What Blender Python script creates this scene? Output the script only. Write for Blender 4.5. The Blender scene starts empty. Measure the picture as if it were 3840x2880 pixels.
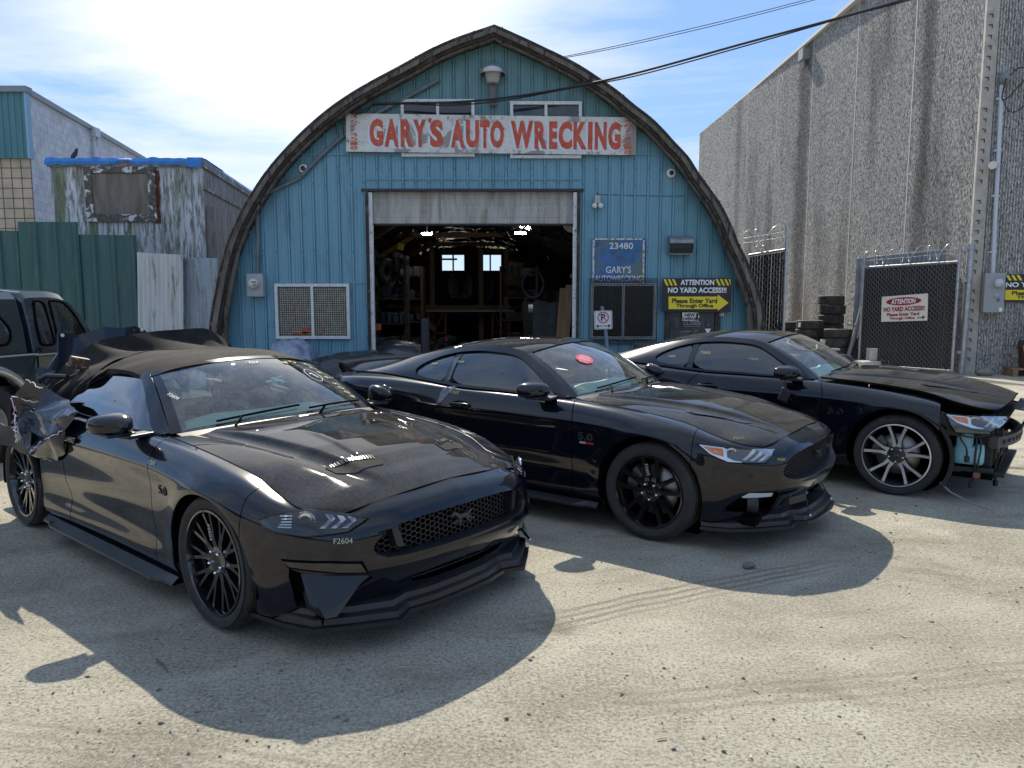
import bpy, bmesh, math, random
import numpy as np
from mathutils import Vector, Matrix
from mathutils.bvhtree import BVHTree
R = math.radians
rnd = random.Random(7)
sc = bpy.context.scene
COL = sc.collection

# ---------------------------------------------------------------- camera
FPX, HCAM, PITCH = 2800.0, 1.654, R(6.38)
cam = bpy.data.objects.new('camera', bpy.data.cameras.new('camera'))
COL.objects.link(cam)
cam.data.sensor_width = 36.0
cam.data.lens = FPX / 3840 * 36
cam.data.clip_end = 2000
cam.location = (0, 0, HCAM)
cam.rotation_euler = (R(90) - PITCH, 0, 0)
sc.camera = cam
sc.view_settings.view_transform = 'Standard'
sc.view_settings.look = 'None'
sc.view_settings.gamma = 1
sc.view_settings.exposure = 0.8

# ---------------------------------------------------------------- sun and sky
SUN_AZ, SUN_EL = R(-13), R(44)           # azimuth from +Y towards +X
sun_dir = Vector((math.sin(SUN_AZ) * math.cos(SUN_EL), math.cos(SUN_AZ) * math.cos(SUN_EL), math.sin(SUN_EL)))
sl = bpy.data.lights.new('sun', 'SUN')
sl.energy = 4.2
sl.angle = R(0.55)
sl.color = (1.0, 0.92, 0.77)
so = bpy.data.objects.new('sun', sl)
COL.objects.link(so)
so.rotation_euler = (-sun_dir).to_track_quat('-Z', 'Y').to_euler()

class NT:
    """small helper round a node tree"""
    def __init__(s, tree):
        s.t = tree
        s.n = tree.nodes
        s.l = tree.links
    def add(s, typ, ins=None, **kw):
        nd = s.n.new(typ)
        for k, v in kw.items():
            setattr(nd, k, v)
        for k, v in (ins or {}).items():
            s.put(nd.inputs[k], v)
        return nd
    def put(s, sock, v):
        if hasattr(v, 'is_output') or isinstance(v, bpy.types.NodeSocket):
            s.l.new(v, sock)
        elif isinstance(v, bpy.types.Node):
            s.l.new(v.outputs[0], sock)
        else:
            if isinstance(v, (tuple, list)) and len(v) == 3 and sock.type == 'RGBA':
                v = (*v, 1)
            sock.default_value = v
    def math(s, op, a, b=0.0, c=None, clamp=False):
        nd = s.n.new('ShaderNodeMath')
        nd.operation = op
        nd.use_clamp = clamp
        s.put(nd.inputs[0], a)
        s.put(nd.inputs[1], b)
        if c is not None:
            s.put(nd.inputs[2], c)
        return nd.outputs[0]
    def ramp(s, fac, stops, interp='LINEAR'):
        nd = s.n.new('ShaderNodeValToRGB')
        cr = nd.color_ramp
        cr.interpolation = interp
        while len(cr.elements) < len(stops):
            cr.elements.new(0.5)
        for e, (p, c) in zip(cr.elements, stops):
            e.position = p
            e.color = (c, c, c, 1) if isinstance(c, (int, float)) else (*c, 1)
        s.put(nd.inputs[0], fac)
        return nd.outputs[0]
    def mix(s, fac, a, b, blend='MIX'):
        nd = s.n.new('ShaderNodeMix')
        nd.data_type = 'RGBA'
        nd.blend_type = blend
        s.put(nd.inputs[0], fac)
        s.put(nd.inputs[6], a)
        s.put(nd.inputs[7], b)
        return nd.outputs[2]
    def noise(s, vec, scale, detail=4, rough=0.55, dist=0.0):
        nd = s.add('ShaderNodeTexNoise', {'Scale': scale, 'Detail': detail, 'Roughness': rough, 'Distortion': dist})
        if vec is not None:
            s.put(nd.inputs['Vector'], vec)
        return nd.outputs[0]
    def mapping(s, vec, scale=(1, 1, 1), loc=(0, 0, 0), rot=(0, 0, 0)):
        nd = s.add('ShaderNodeMapping', {'Scale': scale, 'Location': loc, 'Rotation': rot})
        s.put(nd.inputs['Vector'], vec)
        return nd.outputs[0]

w = bpy.data.worlds.new('World')
sc.world = w
w.use_nodes = True
nt = NT(w.node_tree)
nt.n.clear()
sky = nt.add('ShaderNodeTexSky', sky_type='NISHITA', sun_disc=False, sun_elevation=SUN_EL, sun_rotation=SUN_AZ,
             air_density=1.0, dust_density=0.35, ozone_density=3.0)
geo = nt.add('ShaderNodeTexCoord')
sep = nt.add('ShaderNodeSeparateXYZ', {0: geo.outputs['Generated']})
zc = nt.math('MAXIMUM', nt.math('ADD', sep.outputs[2], 0.12), 0.06)
pv = nt.add('ShaderNodeCombineXYZ', {0: nt.math('DIVIDE', sep.outputs[0], zc), 1: nt.math('DIVIDE', sep.outputs[1], zc), 2: 0.3})
n1 = nt.noise(nt.mapping(pv, (0.55, 0.8, 1), (3.1, 0.4, 0)), 1.0, 9, 0.58, 0.6)
n2 = nt.noise(nt.mapping(pv, (2.2, 5.0, 1), (0.3, 1.4, 0), (0, 0, 0.25)), 1.6, 6, 0.6, 0.3)
cl = nt.math('ADD', nt.math('MULTIPLY', n1, 0.86), nt.math('MULTIPLY', n2, 0.14))
# thin bright veil round the sun: cloud cover grows towards it
dt = nt.add('ShaderNodeVectorMath', {0: geo.outputs['Generated'], 1: tuple(Vector((math.sin(R(-15)) * math.cos(R(27)), math.cos(R(-15)) * math.cos(R(27)), math.sin(R(27)))))}, operation='DOT_PRODUCT').outputs['Value']
near = nt.ramp(dt, [(0.895, 0.0), (0.95, 0.30), (0.985, 0.85), (1.0, 1.0)])
cov = nt.math('ADD', cl, nt.math('MULTIPLY', near, 0.40))
mask = nt.ramp(cov, [(0.47, 0.0), (0.57, 0.5), (0.70, 0.95)])
ccol = nt.mix(near, (5.0, 5.4, 6.0), (8.0, 8.0, 8.0))
skyc = nt.mix(0.70, sky.outputs[0], (1.62, 2.95, 5.5))
mixc = nt.mix(nt.math('MULTIPLY', mask, 0.92), skyc, ccol)
bg = nt.add('ShaderNodeBackground', {'Color': mixc, 'Strength': 0.10})
nt.add('ShaderNodeOutputWorld', {0: bg.outputs[0]})

# ---------------------------------------------------------------- object helpers
def link(o, parent=None):
    COL.objects.link(o)
    if parent is not None:
        o.parent = parent
    return o

def tag(o, label=None, cat=None, group=None, kind=None):
    if label: o['label'] = label
    if cat: o['category'] = cat
    if group: o['group'] = group
    if kind: o['kind'] = kind
    return o

def thing(name, label, cat, loc=(0, 0, 0), rz=0.0, group=None):
    o = bpy.data.objects.new(name, None)
    o.empty_display_size = 0.2
    link(o)
    o.location = loc
    o.rotation_euler = (0, 0, rz)
    return tag(o, label, cat, group)

def copy_tree(o, parent=None):
    c = o.copy()
    COL.objects.link(c)
    if parent is not None:
        c.parent = parent
    for ch in list(o.children):
        copy_tree(ch, c)
    return c

class MB:
    """collects shapes, then links them as ONE mesh object"""
    def __init__(s):
        s.v = []
        s.f = []
        s.m = []
        s.sm = []
        s.mi = 0
        s.smooth = False
    def add(s, vs, fs, smooth=None):
        o = len(s.v)
        s.v += [tuple(p) for p in vs]
        for f in fs:
            s.f.append(tuple(i + o for i in f))
            s.m.append(s.mi)
            s.sm.append(s.smooth if smooth is None else smooth)
        return s
    def box(s, c, d, rz=0.0, rx=0.0, ry=0.0, ch=0.0):
        hx, hy, hz = d[0] / 2, d[1] / 2, d[2] / 2
        M = Matrix.Translation(c) @ Matrix.Rotation(rz, 4, 'Z') @ Matrix.Rotation(ry, 4, 'Y') @ Matrix.Rotation(rx, 4, 'X')
        if ch <= 0:
            P = [(x, y, z) for z in (-hz, hz) for x, y in ((-hx, -hy), (hx, -hy), (hx, hy), (-hx, hy))]
            F = [(3, 2, 1, 0), (4, 5, 6, 7), (0, 1, 5, 4), (1, 2, 6, 5), (2, 3, 7, 6), (3, 0, 4, 7)]
            return s.add([M @ Vector(p) for p in P], F)
        ch = min(ch, hx * .9, hy * .9, hz * .9)
        bm = bmesh.new()
        bmesh.ops.create_cube(bm, size=1.0, matrix=Matrix.Diagonal((d[0], d[1], d[2], 1)))
        bmesh.ops.bevel(bm, geom=bm.edges[:], offset=ch, segments=2, affect='EDGES', profile=0.6)
        s.bm(bm, M)
        return s
    def bm(s, bm, M=None):
        bm.verts.index_update()
        vs = [(M @ v.co if M else v.co)[:] for v in bm.verts]
        s.add(vs, [[v.index for v in f.verts] for f in bm.faces])
        bm.free()
        return s
    def tube(s, pts, r, n=8, cap=True, closed=False, smooth=True):
        pts = [Vector(p) for p in pts]
        rs = r if isinstance(r, (list, tuple)) else [r] * len(pts)
        k = len(pts)
        vs, fs = [], []
        up = None
        for i, p in enumerate(pts):
            if closed:
                t = pts[(i + 1) % k] - pts[i - 1]
            else:
                t = pts[min(i + 1, k - 1)] - pts[max(i - 1, 0)]
            if t.length < 1e-9: t = Vector((0, 0, 1))
            t.normalize()
            if up is None:
                a = Vector((0, 0, 1)) if abs(t.z) < .9 else Vector((1, 0, 0))
                up = (a - t * a.dot(t)).normalized()
            else:
                up = up - t * up.dot(t)
                if up.length < 1e-6: up = t.orthogonal()
                up.normalize()
            b = t.cross(up)
            for j in range(n):
                a = 2 * math.pi * j / n
                vs.append(p + (up * math.cos(a) + b * math.sin(a)) * rs[i])
        for i in range(k if closed else k - 1):
            i2 = (i + 1) % k
            for j in range(n):
                j2 = (j + 1) % n
                fs.append((i * n + j, i * n + j2, i2 * n + j2, i2 * n + j))
        s.add(vs, fs, smooth)
        if cap and not closed:
            s.add(vs[:n], [tuple(range(n))[::-1]], False)
            s.add(vs[-n:], [tuple(range(n))], False)
        return s
    def cyl(s, p0, p1, r, n=16, r2=None):
        return s.tube([p0, p1], [r, r if r2 is None else r2], n)
    def lathe(s, prof, M=None, n=32, smooth=True, a0=0.0, a1=2 * math.pi):
        """prof: (radius, height) pairs about local Z"""
        full = abs(a1 - a0 - 2 * math.pi) < 1e-6
        m = n if full else n + 1
        vs = []
        for r, h in prof:
            for j in range(m):
                a = a0 + (a1 - a0) * j / n
                p = Vector((r * math.cos(a), r * math.sin(a), h))
                vs.append(M @ p if M else p)
        fs = []
        for i in range(len(prof) - 1):
            for j in range(n):
                j2 = (j + 1) % m
                fs.append((i * m + j, i * m + j2, (i + 1) * m + j2, (i + 1) * m + j))
        return s.add(vs, fs, smooth)
    def grid(s, P, closed_u=False, smooth=True, flip=False):
        """P: array (nu, nv, 3)"""
        nu, nv = len(P), len(P[0])
        vs = [tuple(P[i][j]) for i in range(nu) for j in range(nv)]
        fs = []
        for i in range(nu if closed_u else nu - 1):
            i2 = (i + 1) % nu
            for j in range(nv - 1):
                f = (i * nv + j, i2 * nv + j, i2 * nv + j + 1, i * nv + j + 1)
                fs.append(f[::-1] if flip else f)
        return s.add(vs, fs, smooth)
    def prism(s, poly, a, b, fn=None):
        """2D polygon (p,q) extruded between a and b; fn maps (p,q,h) to a point"""
        fn = fn or (lambda p, q, h: (p, q, h))
        n = len(poly)
        vs = [fn(p, q, a) for p, q in poly] + [fn(p, q, b) for p, q in poly]
        fs = [tuple(range(n))[::-1], tuple(range(n, 2 * n))] + [(i, (i + 1) % n, n + (i + 1) % n, n + i) for i in range(n)]
        return s.add(vs, fs, False)
    def sphere(s, c, r, n=10, sc_=(1, 1, 1), jit=0.0, rg=None):
        vs, fs = [], []
        m = max(4, n // 2 + 1)
        for i in range(m + 1):
            th = math.pi * i / m
            for j in range(n):
                ph = 2 * math.pi * j / n
                k = 1 + (rg.uniform(-jit, jit) if rg else 0)
                vs.append((c[0] + r * k * sc_[0] * math.sin(th) * math.cos(ph), c[1] + r * k * sc_[1] * math.sin(th) * math.sin(ph), c[2] + r * k * sc_[2] * math.cos(th)))
        for i in range(m):
            for j in range(n):
                fs.append((i * n + j, (i + 1) * n + j, (i + 1) * n + (j + 1) % n, i * n + (j + 1) % n))
        return s.add(vs, fs)
    def build(s, name, mat, parent=None, loc=None, rz=None, sharp=None):
        me = bpy.data.meshes.new(name)
        me.from_pydata(s.v, [], s.f)
        for m in (mat if isinstance(mat, (list, tuple)) else [mat]):
            me.materials.append(m)
        me.polygons.foreach_set('material_index', s.m)
        me.polygons.foreach_set('use_smooth', s.sm)
        me.update()
        if sharp:
            me.set_sharp_from_angle(angle=R(sharp))
        o = bpy.data.objects.new(name, me)
        link(o, parent)
        if loc is not None: o.location = loc
        if rz is not None: o.rotation_euler = (0, 0, rz)
        return o

def outward(o):
    """recalculate the face directions of a closed mesh"""
    bm = bmesh.new()
    bm.from_mesh(o.data)
    bmesh.ops.remove_doubles(bm, verts=bm.verts[:], dist=1e-5)
    bmesh.ops.recalc_face_normals(bm, faces=bm.faces[:])
    bm.to_mesh(o.data)
    bm.free()
    return o

def text_mesh(txt, size, depth=0.0, sx=1.0, bold=0.0, align='CENTER', shear=0.0, spacing=1.0):
    """vertices and faces of a line of lettering in its own XY plane, centred"""
    cu = bpy.data.curves.new('lettering', 'FONT')
    cu.body = txt
    cu.size = size
    cu.align_x = align
    cu.align_y = 'CENTER'
    cu.offset = bold * size
    cu.extrude = depth
    cu.shear = shear
    cu.space_character = spacing
    cu.resolution_u = 3
    ob = bpy.data.objects.new('lettering', cu)
    COL.objects.link(ob)
    dg = bpy.context.evaluated_depsgraph_get()
    me = bpy.data.meshes.new_from_object(ob.evaluated_get(dg))
    vs = [(v.co.x * sx, v.co.y, v.co.z) for v in me.vertices]
    fs = [tuple(p.vertices) for p in me.polygons]
    bpy.data.objects.remove(ob)
    bpy.data.curves.remove(cu)
    bpy.data.meshes.remove(me)
    return vs, fs

def put_text(mb, txt, size, M, depth=0.001, fit=None, **kw):
    """adds lettering to mb through matrix M; fit = wanted (width, height)"""
    vs, fs = text_mesh(txt, size, depth, **kw)
    if fit:
        a = np.array(vs)
        lo, hi = a.min(0), a.max(0)
        k = np.array([fit[0] / max(hi[0] - lo[0], 1e-6), fit[1] / max(hi[1] - lo[1], 1e-6), 1])
        c = (lo + hi) / 2
        c[2] = 0
        vs = [tuple(p) for p in (a - c) * k]
    mb.add([M @ Vector(p) for p in vs], fs, False)
    return mb

def frame(origin, right, up):
    r = Vector(right).normalized()
    u = Vector(up)
    u = (u - r * u.dot(r)).normalized()
    n = r.cross(u)
    M = Matrix((r, u, n)).transposed().to_4x4()
    M.translation = Vector(origin)
    return M

def boolean(o, cutters, op='DIFFERENCE'):
    """cut the mesh of o with a list of MB cutters (built, used and removed)"""
    for c in cutters:
        co = outward(c.build('cutter', []))
        md = o.modifiers.new('cut', 'BOOLEAN')
        md.operation = op
        md.object = co
        md.solver = 'EXACT'
        dg = bpy.context.evaluated_depsgraph_get()
        dg.update()
        me = bpy.data.meshes.new_from_object(o.evaluated_get(dg))
        old = o.data
        o.modifiers.clear()
        me.name = old.name
        o.data = me
        bpy.data.meshes.remove(old)
        bpy.data.objects.remove(co)
    return o

# ---------------------------------------------------------------- materials
def pm(name, base, rough=0.5, metal=0.0, var=0.0, vscale=3.0, bump=0.0, bscale=40.0, coat=0.0, spec=0.5,
       stain=None, sscale=2.0, sthr=(0.5, 0.65), stretch=(1, 1, 1), rvar=0.0, emit=None, estr=0.0, bdist=0.01, stain2=None, s2scale=6.0, s2thr=(0.55, 0.6)):
    m = bpy.data.materials.new(name)
    m.use_nodes = True
    t = NT(m.node_tree)
    b = t.n['Principled BSDF']
    b.inputs['Roughness'].default_value = rough
    b.inputs['Metallic'].default_value = metal
    b.inputs['Specular IOR Level'].default_value = spec
    b.inputs['Coat Weight'].default_value = coat
    b.inputs['Coat Roughness'].default_value = 0.03
    b.inputs['Base Color'].default_value = (*base, 1)
    tc = t.add('ShaderNodeTexCoord').outputs['Object']
    vec = t.mapping(tc, stretch)
    col = None
    if var:
        nz = t.noise(vec, vscale, 6, 0.6)
        lo = tuple(c * (1 - var) for c in base)
        hi = tuple(min(1, c * (1 + var)) for c in base)
        col = t.ramp(nz, [(0.3, lo), (0.7, hi)])
    if stain is not None:
        nz = t.noise(vec, sscale, 7, 0.65, 0.4)
        col = t.mix(t.ramp(nz, [(sthr[0], 0.0), (sthr[1], 1.0)]), col if col else base, stain)
    if stain2 is not None:
        nz = t.noise(t.mapping(vec, (1, 1, 1), (5, 3, 8)), s2scale, 7, 0.7, 0.5)
        col = t.mix(t.ramp(nz, [(s2thr[0], 0.0), (s2thr[1], 1.0)]), col if col else base, stain2)
    if col is not None:
        t.put(b.inputs['Base Color'], col)
    if rvar:
        nz = t.noise(vec, vscale * 2.3, 5, 0.6)
        t.put(b.inputs['Roughness'], t.ramp(nz, [(0.3, max(0.02, rough - rvar)), (0.7, min(1, rough + rvar))]))
    if bump:
        nz = t.noise(vec, bscale, 5, 0.6)
        bp = t.add('ShaderNodeBump', {'Strength': bump, 'Distance': bdist, 'Height': nz})
        t.put(b.inputs['Normal'], bp.outputs[0])
    if emit:
        b.inputs['Emission Color'].default_value = (*emit, 1)
        b.inputs['Emission Strength'].default_value = estr
    return m

def glass_mat(name, tint, gloss=1.0, rough=0.0, dirt=0.0, refl=1.7):
    m = bpy.data.materials.new(name)
    m.use_nodes = True
    t = NT(m.node_tree)
    t.n.clear()
    tr = t.add('ShaderNodeBsdfTransparent', {'Color': (*tint, 1)})
    gl = t.add('ShaderNodeBsdfGlossy', {'Color': (gloss, gloss, gloss, 1), 'Roughness': rough})
    fr = t.add('ShaderNodeFresnel', {'IOR': 1.52})
    f2 = t.math('MULTIPLY', fr.outputs[0], refl, clamp=True)
    mx = t.add('ShaderNodeMixShader', {0: f2, 1: tr.outputs[0], 2: gl.outputs[0]})
    out = mx
    if dirt:
        tc = t.add('ShaderNodeTexCoord').outputs['Object']
        nz = t.math('MULTIPLY', t.noise(tc, 9, 6, .65), t.noise(tc, 90, 3, .6))
        df = t.add('ShaderNodeBsdfDiffuse', {'Color': (.55, .53, .48, 1)})
        out = t.add('ShaderNodeMixShader', {0: t.ramp(nz, [(.18, 0.0), (.42, dirt)]), 1: mx.outputs[0], 2: df.outputs[0]})
    t.add('ShaderNodeOutputMaterial', {0: out.outputs[0]})
    return m
# ================================================================ CARS
PAINT = pm('black_paint', (.0027, .004, .0095), .2, coat=1.0, spec=.08, stain=(.006, .0065, .008), sscale=9, sthr=(.45, .8))
PAINT.node_tree.nodes['Principled BSDF'].inputs['Coat IOR'].default_value = 1.46
def dusty_paint():
    m = bpy.data.materials.new('dusty_black_paint')
    m.use_nodes = True
    t = NT(m.node_tree)
    b = t.n['Principled BSDF']
    tc = t.add('ShaderNodeTexCoord').outputs['Object']
    nz = t.math('ADD', t.math('MULTIPLY', t.noise(tc, 2.2, 6, .6, .5), .6), t.math('MULTIPLY', t.noise(tc, 60, 4, .7), .4))
    f = t.ramp(nz, [(.36, 0.0), (.66, 1.0)])
    t.put(b.inputs['Base Color'], t.mix(f, (.006, .007, .012), (.060, .054, .043)))
    t.put(b.inputs['Roughness'], t.ramp(f, [(0, .5), (1, .7)]))
    b.inputs['Specular IOR Level'].default_value = 0.0
    b.inputs['Coat Weight'].default_value = 1.0
    b.inputs['Coat IOR'].default_value = 1.34
    t.put(b.inputs['Coat Roughness'], t.ramp(f, [(0, .02), (1, .055)]))
    return m
DUSTY = dusty_paint()
BLACKP = pm('black_plastic', (.012, .012, .014), .48, var=.3, vscale=12)
SATIN = pm('satin_black_trim', (.016, .017, .021), .36, var=.3, vscale=8, bump=.05, bscale=200)
GLOSSB = pm('gloss_black_trim', (.004, .004, .005), .10, coat=.6)
VENTM = pm('matte_vent_lip', (.022, .022, .024), .75, spec=.08)
SEAM = pm('gap_black', (.0015, .0015, .0015), .9, spec=.1)
RUBBER = pm('tyre_rubber', (.020, .020, .021), .78, var=.35, vscale=7, stain=(.055, .05, .042), sscale=6, sthr=(.5, .75))
TREAD = pm('tyre_tread', (.028, .027, .026), .85, var=.4, vscale=12, stain=(.085, .075, .06), sscale=8, sthr=(.45, .7))
RIMB = pm('gloss_black_alloy', (.006, .006, .007), .14, coat=.8)
RIMM = pm('machined_alloy', (.66, .66, .68), .30, metal=.75, var=.1, vscale=20)
RIMG = pm('dark_grey_alloy', (.045, .046, .05), .3, metal=.4)
CHROME = pm('chrome', (.78, .78, .80), .12, metal=1.0)
DISC = pm('brake_disc_steel', (.28, .27, .26), .42, metal=.9, var=.25, vscale=15)
CALI = pm('brake_caliper', (.13, .13, .135), .5, metal=.5)
FABRIC = pm('soft_top_canvas', (.016, .015, .014), .92, var=.3, vscale=6, bump=.25, bscale=500, spec=.25, stain=(.05, .044, .037), sscale=4, sthr=(.5, .8))
SEATM = pm('seat_leather', (.02, .02, .022), .55, var=.2)
DASHM = pm('dashboard_vinyl', (.46, .60, .54), .6, var=.2, bump=.1, bscale=300)
HEADL = pm('lining_grey', (.05, .052, .055), .9)
AMBER = pm('amber_reflector', (.75, .20, .012), .25, coat=.8)
DRL = pm('light_strip_white', (.46, .49, .53), .25, coat=.5)
DRLD = pm('smoked_light_strip', (.25, .28, .32), .25, coat=.5)
SILVER = pm('lamp_reflector', (.72, .73, .75), .16, metal=.9)
GLASS = glass_mat('windscreen_glass', (.74, .95, .87), .95, 0.0, .20, 2.1)
TINT = glass_mat('tinted_side_glass', (.10, .125, .14), .95, 0.0, .03, 2.6)
REARG = glass_mat('rear_glass', (.12, .14, .15), .8, 0.0, .05, 1.0)
LENS = glass_mat('lamp_lens', (.90, .91, .92), .45)
DARKLENS = glass_mat('smoked_lamp_lens', (.70, .72, .75), .40)
CHALK = pm('chalk_pen', (.40, .40, .33), .7)
YCHALK = pm('yellow_paint_pen', (.42, .41, .17), .6)
WPEN = pm('white_paint_pen', (.75, .75, .75), .6)
TAPE = pm('clear_tape_strip', (.07, .08, .10), .2, var=.7, vscale=30, coat=.6)

def crtan(P, k):
    """tangents of a non-uniform Catmull-Rom spline along axis 0"""
    P = np.asarray(P, float)
    n = len(P)
    T = np.zeros_like(P)
    for i in range(n):
        a, b = max(i - 1, 0), min(i + 1, n - 1)
        if 0 < i < n - 1:
            h0, h1 = k[i] - k[i - 1], k[i + 1] - k[i]
            d0, d1 = (P[i] - P[i - 1]) / h0, (P[i + 1] - P[i]) / h1
            T[i] = (d0 * h1 + d1 * h0) / (h0 + h1)
        else:
            T[i] = (P[b] - P[a]) / (k[b] - k[a])
    return T

def hermite(P, k, q, brk=()):
    """interpolate P at q; brk are knot indices with a sharp break"""
    P = np.asarray(P, float)
    k = np.asarray(k, float)
    q = np.atleast_1d(np.asarray(q, float))
    cuts = [0] + sorted(brk) + [len(P) - 1]
    out = np.zeros((len(q),) + P.shape[1:])
    for a, b in zip(cuts[:-1], cuts[1:]):
        Ps, ks = P[a:b + 1], k[a:b + 1]
        T = crtan(Ps, ks)
        sel = (q >= ks[0] - 1e-9) & (q <= ks[-1] + 1e-9)
        qs = np.clip(q[sel], ks[0], ks[-1])
        i = np.clip(np.searchsorted(ks, qs, 'right') - 1, 0, len(ks) - 2)
        h = ks[i + 1] - ks[i]
        s = (qs - ks[i]) / h
        sh = (len(qs),) + (1,) * (P.ndim - 1)
        s, h = s.reshape(sh), h.reshape(sh)
        out[sel] = ((2 * s**3 - 3 * s**2 + 1) * Ps[i] + (s**3 - 2 * s**2 + s) * h * T[i] + (-2 * s**3 + 3 * s**2) * Ps[i + 1] + (s**3 - s**2) * h * T[i + 1])
    return out

# plan outline of the widest line, (x, y), front centre to rear centre
OUT = [(2.275, 0), (2.262, .26), (2.222, .48), (2.13, .67), (1.975, .815), (1.80, .893), (1.60, .930), (1.36, .945), (1.08, .938),
       (.735, .925), (.35, .921), (0, .921), (-.48, .928), (-.90, .943), (-1.36, .957), (-1.68, .940), (-1.88, .895), (-2.05, .81), (-2.17, .63), (-2.23, .34), (-2.25, 0)]
# columns: station -> nine (inset, z), rocker up to the top edge
COLS = {
 0: [(.16, .165), (.135, .21), (.065, .31), (-.012, .43), (-.008, .52), (.0, .60), (.014, .66), (.060, .722), (.135, .762)],
 2: [(.16, .165), (.130, .21), (.060, .31), (-.008, .43), (-.004, .52), (.0, .60), (.013, .65), (.050, .702), (.112, .737)],
 3: [(.15, .165), (.105, .21), (.040, .32), (.0, .43), (.0, .52), (.003, .59), (.016, .635), (.045, .672), (.085, .698)],
 4: [(.13, .165), (.080, .21), (.025, .32), (.0, .43), (.0, .53), (.004, .61), (.018, .665), (.042, .702), (.074, .723)],
 5: [(.09, .165), (.03, .21), (.008, .32), (.0, .44), (.0, .55), (.003, .65), (.024, .712), (.072, .748), (.140, .764)],
 6: [(.08, .18), (.03, .24), (.015, .36), (.004, .50), (.0, .63), (.002, .715), (.032, .775), (.095, .808), (.176, .820)],
 7: [(.08, .185), (.03, .26), (.018, .39), (.006, .54), (.0, .67), (-.004, .755), (.036, .815), (.102, .850), (.178, .860)],
 8: [(.075, .185), (.025, .265), (.022, .395), (.010, .54), (.0, .68), (-.008, .772), (.034, .838), (.098, .880), (.170, .890)],
 9: [(.07, .185), (.022, .265), (.032, .395), (.014, .53), (.012, .68), (-.008, .782), (.026, .85), (.092, .903), (.165, .916)],
 10: [(.07, .185), (.022, .265), (.040, .395), (.018, .53), (.016, .68), (-.010, .786), (.018, .85), (.060, .905), (.112, .928)],
 12: [(.07, .185), (.022, .265), (.040, .395), (.018, .53), (.016, .68), (-.010, .788), (.014, .85), (.050, .915), (.105, .94)],
 13: [(.07, .185), (.022, .265), (.025, .395), (.014, .53), (.010, .68), (-.006, .79), (.002, .875), (.045, .945), (.125, .972)],
 14: [(.075, .185), (.03, .265), (.015, .395), (.008, .53), (.002, .68), (-.004, .79), (-.002, .88), (.045, .957), (.165, .995)],
 15: [(.075, .19), (.03, .265), (.015, .395), (.008, .53), (.002, .68), (.0, .79), (.002, .88), (.045, .955), (.19, .99)],
 16: [(.08, .20), (.03, .27), (.015, .395), (.008, .53), (.002, .68), (.004, .79), (.01, .88), (.045, .945), (.17, .98)],
 18: [(.10, .22), (.04, .28), (.012, .395), (.0, .53), (.02, .68), (.03, .79), (.03, .89), (.035, .94), (.08, .965)],
 20: [(.10, .22), (.04, .28), (.012, .395), (.0, .53), (.03, .68), (.045, .79), (.04, .89), (.035, .94), (.07, .965)],
}
NLV = 9
def body_table():
    O = np.array(OUT, float)
    k = np.concatenate([[0], np.cumsum(np.hypot(*np.diff(O, axis=0).T))])
    # mirrored neighbours give flat ends
    T = np.gradient(O, axis=0)
    T[0] = (0, 1); T[-1] = (0, -1)
    N = np.stack([T[:, 1], -T[:, 0]], 1)
    N /= np.linalg.norm(N, axis=1)[:, None]
    ks = sorted(COLS)
    cc = np.array([COLS[i] for i in ks])
    full = np.stack([[np.interp(np.arange(21), ks, cc[:, l, c]) for c in (0, 1)] for l in range(NLV)])   # l, c, s
    C = np.zeros((21, NLV, 3))
    for s in range(21):
        for l in range(NLV):
            ins, z = full[l, 0, s], full[l, 1, s]
            C[s, l] = (O[s, 0] - N[s, 0] * ins, O[s, 1] - N[s, 1] * ins, z)
    C[0, :, 1] = 0
    C[20, :, 1] = 0
    # the rear door cut leans
    for l, dx in enumerate((.0, .0, .0, -.03, -.06, -.07, -.04, .02, .06)):
        C[12, l, 0] += dx
    for l, dx in enumerate((.0, .0, .0, .0, .0, .015, .0, -.03, -.05)):
        C[9, l, 0] += dx
    return C, k
TAB, KS = body_table()
ARCH = ((1.36, .345, .392), (-1.36, .35, .400))

def wall(ts, ls):
    """points of the right... positive-y half of the body wall at stations ts (in station units) and levels ls (0..8)"""
    kt = np.interp(ts, np.arange(21), KS)
    A = hermite(TAB, KS, kt)                              # ts, 9, 3
    P = hermite(A.transpose(1, 0, 2), np.arange(NLV), ls, brk=(5,)).transpose(1, 0, 2)
    for cx, cz, r in ARCH:
        d = np.hypot(P[..., 0] - cx, P[..., 2] - cz)
        up = np.clip((P[..., 2] - .2) / .25, 0, 1)
        P[..., 1] += .016 * np.exp(-((d - r) / .075) ** 2) * up * (P[..., 1] > .6)
    return P

def flipy(P):
    Q = np.array(P, float).copy()
    Q[..., 1] *= -1
    return Q

# roof rail (x -> y, z), roof centre line
RAILX = np.array([-1.80, -1.4, -1.0, -.6, -.2, .10, .35, .62])
RAILY = np.array([.690, .632, .592, .580, .577, .592, .655, .735])
RAILZ = np.array([.985, 1.072, 1.172, 1.246, 1.264, 1.225, 1.085, .925])
CENX = np.array([-2.2, -1.8, -1.4, -1.05, -.76, -.5, -.2, .05, .22])
CENZ = np.array([.975, 1.035, 1.14, 1.232, 1.288, 1.323, 1.336, 1.326, 1.300])
def sm(x, X, Y):
    return hermite(np.asarray(Y)[:, None], X, np.clip(x, X[0], X[-1]))[:, 0]
def rail(x):
    return sm(x, RAILX, RAILY), sm(x, RAILX, RAILZ)
def roof_pt(x, v, cz=None):
    x = np.atleast_1d(x); v = np.atleast_1d(v)
    y, z = rail(x)
    c = sm(x, CENX, CENZ if cz is None else cz)
    return np.stack([x, y * v, z + (c - z) * (1 - np.abs(v) ** 2.4)], 1)
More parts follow.
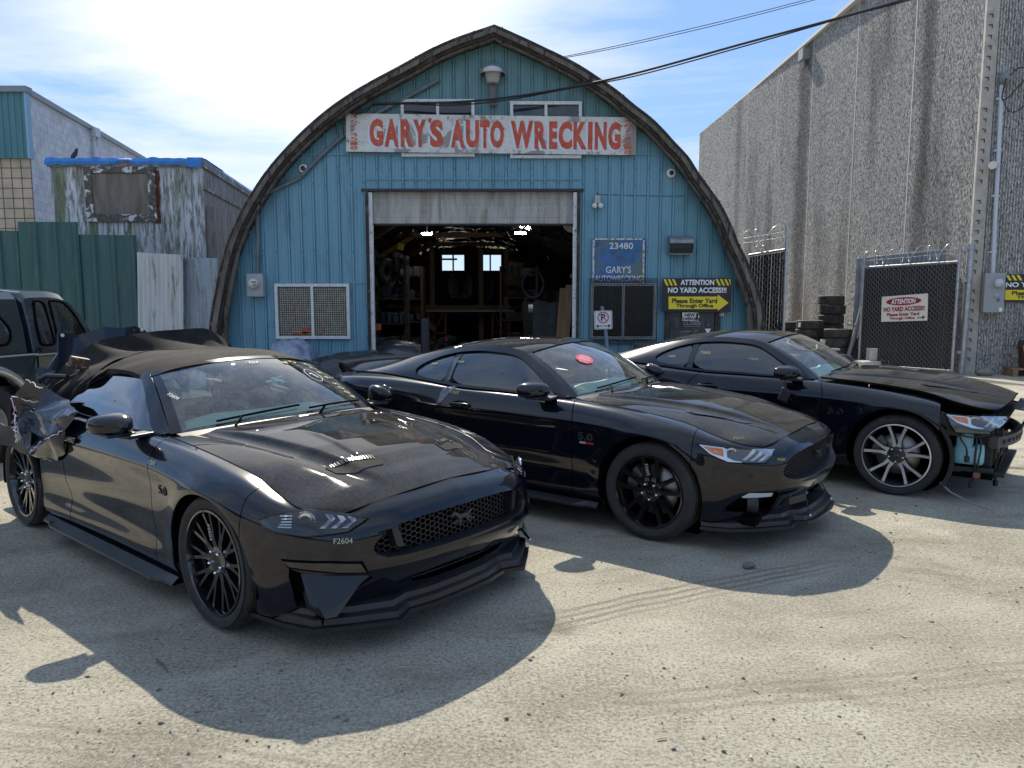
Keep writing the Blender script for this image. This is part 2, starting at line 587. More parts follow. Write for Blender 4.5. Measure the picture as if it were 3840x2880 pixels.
def ws_pt(u, v, lift=0.0):
    """windscreen: u 0 base to 1 header, v across"""
    u = np.atleast_1d(u); v = np.atleast_1d(v)
    b = np.stack([.62 + .17 * (1 - v**2), .735 * v, .925 + .045 * (1 - v**2)], 1)
    h = roof_pt(.10 + .11 * (1 - v**2), v)
    p = b + (h - b) * u[:, None]
    bl = 4 * u * (1 - u)
    p[:, 2] += bl * (.018 + .016 * (1 - v**2))
    p[:, 0] += bl * .010
    return p
_bl = wall(np.linspace(6, 17, 221), [8.0])[:, 0]
def belt(x):
    o = np.argsort(_bl[:, 0])
    return np.interp(x, _bl[o, 0], _bl[o, 1]), np.interp(x, _bl[o, 0], _bl[o, 2])
def side_pt(x, wv):
    """greenhouse side: wv 0 belt to 1 rail"""
    x = np.atleast_1d(x); wv = np.atleast_1d(wv)
    by, bz = belt(x)
    xs = np.clip(x, .10, .62)
    ry, rz = rail(x)
    # pillar follows the edge of the windscreen
    u = (.62 - x) / .52
    pil = (x > .10)
    e = ws_pt(np.clip(u, 0, 1), np.ones_like(u))
    ry = np.where(pil, e[:, 1], ry)
    rz = np.where(pil, e[:, 2], rz)
    rz = np.maximum(rz, bz + .004)
    k = .028 * 4 * wv * (1 - wv) * np.clip((rz - bz) / .25, 0, 1)
    return np.stack([x, by + (ry - by) * wv + k, bz + (rz - bz) * wv], 1)

def solid(o, th, off=-1.0):
    md = o.modifiers.new('thickness', 'SOLIDIFY')
    md.thickness = th
    md.offset = off
    md.use_quality_normals = True
    dg = bpy.context.evaluated_depsgraph_get()
    me = bpy.data.meshes.new_from_object(o.evaluated_get(dg))
    old = o.data
    o.modifiers.clear()
    o.data = me
    bpy.data.meshes.remove(old)
    me.set_sharp_from_angle(angle=R(38))
    return o

def patch(name, P, mat, parent, side=1, th=.012, cut=(), flip=False):
    """sheet -> thick panel; side -1 mirrors it to the right of the car"""
    P = np.asarray(P)
    if side < 0:
        P = flipy(P)
    mb = MB()
    mb.grid(P, smooth=True, flip=(side < 0) ^ flip)
    o = mb.build(name, mat, None)
    solid(o, th)
    if cut:
        boolean(o, cut)
        o.data.set_sharp_from_angle(angle=R(38))
    o.parent = parent
    return o

class Skin:
    """ray-casts onto the body so that details can be laid on it"""
    def __init__(s):
        V, F = [], []
        def g(P):
            o = len(V)
            nu, nv = len(P), len(P[0])
            V.extend([tuple(p) for r in P for p in r])
            for i in range(nu - 1):
                for j in range(nv - 1):
                    F.append((o + i * nv + j, o + (i + 1) * nv + j, o + (i + 1) * nv + j + 1, o + i * nv + j + 1))
        Wl = wall(np.linspace(0, 20, 240), np.linspace(0, 8, 60))
        for S in (1, -1):
            g(Wl if S > 0 else flipy(Wl))
            xs = np.linspace(-1.8, .62, 90)
            G = np.array([side_pt(np.full(14, x), np.linspace(0, 1, 14)) for x in xs])
            g(G if S > 0 else flipy(G))
        g(np.array([ws_pt(np.full(41, u), np.linspace(-1, 1, 41)) for u in np.linspace(0, 1, 20)]))
        vv = np.linspace(-1, 1, 41)
        g(np.array([roof_pt(-1.8 + (1.90 + .11 * (1 - vv**2)) * u, vv) for u in np.linspace(0, 1, 60)]))
        g(hood_grid(0, 1, 60, 61))
        s.t = BVHTree.FromPolygons(V, F)
    def hit(s, o, d):
        h = s.t.ray_cast(Vector(o), Vector(d).normalized())
        return (h[0], h[1]) if h[0] is not None else (None, None)
    def side(s, x, z, S=-1):
        p, n = s.hit((x, 2.0 * S, z), (0, -S, 0))
        if p is not None and n.y * S < 0: n = -n
        return p, n
    def top(s, x, y):
        p, n = s.hit((x, y, 3.0), (0, 0, -1))
        if p is not None and n.z < 0: n = -n
        return p, n
    def dirn(s, o, d):
        p, n = s.hit(o, d)
        if p is not None and n.dot(Vector(d)) > 0: n = -n
        return p, n

# hood: between the hood cuts, cowl to leading edge
HT = np.linspace(9.05, 3.05, 90)
_he = wall(HT, [8.0])[:, 0]
def hood_edge(u):
    """edge point (x, y, z), u = 0 at the cowl and 1 at the front corner"""
    x = np.linspace(.70, _he[-1, 0], 200)
    o = np.argsort(_he[:, 0])
    xx = .70 + (_he[-1, 0] - .70) * np.atleast_1d(u)
    return xx, np.interp(xx, _he[o, 0], _he[o, 1]), np.interp(xx, _he[o, 0], _he[o, 2])
FRONT = wall(np.linspace(0, 3.05, 60), [8.0])[:, 0]
HC_X = np.array([.70, 1.1, 1.5, 1.8, 2.0, 2.10, 2.175])
HC_Z = np.array([.952, .936, .902, .856, .812, .784, .760])
def hood_grid(u0, u1, nu, nv, bulge=.016):
    """u along, v across; the front edge follows the fascia"""
    P = np.zeros((nu, nv, 3))
    V = np.linspace(-1, 1, nv)
    V = np.sign(V) * np.abs(V) ** .96
    fo = np.argsort(FRONT[:, 1])
    for i, u in enumerate(np.linspace(u0, u1, nu)):
        ex, ey, ez = [a[0] for a in hood_edge(u)]
        ye = np.abs(V) * ey
        # each line runs from the cowl curve to the fascia edge
        xf = np.interp(ye * (_he[-1, 1] / ey), FRONT[fo, 1], FRONT[fo, 0])
        x0 = .70 + .13 * (1 - V**2)
        x = x0 + (xf - x0) * u
        zc = np.interp(.70 + (2.175 - .70) * u, HC_X, HC_Z)
        z = ez + (zc - ez) * (1 - np.abs(V) ** 2.3)
        # raised centre with soft shoulders, fading to the front
        yb = .555 - .24 * u
        fade = min(1, (1 - u) * 3.2)
        k = 1 / (1 + np.exp((ye - yb) / .007))
        z += bulge * k * fade * min(1, .4 + u * 4)
        # valley outside the shoulder
        z -= .010 * np.exp(-((ye - yb - .065) / .05) ** 2) * fade
        if bulge > .017:
            # second, inner pair of shoulders running into the vents
            k2 = 1 / (1 + np.exp((ye - (.255 + .11 * max(0, u - .35))) / .007))
            z += .009 * k2 * np.clip((u - .28) / .12, 0, 1) * np.clip((.82 - u) / .12, 0, 1)
        P[i] = np.stack([x, ye * np.sign(V), z], 1)
    # front edge meets the fascia height
    zf = np.interp(np.abs(P[-1, :, 1]), FRONT[fo, 1], FRONT[fo, 2])
    dz = zf - P[-1, :, 2]
    if u1 == 1:
        for i, u in enumerate(np.linspace(u0, u1, nu)):
            P[i, :, 2] += dz * max(0, (u - .8) / .2) ** 2
    return P
SK = Skin()

def poly_patch(poly, proj, off=.004, n=10, step=.03):
    """polygon (p, q) filled finely and laid on the body through proj(p, q) -> (point, normal)"""
    bm = bmesh.new()
    vs = []
    k = len(poly)
    for i in range(k):
        a, b = Vector(poly[i]), Vector(poly[(i + 1) % k])
        m = max(1, int((b - a).length / step))
        for j in range(m):
            p = a + (b - a) * j / m
            vs.append(bm.verts.new((p.x, p.y, 0)))
    f = bm.faces.new(vs)
    bmesh.ops.triangulate(bm, faces=[f])
    for _ in range(2):
        es = [e for e in bm.edges if e.calc_length() > step * 1.6]
        if es: bmesh.ops.subdivide_edges(bm, edges=es, cuts=1, use_grid_fill=False)
        bmesh.ops.triangulate(bm, faces=bm.faces[:])
    bm.verts.index_update()
    V, ok = [], True
    for v in bm.verts:
        p, nn = proj(v.co.x, v.co.y)
        V.append(p + nn * off if p is not None else None)
    F = [tuple(v.index for v in f.verts) for f in bm.faces]
    bm.free()
    F = [f for f in F if all(V[i] is not None for i in f)]
    V = [v if v is not None else Vector((0, 0, 0)) for v in V]
    return V, F

def lay(mb, poly, proj, off=.004, step=.03, smooth=True):
    V, F = poly_patch(poly, proj, off, step=step)
    # keep the side that looks outwards up
    out = []
    for f in F:
        a, b, c = V[f[0]], V[f[1]], V[f[2]]
        out.append(f)
    mb.add(V, out, smooth)

def seam(mb, pts, proj, r=.003, off=0.0, n=5):
    L = []
    for i in range(len(pts) - 1):
        a, b = Vector(pts[i]), Vector(pts[i + 1])
        m = max(2, int((b - a).length / .02))
        for j in range(m):
            L.append(a + (b - a) * j / m)
    L.append(Vector(pts[-1]))
    P = []
    for q in L:
        p, nn = proj(q.x, q.y)
        if p is not None: P.append(p + nn * off)
    if len(P) > 1: mb.tube(P, r, n)

sideR = lambda x, z: SK.side(x, z, -1)
topP = lambda x, y: SK.top(x, y)

def side_text(mb, txt, x, z, size, S=-1, off=.003, rot=0.0, depth=.001, flat=True, **kw):
    p, n = SK.side(x, z, S)
    right = Vector((1, 0, 0)) if S < 0 else Vector((-1, 0, 0))
    right = (right - n * right.dot(n)).normalized()
    up = n.cross(right)
    M = frame(p + n * off, right * math.cos(rot) + up * math.sin(rot), up * math.cos(rot) - right * math.sin(rot))
    vs, fs = text_mesh(txt, size, depth, **kw)
    V = []
    for v in vs:
        q = M @ Vector(v)
        if not flat:
            h, nn = SK.side(q.x, q.z, S)
            if h is not None: q = h + nn * (off + v[2])
        V.append(q)
    mb.add(V, fs, False)

# ---------------------------------------------------------------- wheels
def tyre_mesh(R0, W, rr):
    """tyre lathe about Y axis (returns MB), outer face towards -Y"""
    mb = MB()
    Rm = Matrix.Rotation(R(90), 4, 'X')            # local Z -> -Y
    h = W / 2
    prof = [(rr - .012, h * .72), (rr + .004, h * .86), (rr + .02, h * .96), (rr + .055, h * 1.0), (R0 - .045, h * .985), (R0 - .018, h * .93), (R0 - .006, h * .84)]
    mb.mi = 0
    mb.lathe(prof, Rm, 56)
    mb.lathe([(r, -z) for r, z in prof][::-1], Rm, 56)
    tp = [(R0 - .006, h * .84)]
    mb.mi = 1
    g = .007
    for c in (.62, .22, -.22, -.62):
        tp += [(R0 - .001, h * (c + .06)), (R0 - g, h * (c + .05)), (R0 - g, h * (c - .05)), (R0 - .001, h * (c - .06))]
    tp += [(R0 - .006, -h * .84)]
    mb.lathe(tp, Rm, 72)
    return mb

def spoke_set(style, rr, d):
    """flat outlines (r, half width, dish) of the spokes; returns list of polylines"""
    out = []
    if style == 'mesh':            # ten pairs of thin Y spokes
        for k in range(10):
            a = 2 * math.pi * k / 10
            c = a + .0
            out.append([(.055, a, .020, .0), (.115, a + .02, .015, .004)])
            for s in (-1, 1):
                out.append([(.112, a, .013, .004), (.165, a + s * .085, .0085, .006), (rr - .006, a + s * .135, .0075, .016)])
    elif style == 'ten':           # five pairs of straight spokes
        for k in range(5):
            a = 2 * math.pi * k / 5 + math.pi / 2
            for s in (-1, 1):
                out.append([(.050, a + s * .36, .021, .0), (.10, a + s * .30, .0165, .006), (.17, a + s * .255, .0155, .009), (rr - .004, a + s * .235, .017, .02)])
    else:                           # five split Y spokes
        for k in range(5):
            a = 2 * math.pi * k / 5 + math.pi / 2
            for s in (-1, 1):
                out.append([(.040, a + s * .28, .024, .0), (.085, a + s * .22, .016, .003), (.125, a + s * .185, .0115, .006), (.19, a + s * .235, .0105, .010), (rr - .004, a + s * .27, .0125, .02)])
    return out

def make_wheel(parent, x, y, S, style, rr=.243, R0=.343, W=.25, steer=0.0, rimmat=None, facemat=None, code=None):
    """S = -1: outer face towards -Y"""
    wh = bpy.data.objects.new('wheel', None)
    wh.empty_display_size = .1
    link(wh, parent)
    wh.location = (x, y - S * W / 2 * 0, R0)
    wh.rotation_euler = (0, 0, steer + (0 if S < 0 else math.pi))
    tyre_mesh(R0, W, rr).build('tyre', [RUBBER, TREAD], wh, sharp=30)
    Rm = Matrix.Rotation(R(90), 4, 'X')
    h = W / 2
    mb = MB()
    # barrel and outer lip
    mb.lathe([(rr + .004, h * .86), (rr + .001, h * .93), (rr - .009, h * .94), (rr - .013, h * .86), (rr - .022, h * .3), (rr - .03, -h * .5), (rr - .03, -h * .9)], Rm, 64)
    if facemat:
        mb.mi = 1
        mb.lathe([(rr + .002, h * .942), (rr - .008, h * .952), (rr - .0095, h * .93)], Rm, 64)
        mb.mi = 0
    d0 = -h * .80
    for pl in spoke_set(style, rr, 0):
        L, Rr, Lb, Rb = [], [], [], []
        n = len(pl)
        for i, (r, a, hw, dish) in enumerate(pl):
            p = Vector((r * math.cos(a), d0 + .022 - dish, r * math.sin(a)))
            a2 = pl[min(i + 1, n - 1)]; a1 = pl[max(i - 1, 0)]
            t = Vector((a2[0] * math.cos(a2[1]) - a1[0] * math.cos(a1[1]), 0, a2[0] * math.sin(a2[1]) - a1[0] * math.sin(a1[1]))).normalized()
            q = Vector((-t.z, 0, t.x))
            L.append(p + q * hw); Rr.append(p - q * hw)
            Lb.append(p + q * (hw + .004) + Vector((0, .045, 0))); Rb.append(p - q * (hw + .004) + Vector((0, .045, 0)))
        mb.mi = 1 if facemat else 0
        V = L + Rr
        mb.add(V, [(i, i + 1, n + i + 1, n + i) for i in range(n - 1)], False)
        mb.mi = 0
        for A, B in ((L, Lb), (Rr, Rb)):
            mb.add(A + B, [(i, i + 1, n + i + 1, n + i) for i in range(n - 1)], False)
    # hub
    mb.lathe([(.0, h * .72), (.034, h * .72), (.036, h * .70), (.072, h * .66), (.078, h * .52), (.078, h * .2)], Rm, 32)
    mats = [rimmat or RIMB] + ([facemat] if facemat else [])
    mb.build('rim', mats, wh, sharp=35)
    for k in range(5):
        nb = MB()
        a = 2 * math.pi * (k + .5) / 5 + math.pi / 2
        M = Matrix.Translation((.057 * math.cos(a), -h * .70, .057 * math.sin(a))) @ Rm
        nb.lathe([(.0, .020), (.006, .019), (.009, .012), (.0105, .0), (.0105, -.02)], M, 8)
        nb.build('lug_nut', CHROME, wh)
    cb = MB()
    M = frame((0, -h * .725, 0), (1, 0, 0), (0, 0, 1))
    # small running-horse mark on the cap
    cb.add([M @ Vector(p) for p in horse_mark(.03)[0]], horse_mark(.03)[1], False)
    cb.build('cap_emblem', CHROME if facemat else RIMG, wh)
    db = MB()
    db.lathe([(.06, h * .10), (.175, h * .10), (.178, h * .04), (.178, -h * .1), (.06, -h * .1)], Rm, 48)
    db.build('brake_disc', DISC, wh)
    ca = MB()
    P = []
    for j in range(9):
        a = R(158) + R(55) * (j - 4) / 8
        P.append([(r * math.cos(a), yy, r * math.sin(a)) for r, yy in ((.12, -h * .35), (.20, -h * .35), (.212, -h * .1), (.212, h * .3), (.12, h * .3))])
    ca.grid(np.array(P), smooth=False)
    ca.add(P[0], [(0, 1, 2, 3, 4)]); ca.add(P[-1], [(4, 3, 2, 1, 0)])
    ca.build('brake_caliper', CALI, wh)
    if code:
        tb = MB()
        M = frame((-.012, -h * .80 - .012, .155), (.28, 0, -1), (1, 0, .28))
        put_text(tb, code, .034, M, .0005)
        tb.build('chalk_mark', CHALK, wh)
    return wh

def horse_mark(w):
    """generic galloping horse outline, unit sized by w, facing -X"""
    pts = [(-1.0, .20), (-.97, .27), (-.86, .35), (-.80, .44), (-.75, .37), (-.66, .40), (-.56, .33), (-.50, .36), (-.42, .25), (-.36, .27), (-.26, .17), (-.05, .15), (.18, .18), (.36, .15), (.48, .17), (.62, .28), (.80, .30), (1.0, .24),
           (.86, .23), (.70, .17), (.56, .07), (.54, -.05), (.70, -.16), (.92, -.26), (1.0, -.24), (.95, -.32), (.84, -.31), (.62, -.21), (.44, -.12), (.46, -.26), (.66, -.40), (.62, -.46), (.50, -.42), (.34, -.24), (.26, -.10), (.05, -.09), (-.16, -.08),
           (-.30, -.16), (-.50, -.26), (-.62, -.22), (-.78, -.34), (-.84, -.30), (-.66, -.14), (-.48, -.17), (-.36, -.08), (-.40, -.14), (-.26, -.30), (-.38, -.44), (-.30, -.47), (-.14, -.30), (-.20, -.18), (-.42, .0), (-.56, .10), (-.66, .20), (-.80, .19), (-.92, .14)]
    bm = bmesh.new()
    f = bm.faces.new([bm.verts.new((x * w, y * w, 0)) for x, y in pts])
    bmesh.ops.triangulate(bm, faces=[f])
    bm.verts.index_update()
    V = [v.co[:] for v in bm.verts]
    F = [tuple(v.index for v in f.verts) for f in bm.faces]
    bm.free()
    return V, F

def hexgrid(mb, poly, h, y_scale, fn, r=.0022, wall_d=.012):
    """hexagonal mesh clipped to polygon poly in (y, z); fn(y, z) -> 3D point"""
    def inside(p):
        c = False
        n = len(poly)
        for i in range(n):
            a, b = poly[i], poly[i - 1]
            if (a[1] > p[1]) != (b[1] > p[1]) and p[0] < (b[0] - a[0]) * (p[1] - a[1]) / (b[1] - a[1]) + a[0]:
                c = not c
        return c
    ys = [p[0] for p in poly]; zs = [p[1] for p in poly]
    w = h * y_scale
    for i in range(int((max(ys) - min(ys)) / (w * 1.5)) + 2):
        for j in range(int((max(zs) - min(zs)) / (h * .8660254 * 2)) + 2):
            cy = min(ys) + i * w * 1.5
            cz = min(zs) + (j + (.5 if i % 2 else 0)) * h * .8660254 * 2
            hx = [(cy + w * math.cos(R(60 * k)), cz + h * math.sin(R(60 * k))) for k in range(6)]
            for k in range(3):
                a, b = hx[k], hx[k + 1]
                if inside(a) and inside(b):
                    pa, pb = Vector(fn(*a)), Vector(fn(*b))
                    d = (pb - pa).normalized()
                    nrm = d.cross(Vector((1, 0, 0))).normalized() * r
                    bk = Vector((-wall_d, 0, 0))
                    mb.add([pa + nrm, pb + nrm, pb - nrm, pa - nrm, pa + nrm + bk, pb + nrm + bk, pb - nrm + bk, pa - nrm + bk],
                           [(0, 1, 2, 3), (0, 4, 5, 1), (3, 2, 6, 7)], False)

def front_x(y, z):
    p, n = SK.hit((4, y, z), (-1, 0, 0))
    return p.x if p is not None else 2.1

fproj = lambda y, z: SK.dirn((4, y, z), (-1, 0, 0))
DIA = Vector((.72, -.69, 0)).normalized()
def dproj(a, z):
    """a runs along the nose corner (right side): seen from straight ahead of the lamp"""
    t = Vector((.69, .72, 0)).normalized()      # across, towards the car's centre line and forward
    o = Vector((1.93, -.70, z)) + t * a + DIA * 2
    return SK.dirn(o, -DIA)
def dprojL(a, z):
    p, n = dproj(a, z)
    if p is None: return p, n
    return Vector((p.x, -p.y, p.z)), Vector((n.x, -n.y, n.z))

def mirror_poly(mb, V, F):
    mb.add([(v[0], -v[1], v[2]) for v in V], [f[::-1] for f in F])

# ---------------------------------------------------------------- the car
DLO_FAST = [(.53, .10), (.40, .60), (.23, .78), (.05, .86), (-.13, .875), (-.4, .875), (-.58, .86), (-.77, .78), (-.91, .62), (-.985, .38), (-.95, .16), (-.8, .085), (-.5, .06), (0, .055), (.4, .05)]
DOORGL_F = [(.53, .10), (.40, .60), (.23, .78), (.05, .86), (-.13, .875), (-.4, .875), (-.545, .86), (-.545, .06), (0, .055), (.4, .05)]
QGL_F = [(-.61, .845), (-.77, .78), (-.91, .62), (-.985, .38), (-.95, .16), (-.8, .085), (-.61, .065)]
DLO_CONV = [(.53, .10), (.40, .60), (.23, .79), (.06, .865), (-.13, .87), (-.33, .82), (-.50, .66), (-.60, .40), (-.70, .06), (0, .055), (.4, .05)]

def resample(poly, n, closed=True):
    P = [Vector(p) for p in poly]
    if closed: P = P + [P[0]]
    L = [0]
    for a, b in zip(P[:-1], P[1:]): L.append(L[-1] + (b - a).length)
    out = []
    for i in range(n):
        t = L[-1] * i / (n if closed else n - 1)
        k = max(j for j in range(len(L)) if L[j] <= t + 1e-12)
        k = min(k, len(P) - 2)
        s = (t - L[k]) / max(L[k + 1] - L[k], 1e-9)
        out.append(P[k] + (P[k + 1] - P[k]) * s)
    return out

def smooth_poly(poly, it=2):
    P = [Vector(p) for p in poly]
    for _ in range(it):
        Q = []
        n = len(P)
        for i in range(n):
            a, b = P[i], P[(i + 1) % n]
            Q += [a * .78 + b * .22, a * .22 + b * .78]
        P = Q
    return P

def side_ring(dlo, x0=-1.80, x1=.62):
    """frame of the side glass between belt, rail and the opening dlo (in x, w)"""
    ysc = .3
    inn = smooth_poly([(x, wv * ysc) for x, wv in dlo], 2)
    inn = resample(inn, 160)
    cx = sum(p.x for p in inn) / 160; cy = sum(p.y for p in inn) / 160
    rows = []
    for p in inn:
        d = Vector((p.x - cx, p.y - cy))
        # ray to the rectangle x0..x1, 0..ysc
        ts = []
        if d.x > 1e-9: ts.append((x1 - cx) / d.x)
        if d.x < -1e-9: ts.append((x0 - cx) / d.x)
        if d.y > 1e-9: ts.append((ysc - cy) / d.y)
        if d.y < -1e-9: ts.append((0 - cy) / d.y)
        t = min(ts)
        q = Vector((cx, cy)) + d * t
        rows.append([p + (q - p) * s for s in np.linspace(0, 1, 8)])
    P = np.array([[side_pt(q.x, q.y / ysc)[0] for q in r] for r in rows])
    return P

def glass_fill(poly, off):
    ysc = .3
    inn = resample(smooth_poly([(x, wv * ysc) for x, wv in poly], 2), 120)
    c = sum(inn, Vector((0, 0))) / len(inn)
    rows = [[side_pt((c + (p - c) * s).x, (c + (p - c) * s).y / ysc)[0] - np.array([0, off, 0]) for s in np.linspace(0.02, 1.02, 9)] for p in inn]
    P = np.array(rows)
    mb = MB()
    mb.grid(P, closed_u=True, flip=False)
    return mb

def mirror_glass(mb):
    mb.v = [(x, -y, z) for x, y, z in mb.v]
    mb.f = [f[::-1] for f in mb.f]
    return mb

def xprism(poly, x0, x1):
    """cutter along X from polygon (y, z)"""
    mb = MB()
    mb.prism(poly, x0, x1, lambda p, q, h: (h, p, q))
    return mb

def rounded(poly, it=2):
    return [tuple(p) for p in smooth_poly(poly, it)]

def arch_cutter(i, S):
    cx, cz, r = ARCH[i]
    mb = MB()
    pts = [(cx + r * math.cos(a), cz + r * math.sin(a)) for a in np.linspace(0, 2 * math.pi, 73)[:-1]]
    mb.prism(pts, .55 * S, 1.2 * S, lambda p, q, h: (p, h, q))
    return mb

GRILLE18 = [(-.572, .552), (-.435, .655), (.435, .655), (.572, .552), (.525, .490), (.30, .486), (-.30, .486), (-.525, .490)]
GRILLE15 = [(-.610, .555), (-.475, .672), (.475, .672), (.610, .555), (.575, .490), (.40, .472), (-.40, .472), (-.575, .490)]
LOW18 = [(-.352, .368), (.352, .368), (.31, .296), (-.31, .296)]
LOW15 = [(-.42, .36), (.42, .36), (.36, .235), (-.36, .235)]

def make_car(name, label, loc, yaw, kind, codes=None):
    """kind: 'conv' (soft top, later nose), 'fast' (earlier nose) or 'bare' (earlier nose, bumper taken off)"""
    car = thing(name, label, 'car', (*loc, 0), yaw)
    conv = kind == 'conv'
    bare = kind == 'bare'
    ZB = -.035 if conv else (.012 if bare else 0.0)         # ride height
    body = bpy.data.objects.new('body', None)
    body.empty_display_size = .1
    grille = GRILLE18 if conv else GRILLE15
    low = LOW18 if conv else LOW15
    g = .0022
    parts = []
    def keep(o):
        parts.append(o)
        return o
    NL = np.linspace(0, 8, 58)
    # ---- outer panels
    for S in (-1, 1):
        fr = 5.62
        if not bare:
            ts = np.linspace(0, fr - .012, 84)
            cut = []
            gp = [(p * 1.0, q) for p, q in grille]
            cut.append(xprism(rounded(gp, 2), 2.02, 2.5))
            cut.append(xprism(rounded(low, 1), 2.0, 2.5))
            if conv:
                pk = [(.852, .472), (.80, .440), (.54, .414), (.60, .364), (.72, .244), (.76, .234), (.805, .265)]
            else:
                pk = [(.855, .286), (.808, .398), (.777, .420), (.594, .411), (.563, .27), (.595, .236), (.734, .27)]
            pk = [(S * a, b) for a, b in pk]
            cut.append(xprism(rounded(pk, 1), 1.80, 2.5))
            cut.append(arch_cutter(0, S))
            P = wall(ts, NL)
            keep(patch('front_bumper' if S < 0 else 'front_bumper', P, PAINT, car, S, .016, cut))
        ts = np.linspace(fr + .012, 9 - .010, 80)
        nl = NL
        P = wall(ts, NL)
        keep(patch('front_fender', P, PAINT, car, S, .014, [arch_cutter(0, S)]))
        P = wall(np.linspace(9 + .010, 12 - .010, 70), np.linspace(.62, 8, 54))
        keep(patch('door', P, PAINT, car, S, .014))
        P = wall(np.linspace(9 - .010, 12.3, 40), np.linspace(0, .60, 8))
        keep(patch('rocker_panel', P, PAINT, car, S, .014))
        if conv and S < 0:
            P = wall(np.linspace(12 + .010, 12.98, 40), np.linspace(0, 4.3, 40))
            keep(patch('quarter_panel', P, PAINT, car, S, .014, [arch_cutter(1, S)]))
        else:
            P = wall(np.linspace(12 + .010, 20 if not conv else 15.6, 170), NL)
            keep(patch('quarter_panel', P, PAINT, car, S, .014, [arch_cutter(1, S)]))
    # ---- hood
    u1 = 1.0
    P = hood_grid(0.0, .996, 110, 201, .020 if conv else .016)
    mb = MB()
    mb.grid(P, flip=False)
    hood = keep(mb.build('hood', DUSTY, car))
    solid(hood, .014)
    if bare:
        hood.location = (-.0, 0, .022)
        hood.rotation_euler = (0, R(-.9), 0)
    # hood vents
    hv = [tuple(p) for r_ in P for p in r_]
    nu_, nv_ = P.shape[:2]
    HB = BVHTree.FromPolygons(hv, [(i * nv_ + j, (i + 1) * nv_ + j, (i + 1) * nv_ + j + 1, i * nv_ + j + 1) for i in range(nu_ - 1) for j in range(nv_ - 1)])
    def topP(x, y):
        h = HB.ray_cast(Vector((x, y, 3)), Vector((0, 0, -1)))
        if h[0] is None: return None, None
        return h[0], (h[1] if h[1].z > 0 else -h[1])
    for S in (-1, 1):
        vb = MB(); vm = MB()
        if conv:
            poly = [(1.700, .44), (1.715, .47), (1.80, .465), (1.865, .385), (1.892, .24), (1.88, .222), (1.80, .222)]
            mesh = [(1.712, .44), (1.735, .445), (1.832, .24), (1.80, .236)]
        else:
            poly = [(1.463, .578), (1.526, .512), (1.888, .399), (1.857, .446), (1.54, .598)]
            mesh = [(1.49, .572), (1.54, .525), (1.74, .462), (1.72, .50), (1.55, .585)]
        lay(vb, [(x, y * S) for x, y in poly], topP, .004, .03)
        lay(vm, [(x, y * S) for x, y in mesh], topP, .007, .02)
        if conv:
            for k in range(14):
                f_ = (k + .5) / 14
                a_, b_ = (1.713 + .088 * f_, .44 - .204 * f_), (1.736 + .095 * f_, .445 - .205 * f_)
                vm.tube([topP(a_[0], S * a_[1])[0] + Vector((0, 0, .010)), topP(b_[0], S * b_[1])[0] + Vector((0, 0, .010))], .0026, 4)
        o = vb.build('hood_vent', VENTM if conv else PAINT, hood)
        vm.build('vent_mesh', RIMG if conv else SATIN, o)
    sb_ = MB()
    E = [tuple(p) for p in P[:, 0]][::3] + [tuple(p) for p in P[-1]][::3] + [tuple(p) for p in P[::-1, -1]][::3]
    sb_.tube([(x - .001, y, z - .003) for x, y, z in E], .0065, 6)
    so_ = sb_.build('hood_gap', SEAM, hood)
    # ---- under the skin
    ib = MB()
    ib.box((-.05, 0, .21), (4.2, 1.5, .05))
    ib.box((1.36, 0, .45), (1.20, 1.10, .40))            # engine bay
    ib.box((1.25, 0, .66), (.9, 1.24, .12))
    ib.box((-1.65, 0, .55), (.9, 1.08, .62))             # boot floor
    ib.box((.73, 0, .62), (.05, 1.62, .52))              # firewall
    ib.box((.82, 0, .865), (.26, 1.30, .05))             # cowl
    for i in (0, 1):
        cx, cz, r = ARCH[i]
        for S in (-1, 1):
            P = [[(cx + (r + .012) * math.cos(a), y * S, cz + (r + .012) * math.sin(a)) for y in (.56, .91)] for a in np.linspace(R(-8), R(188), 30)]
            ib.grid(np.array(P))
            ib.add([(cx + (r + .02) * math.cos(a), .56 * S, cz + (r + .02) * math.sin(a)) for a in np.linspace(0, 2 * math.pi, 30)[:-1]], [tuple(range(29))])
    keep(ib.build('underbody', SEAM, car))
    # ---- greenhouse
    vv = np.linspace(-1, 1, 61)
    G = np.array([ws_pt(np.full(61, u), vv * .925) for u in np.linspace(.0, .965, 30)])
    mb = MB(); mb.grid(G, flip=True)
    wsc = keep(mb.build('windscreen', GLASS, car))
    if conv or bare or True:
        # black printed border of the glass
        bb = MB()
        def wsproj(off):
            def f(u0, u1, v0, v1, nu=14, nv=40):
                A = np.array([ws_pt(np.full(nv, u), np.linspace(v0, v1, nv)) for u in np.linspace(u0, u1, nu)])
                A[..., 2] += off * .8; A[..., 0] += off * .6
                bb.grid(A, flip=True)
            return f
        f = wsproj(-.002)
        f(.0, .03, -.925, .925)
        f(.90, .965, -.925, .925)
        f(.045, .90, -.925, -.885, 20, 4)
        f(.045, .90, .885, .925, 20, 4)
        f(.80, .90, -.13, .13, 6, 8)
        bb.build('windscreen_border', SEAM, wsc)
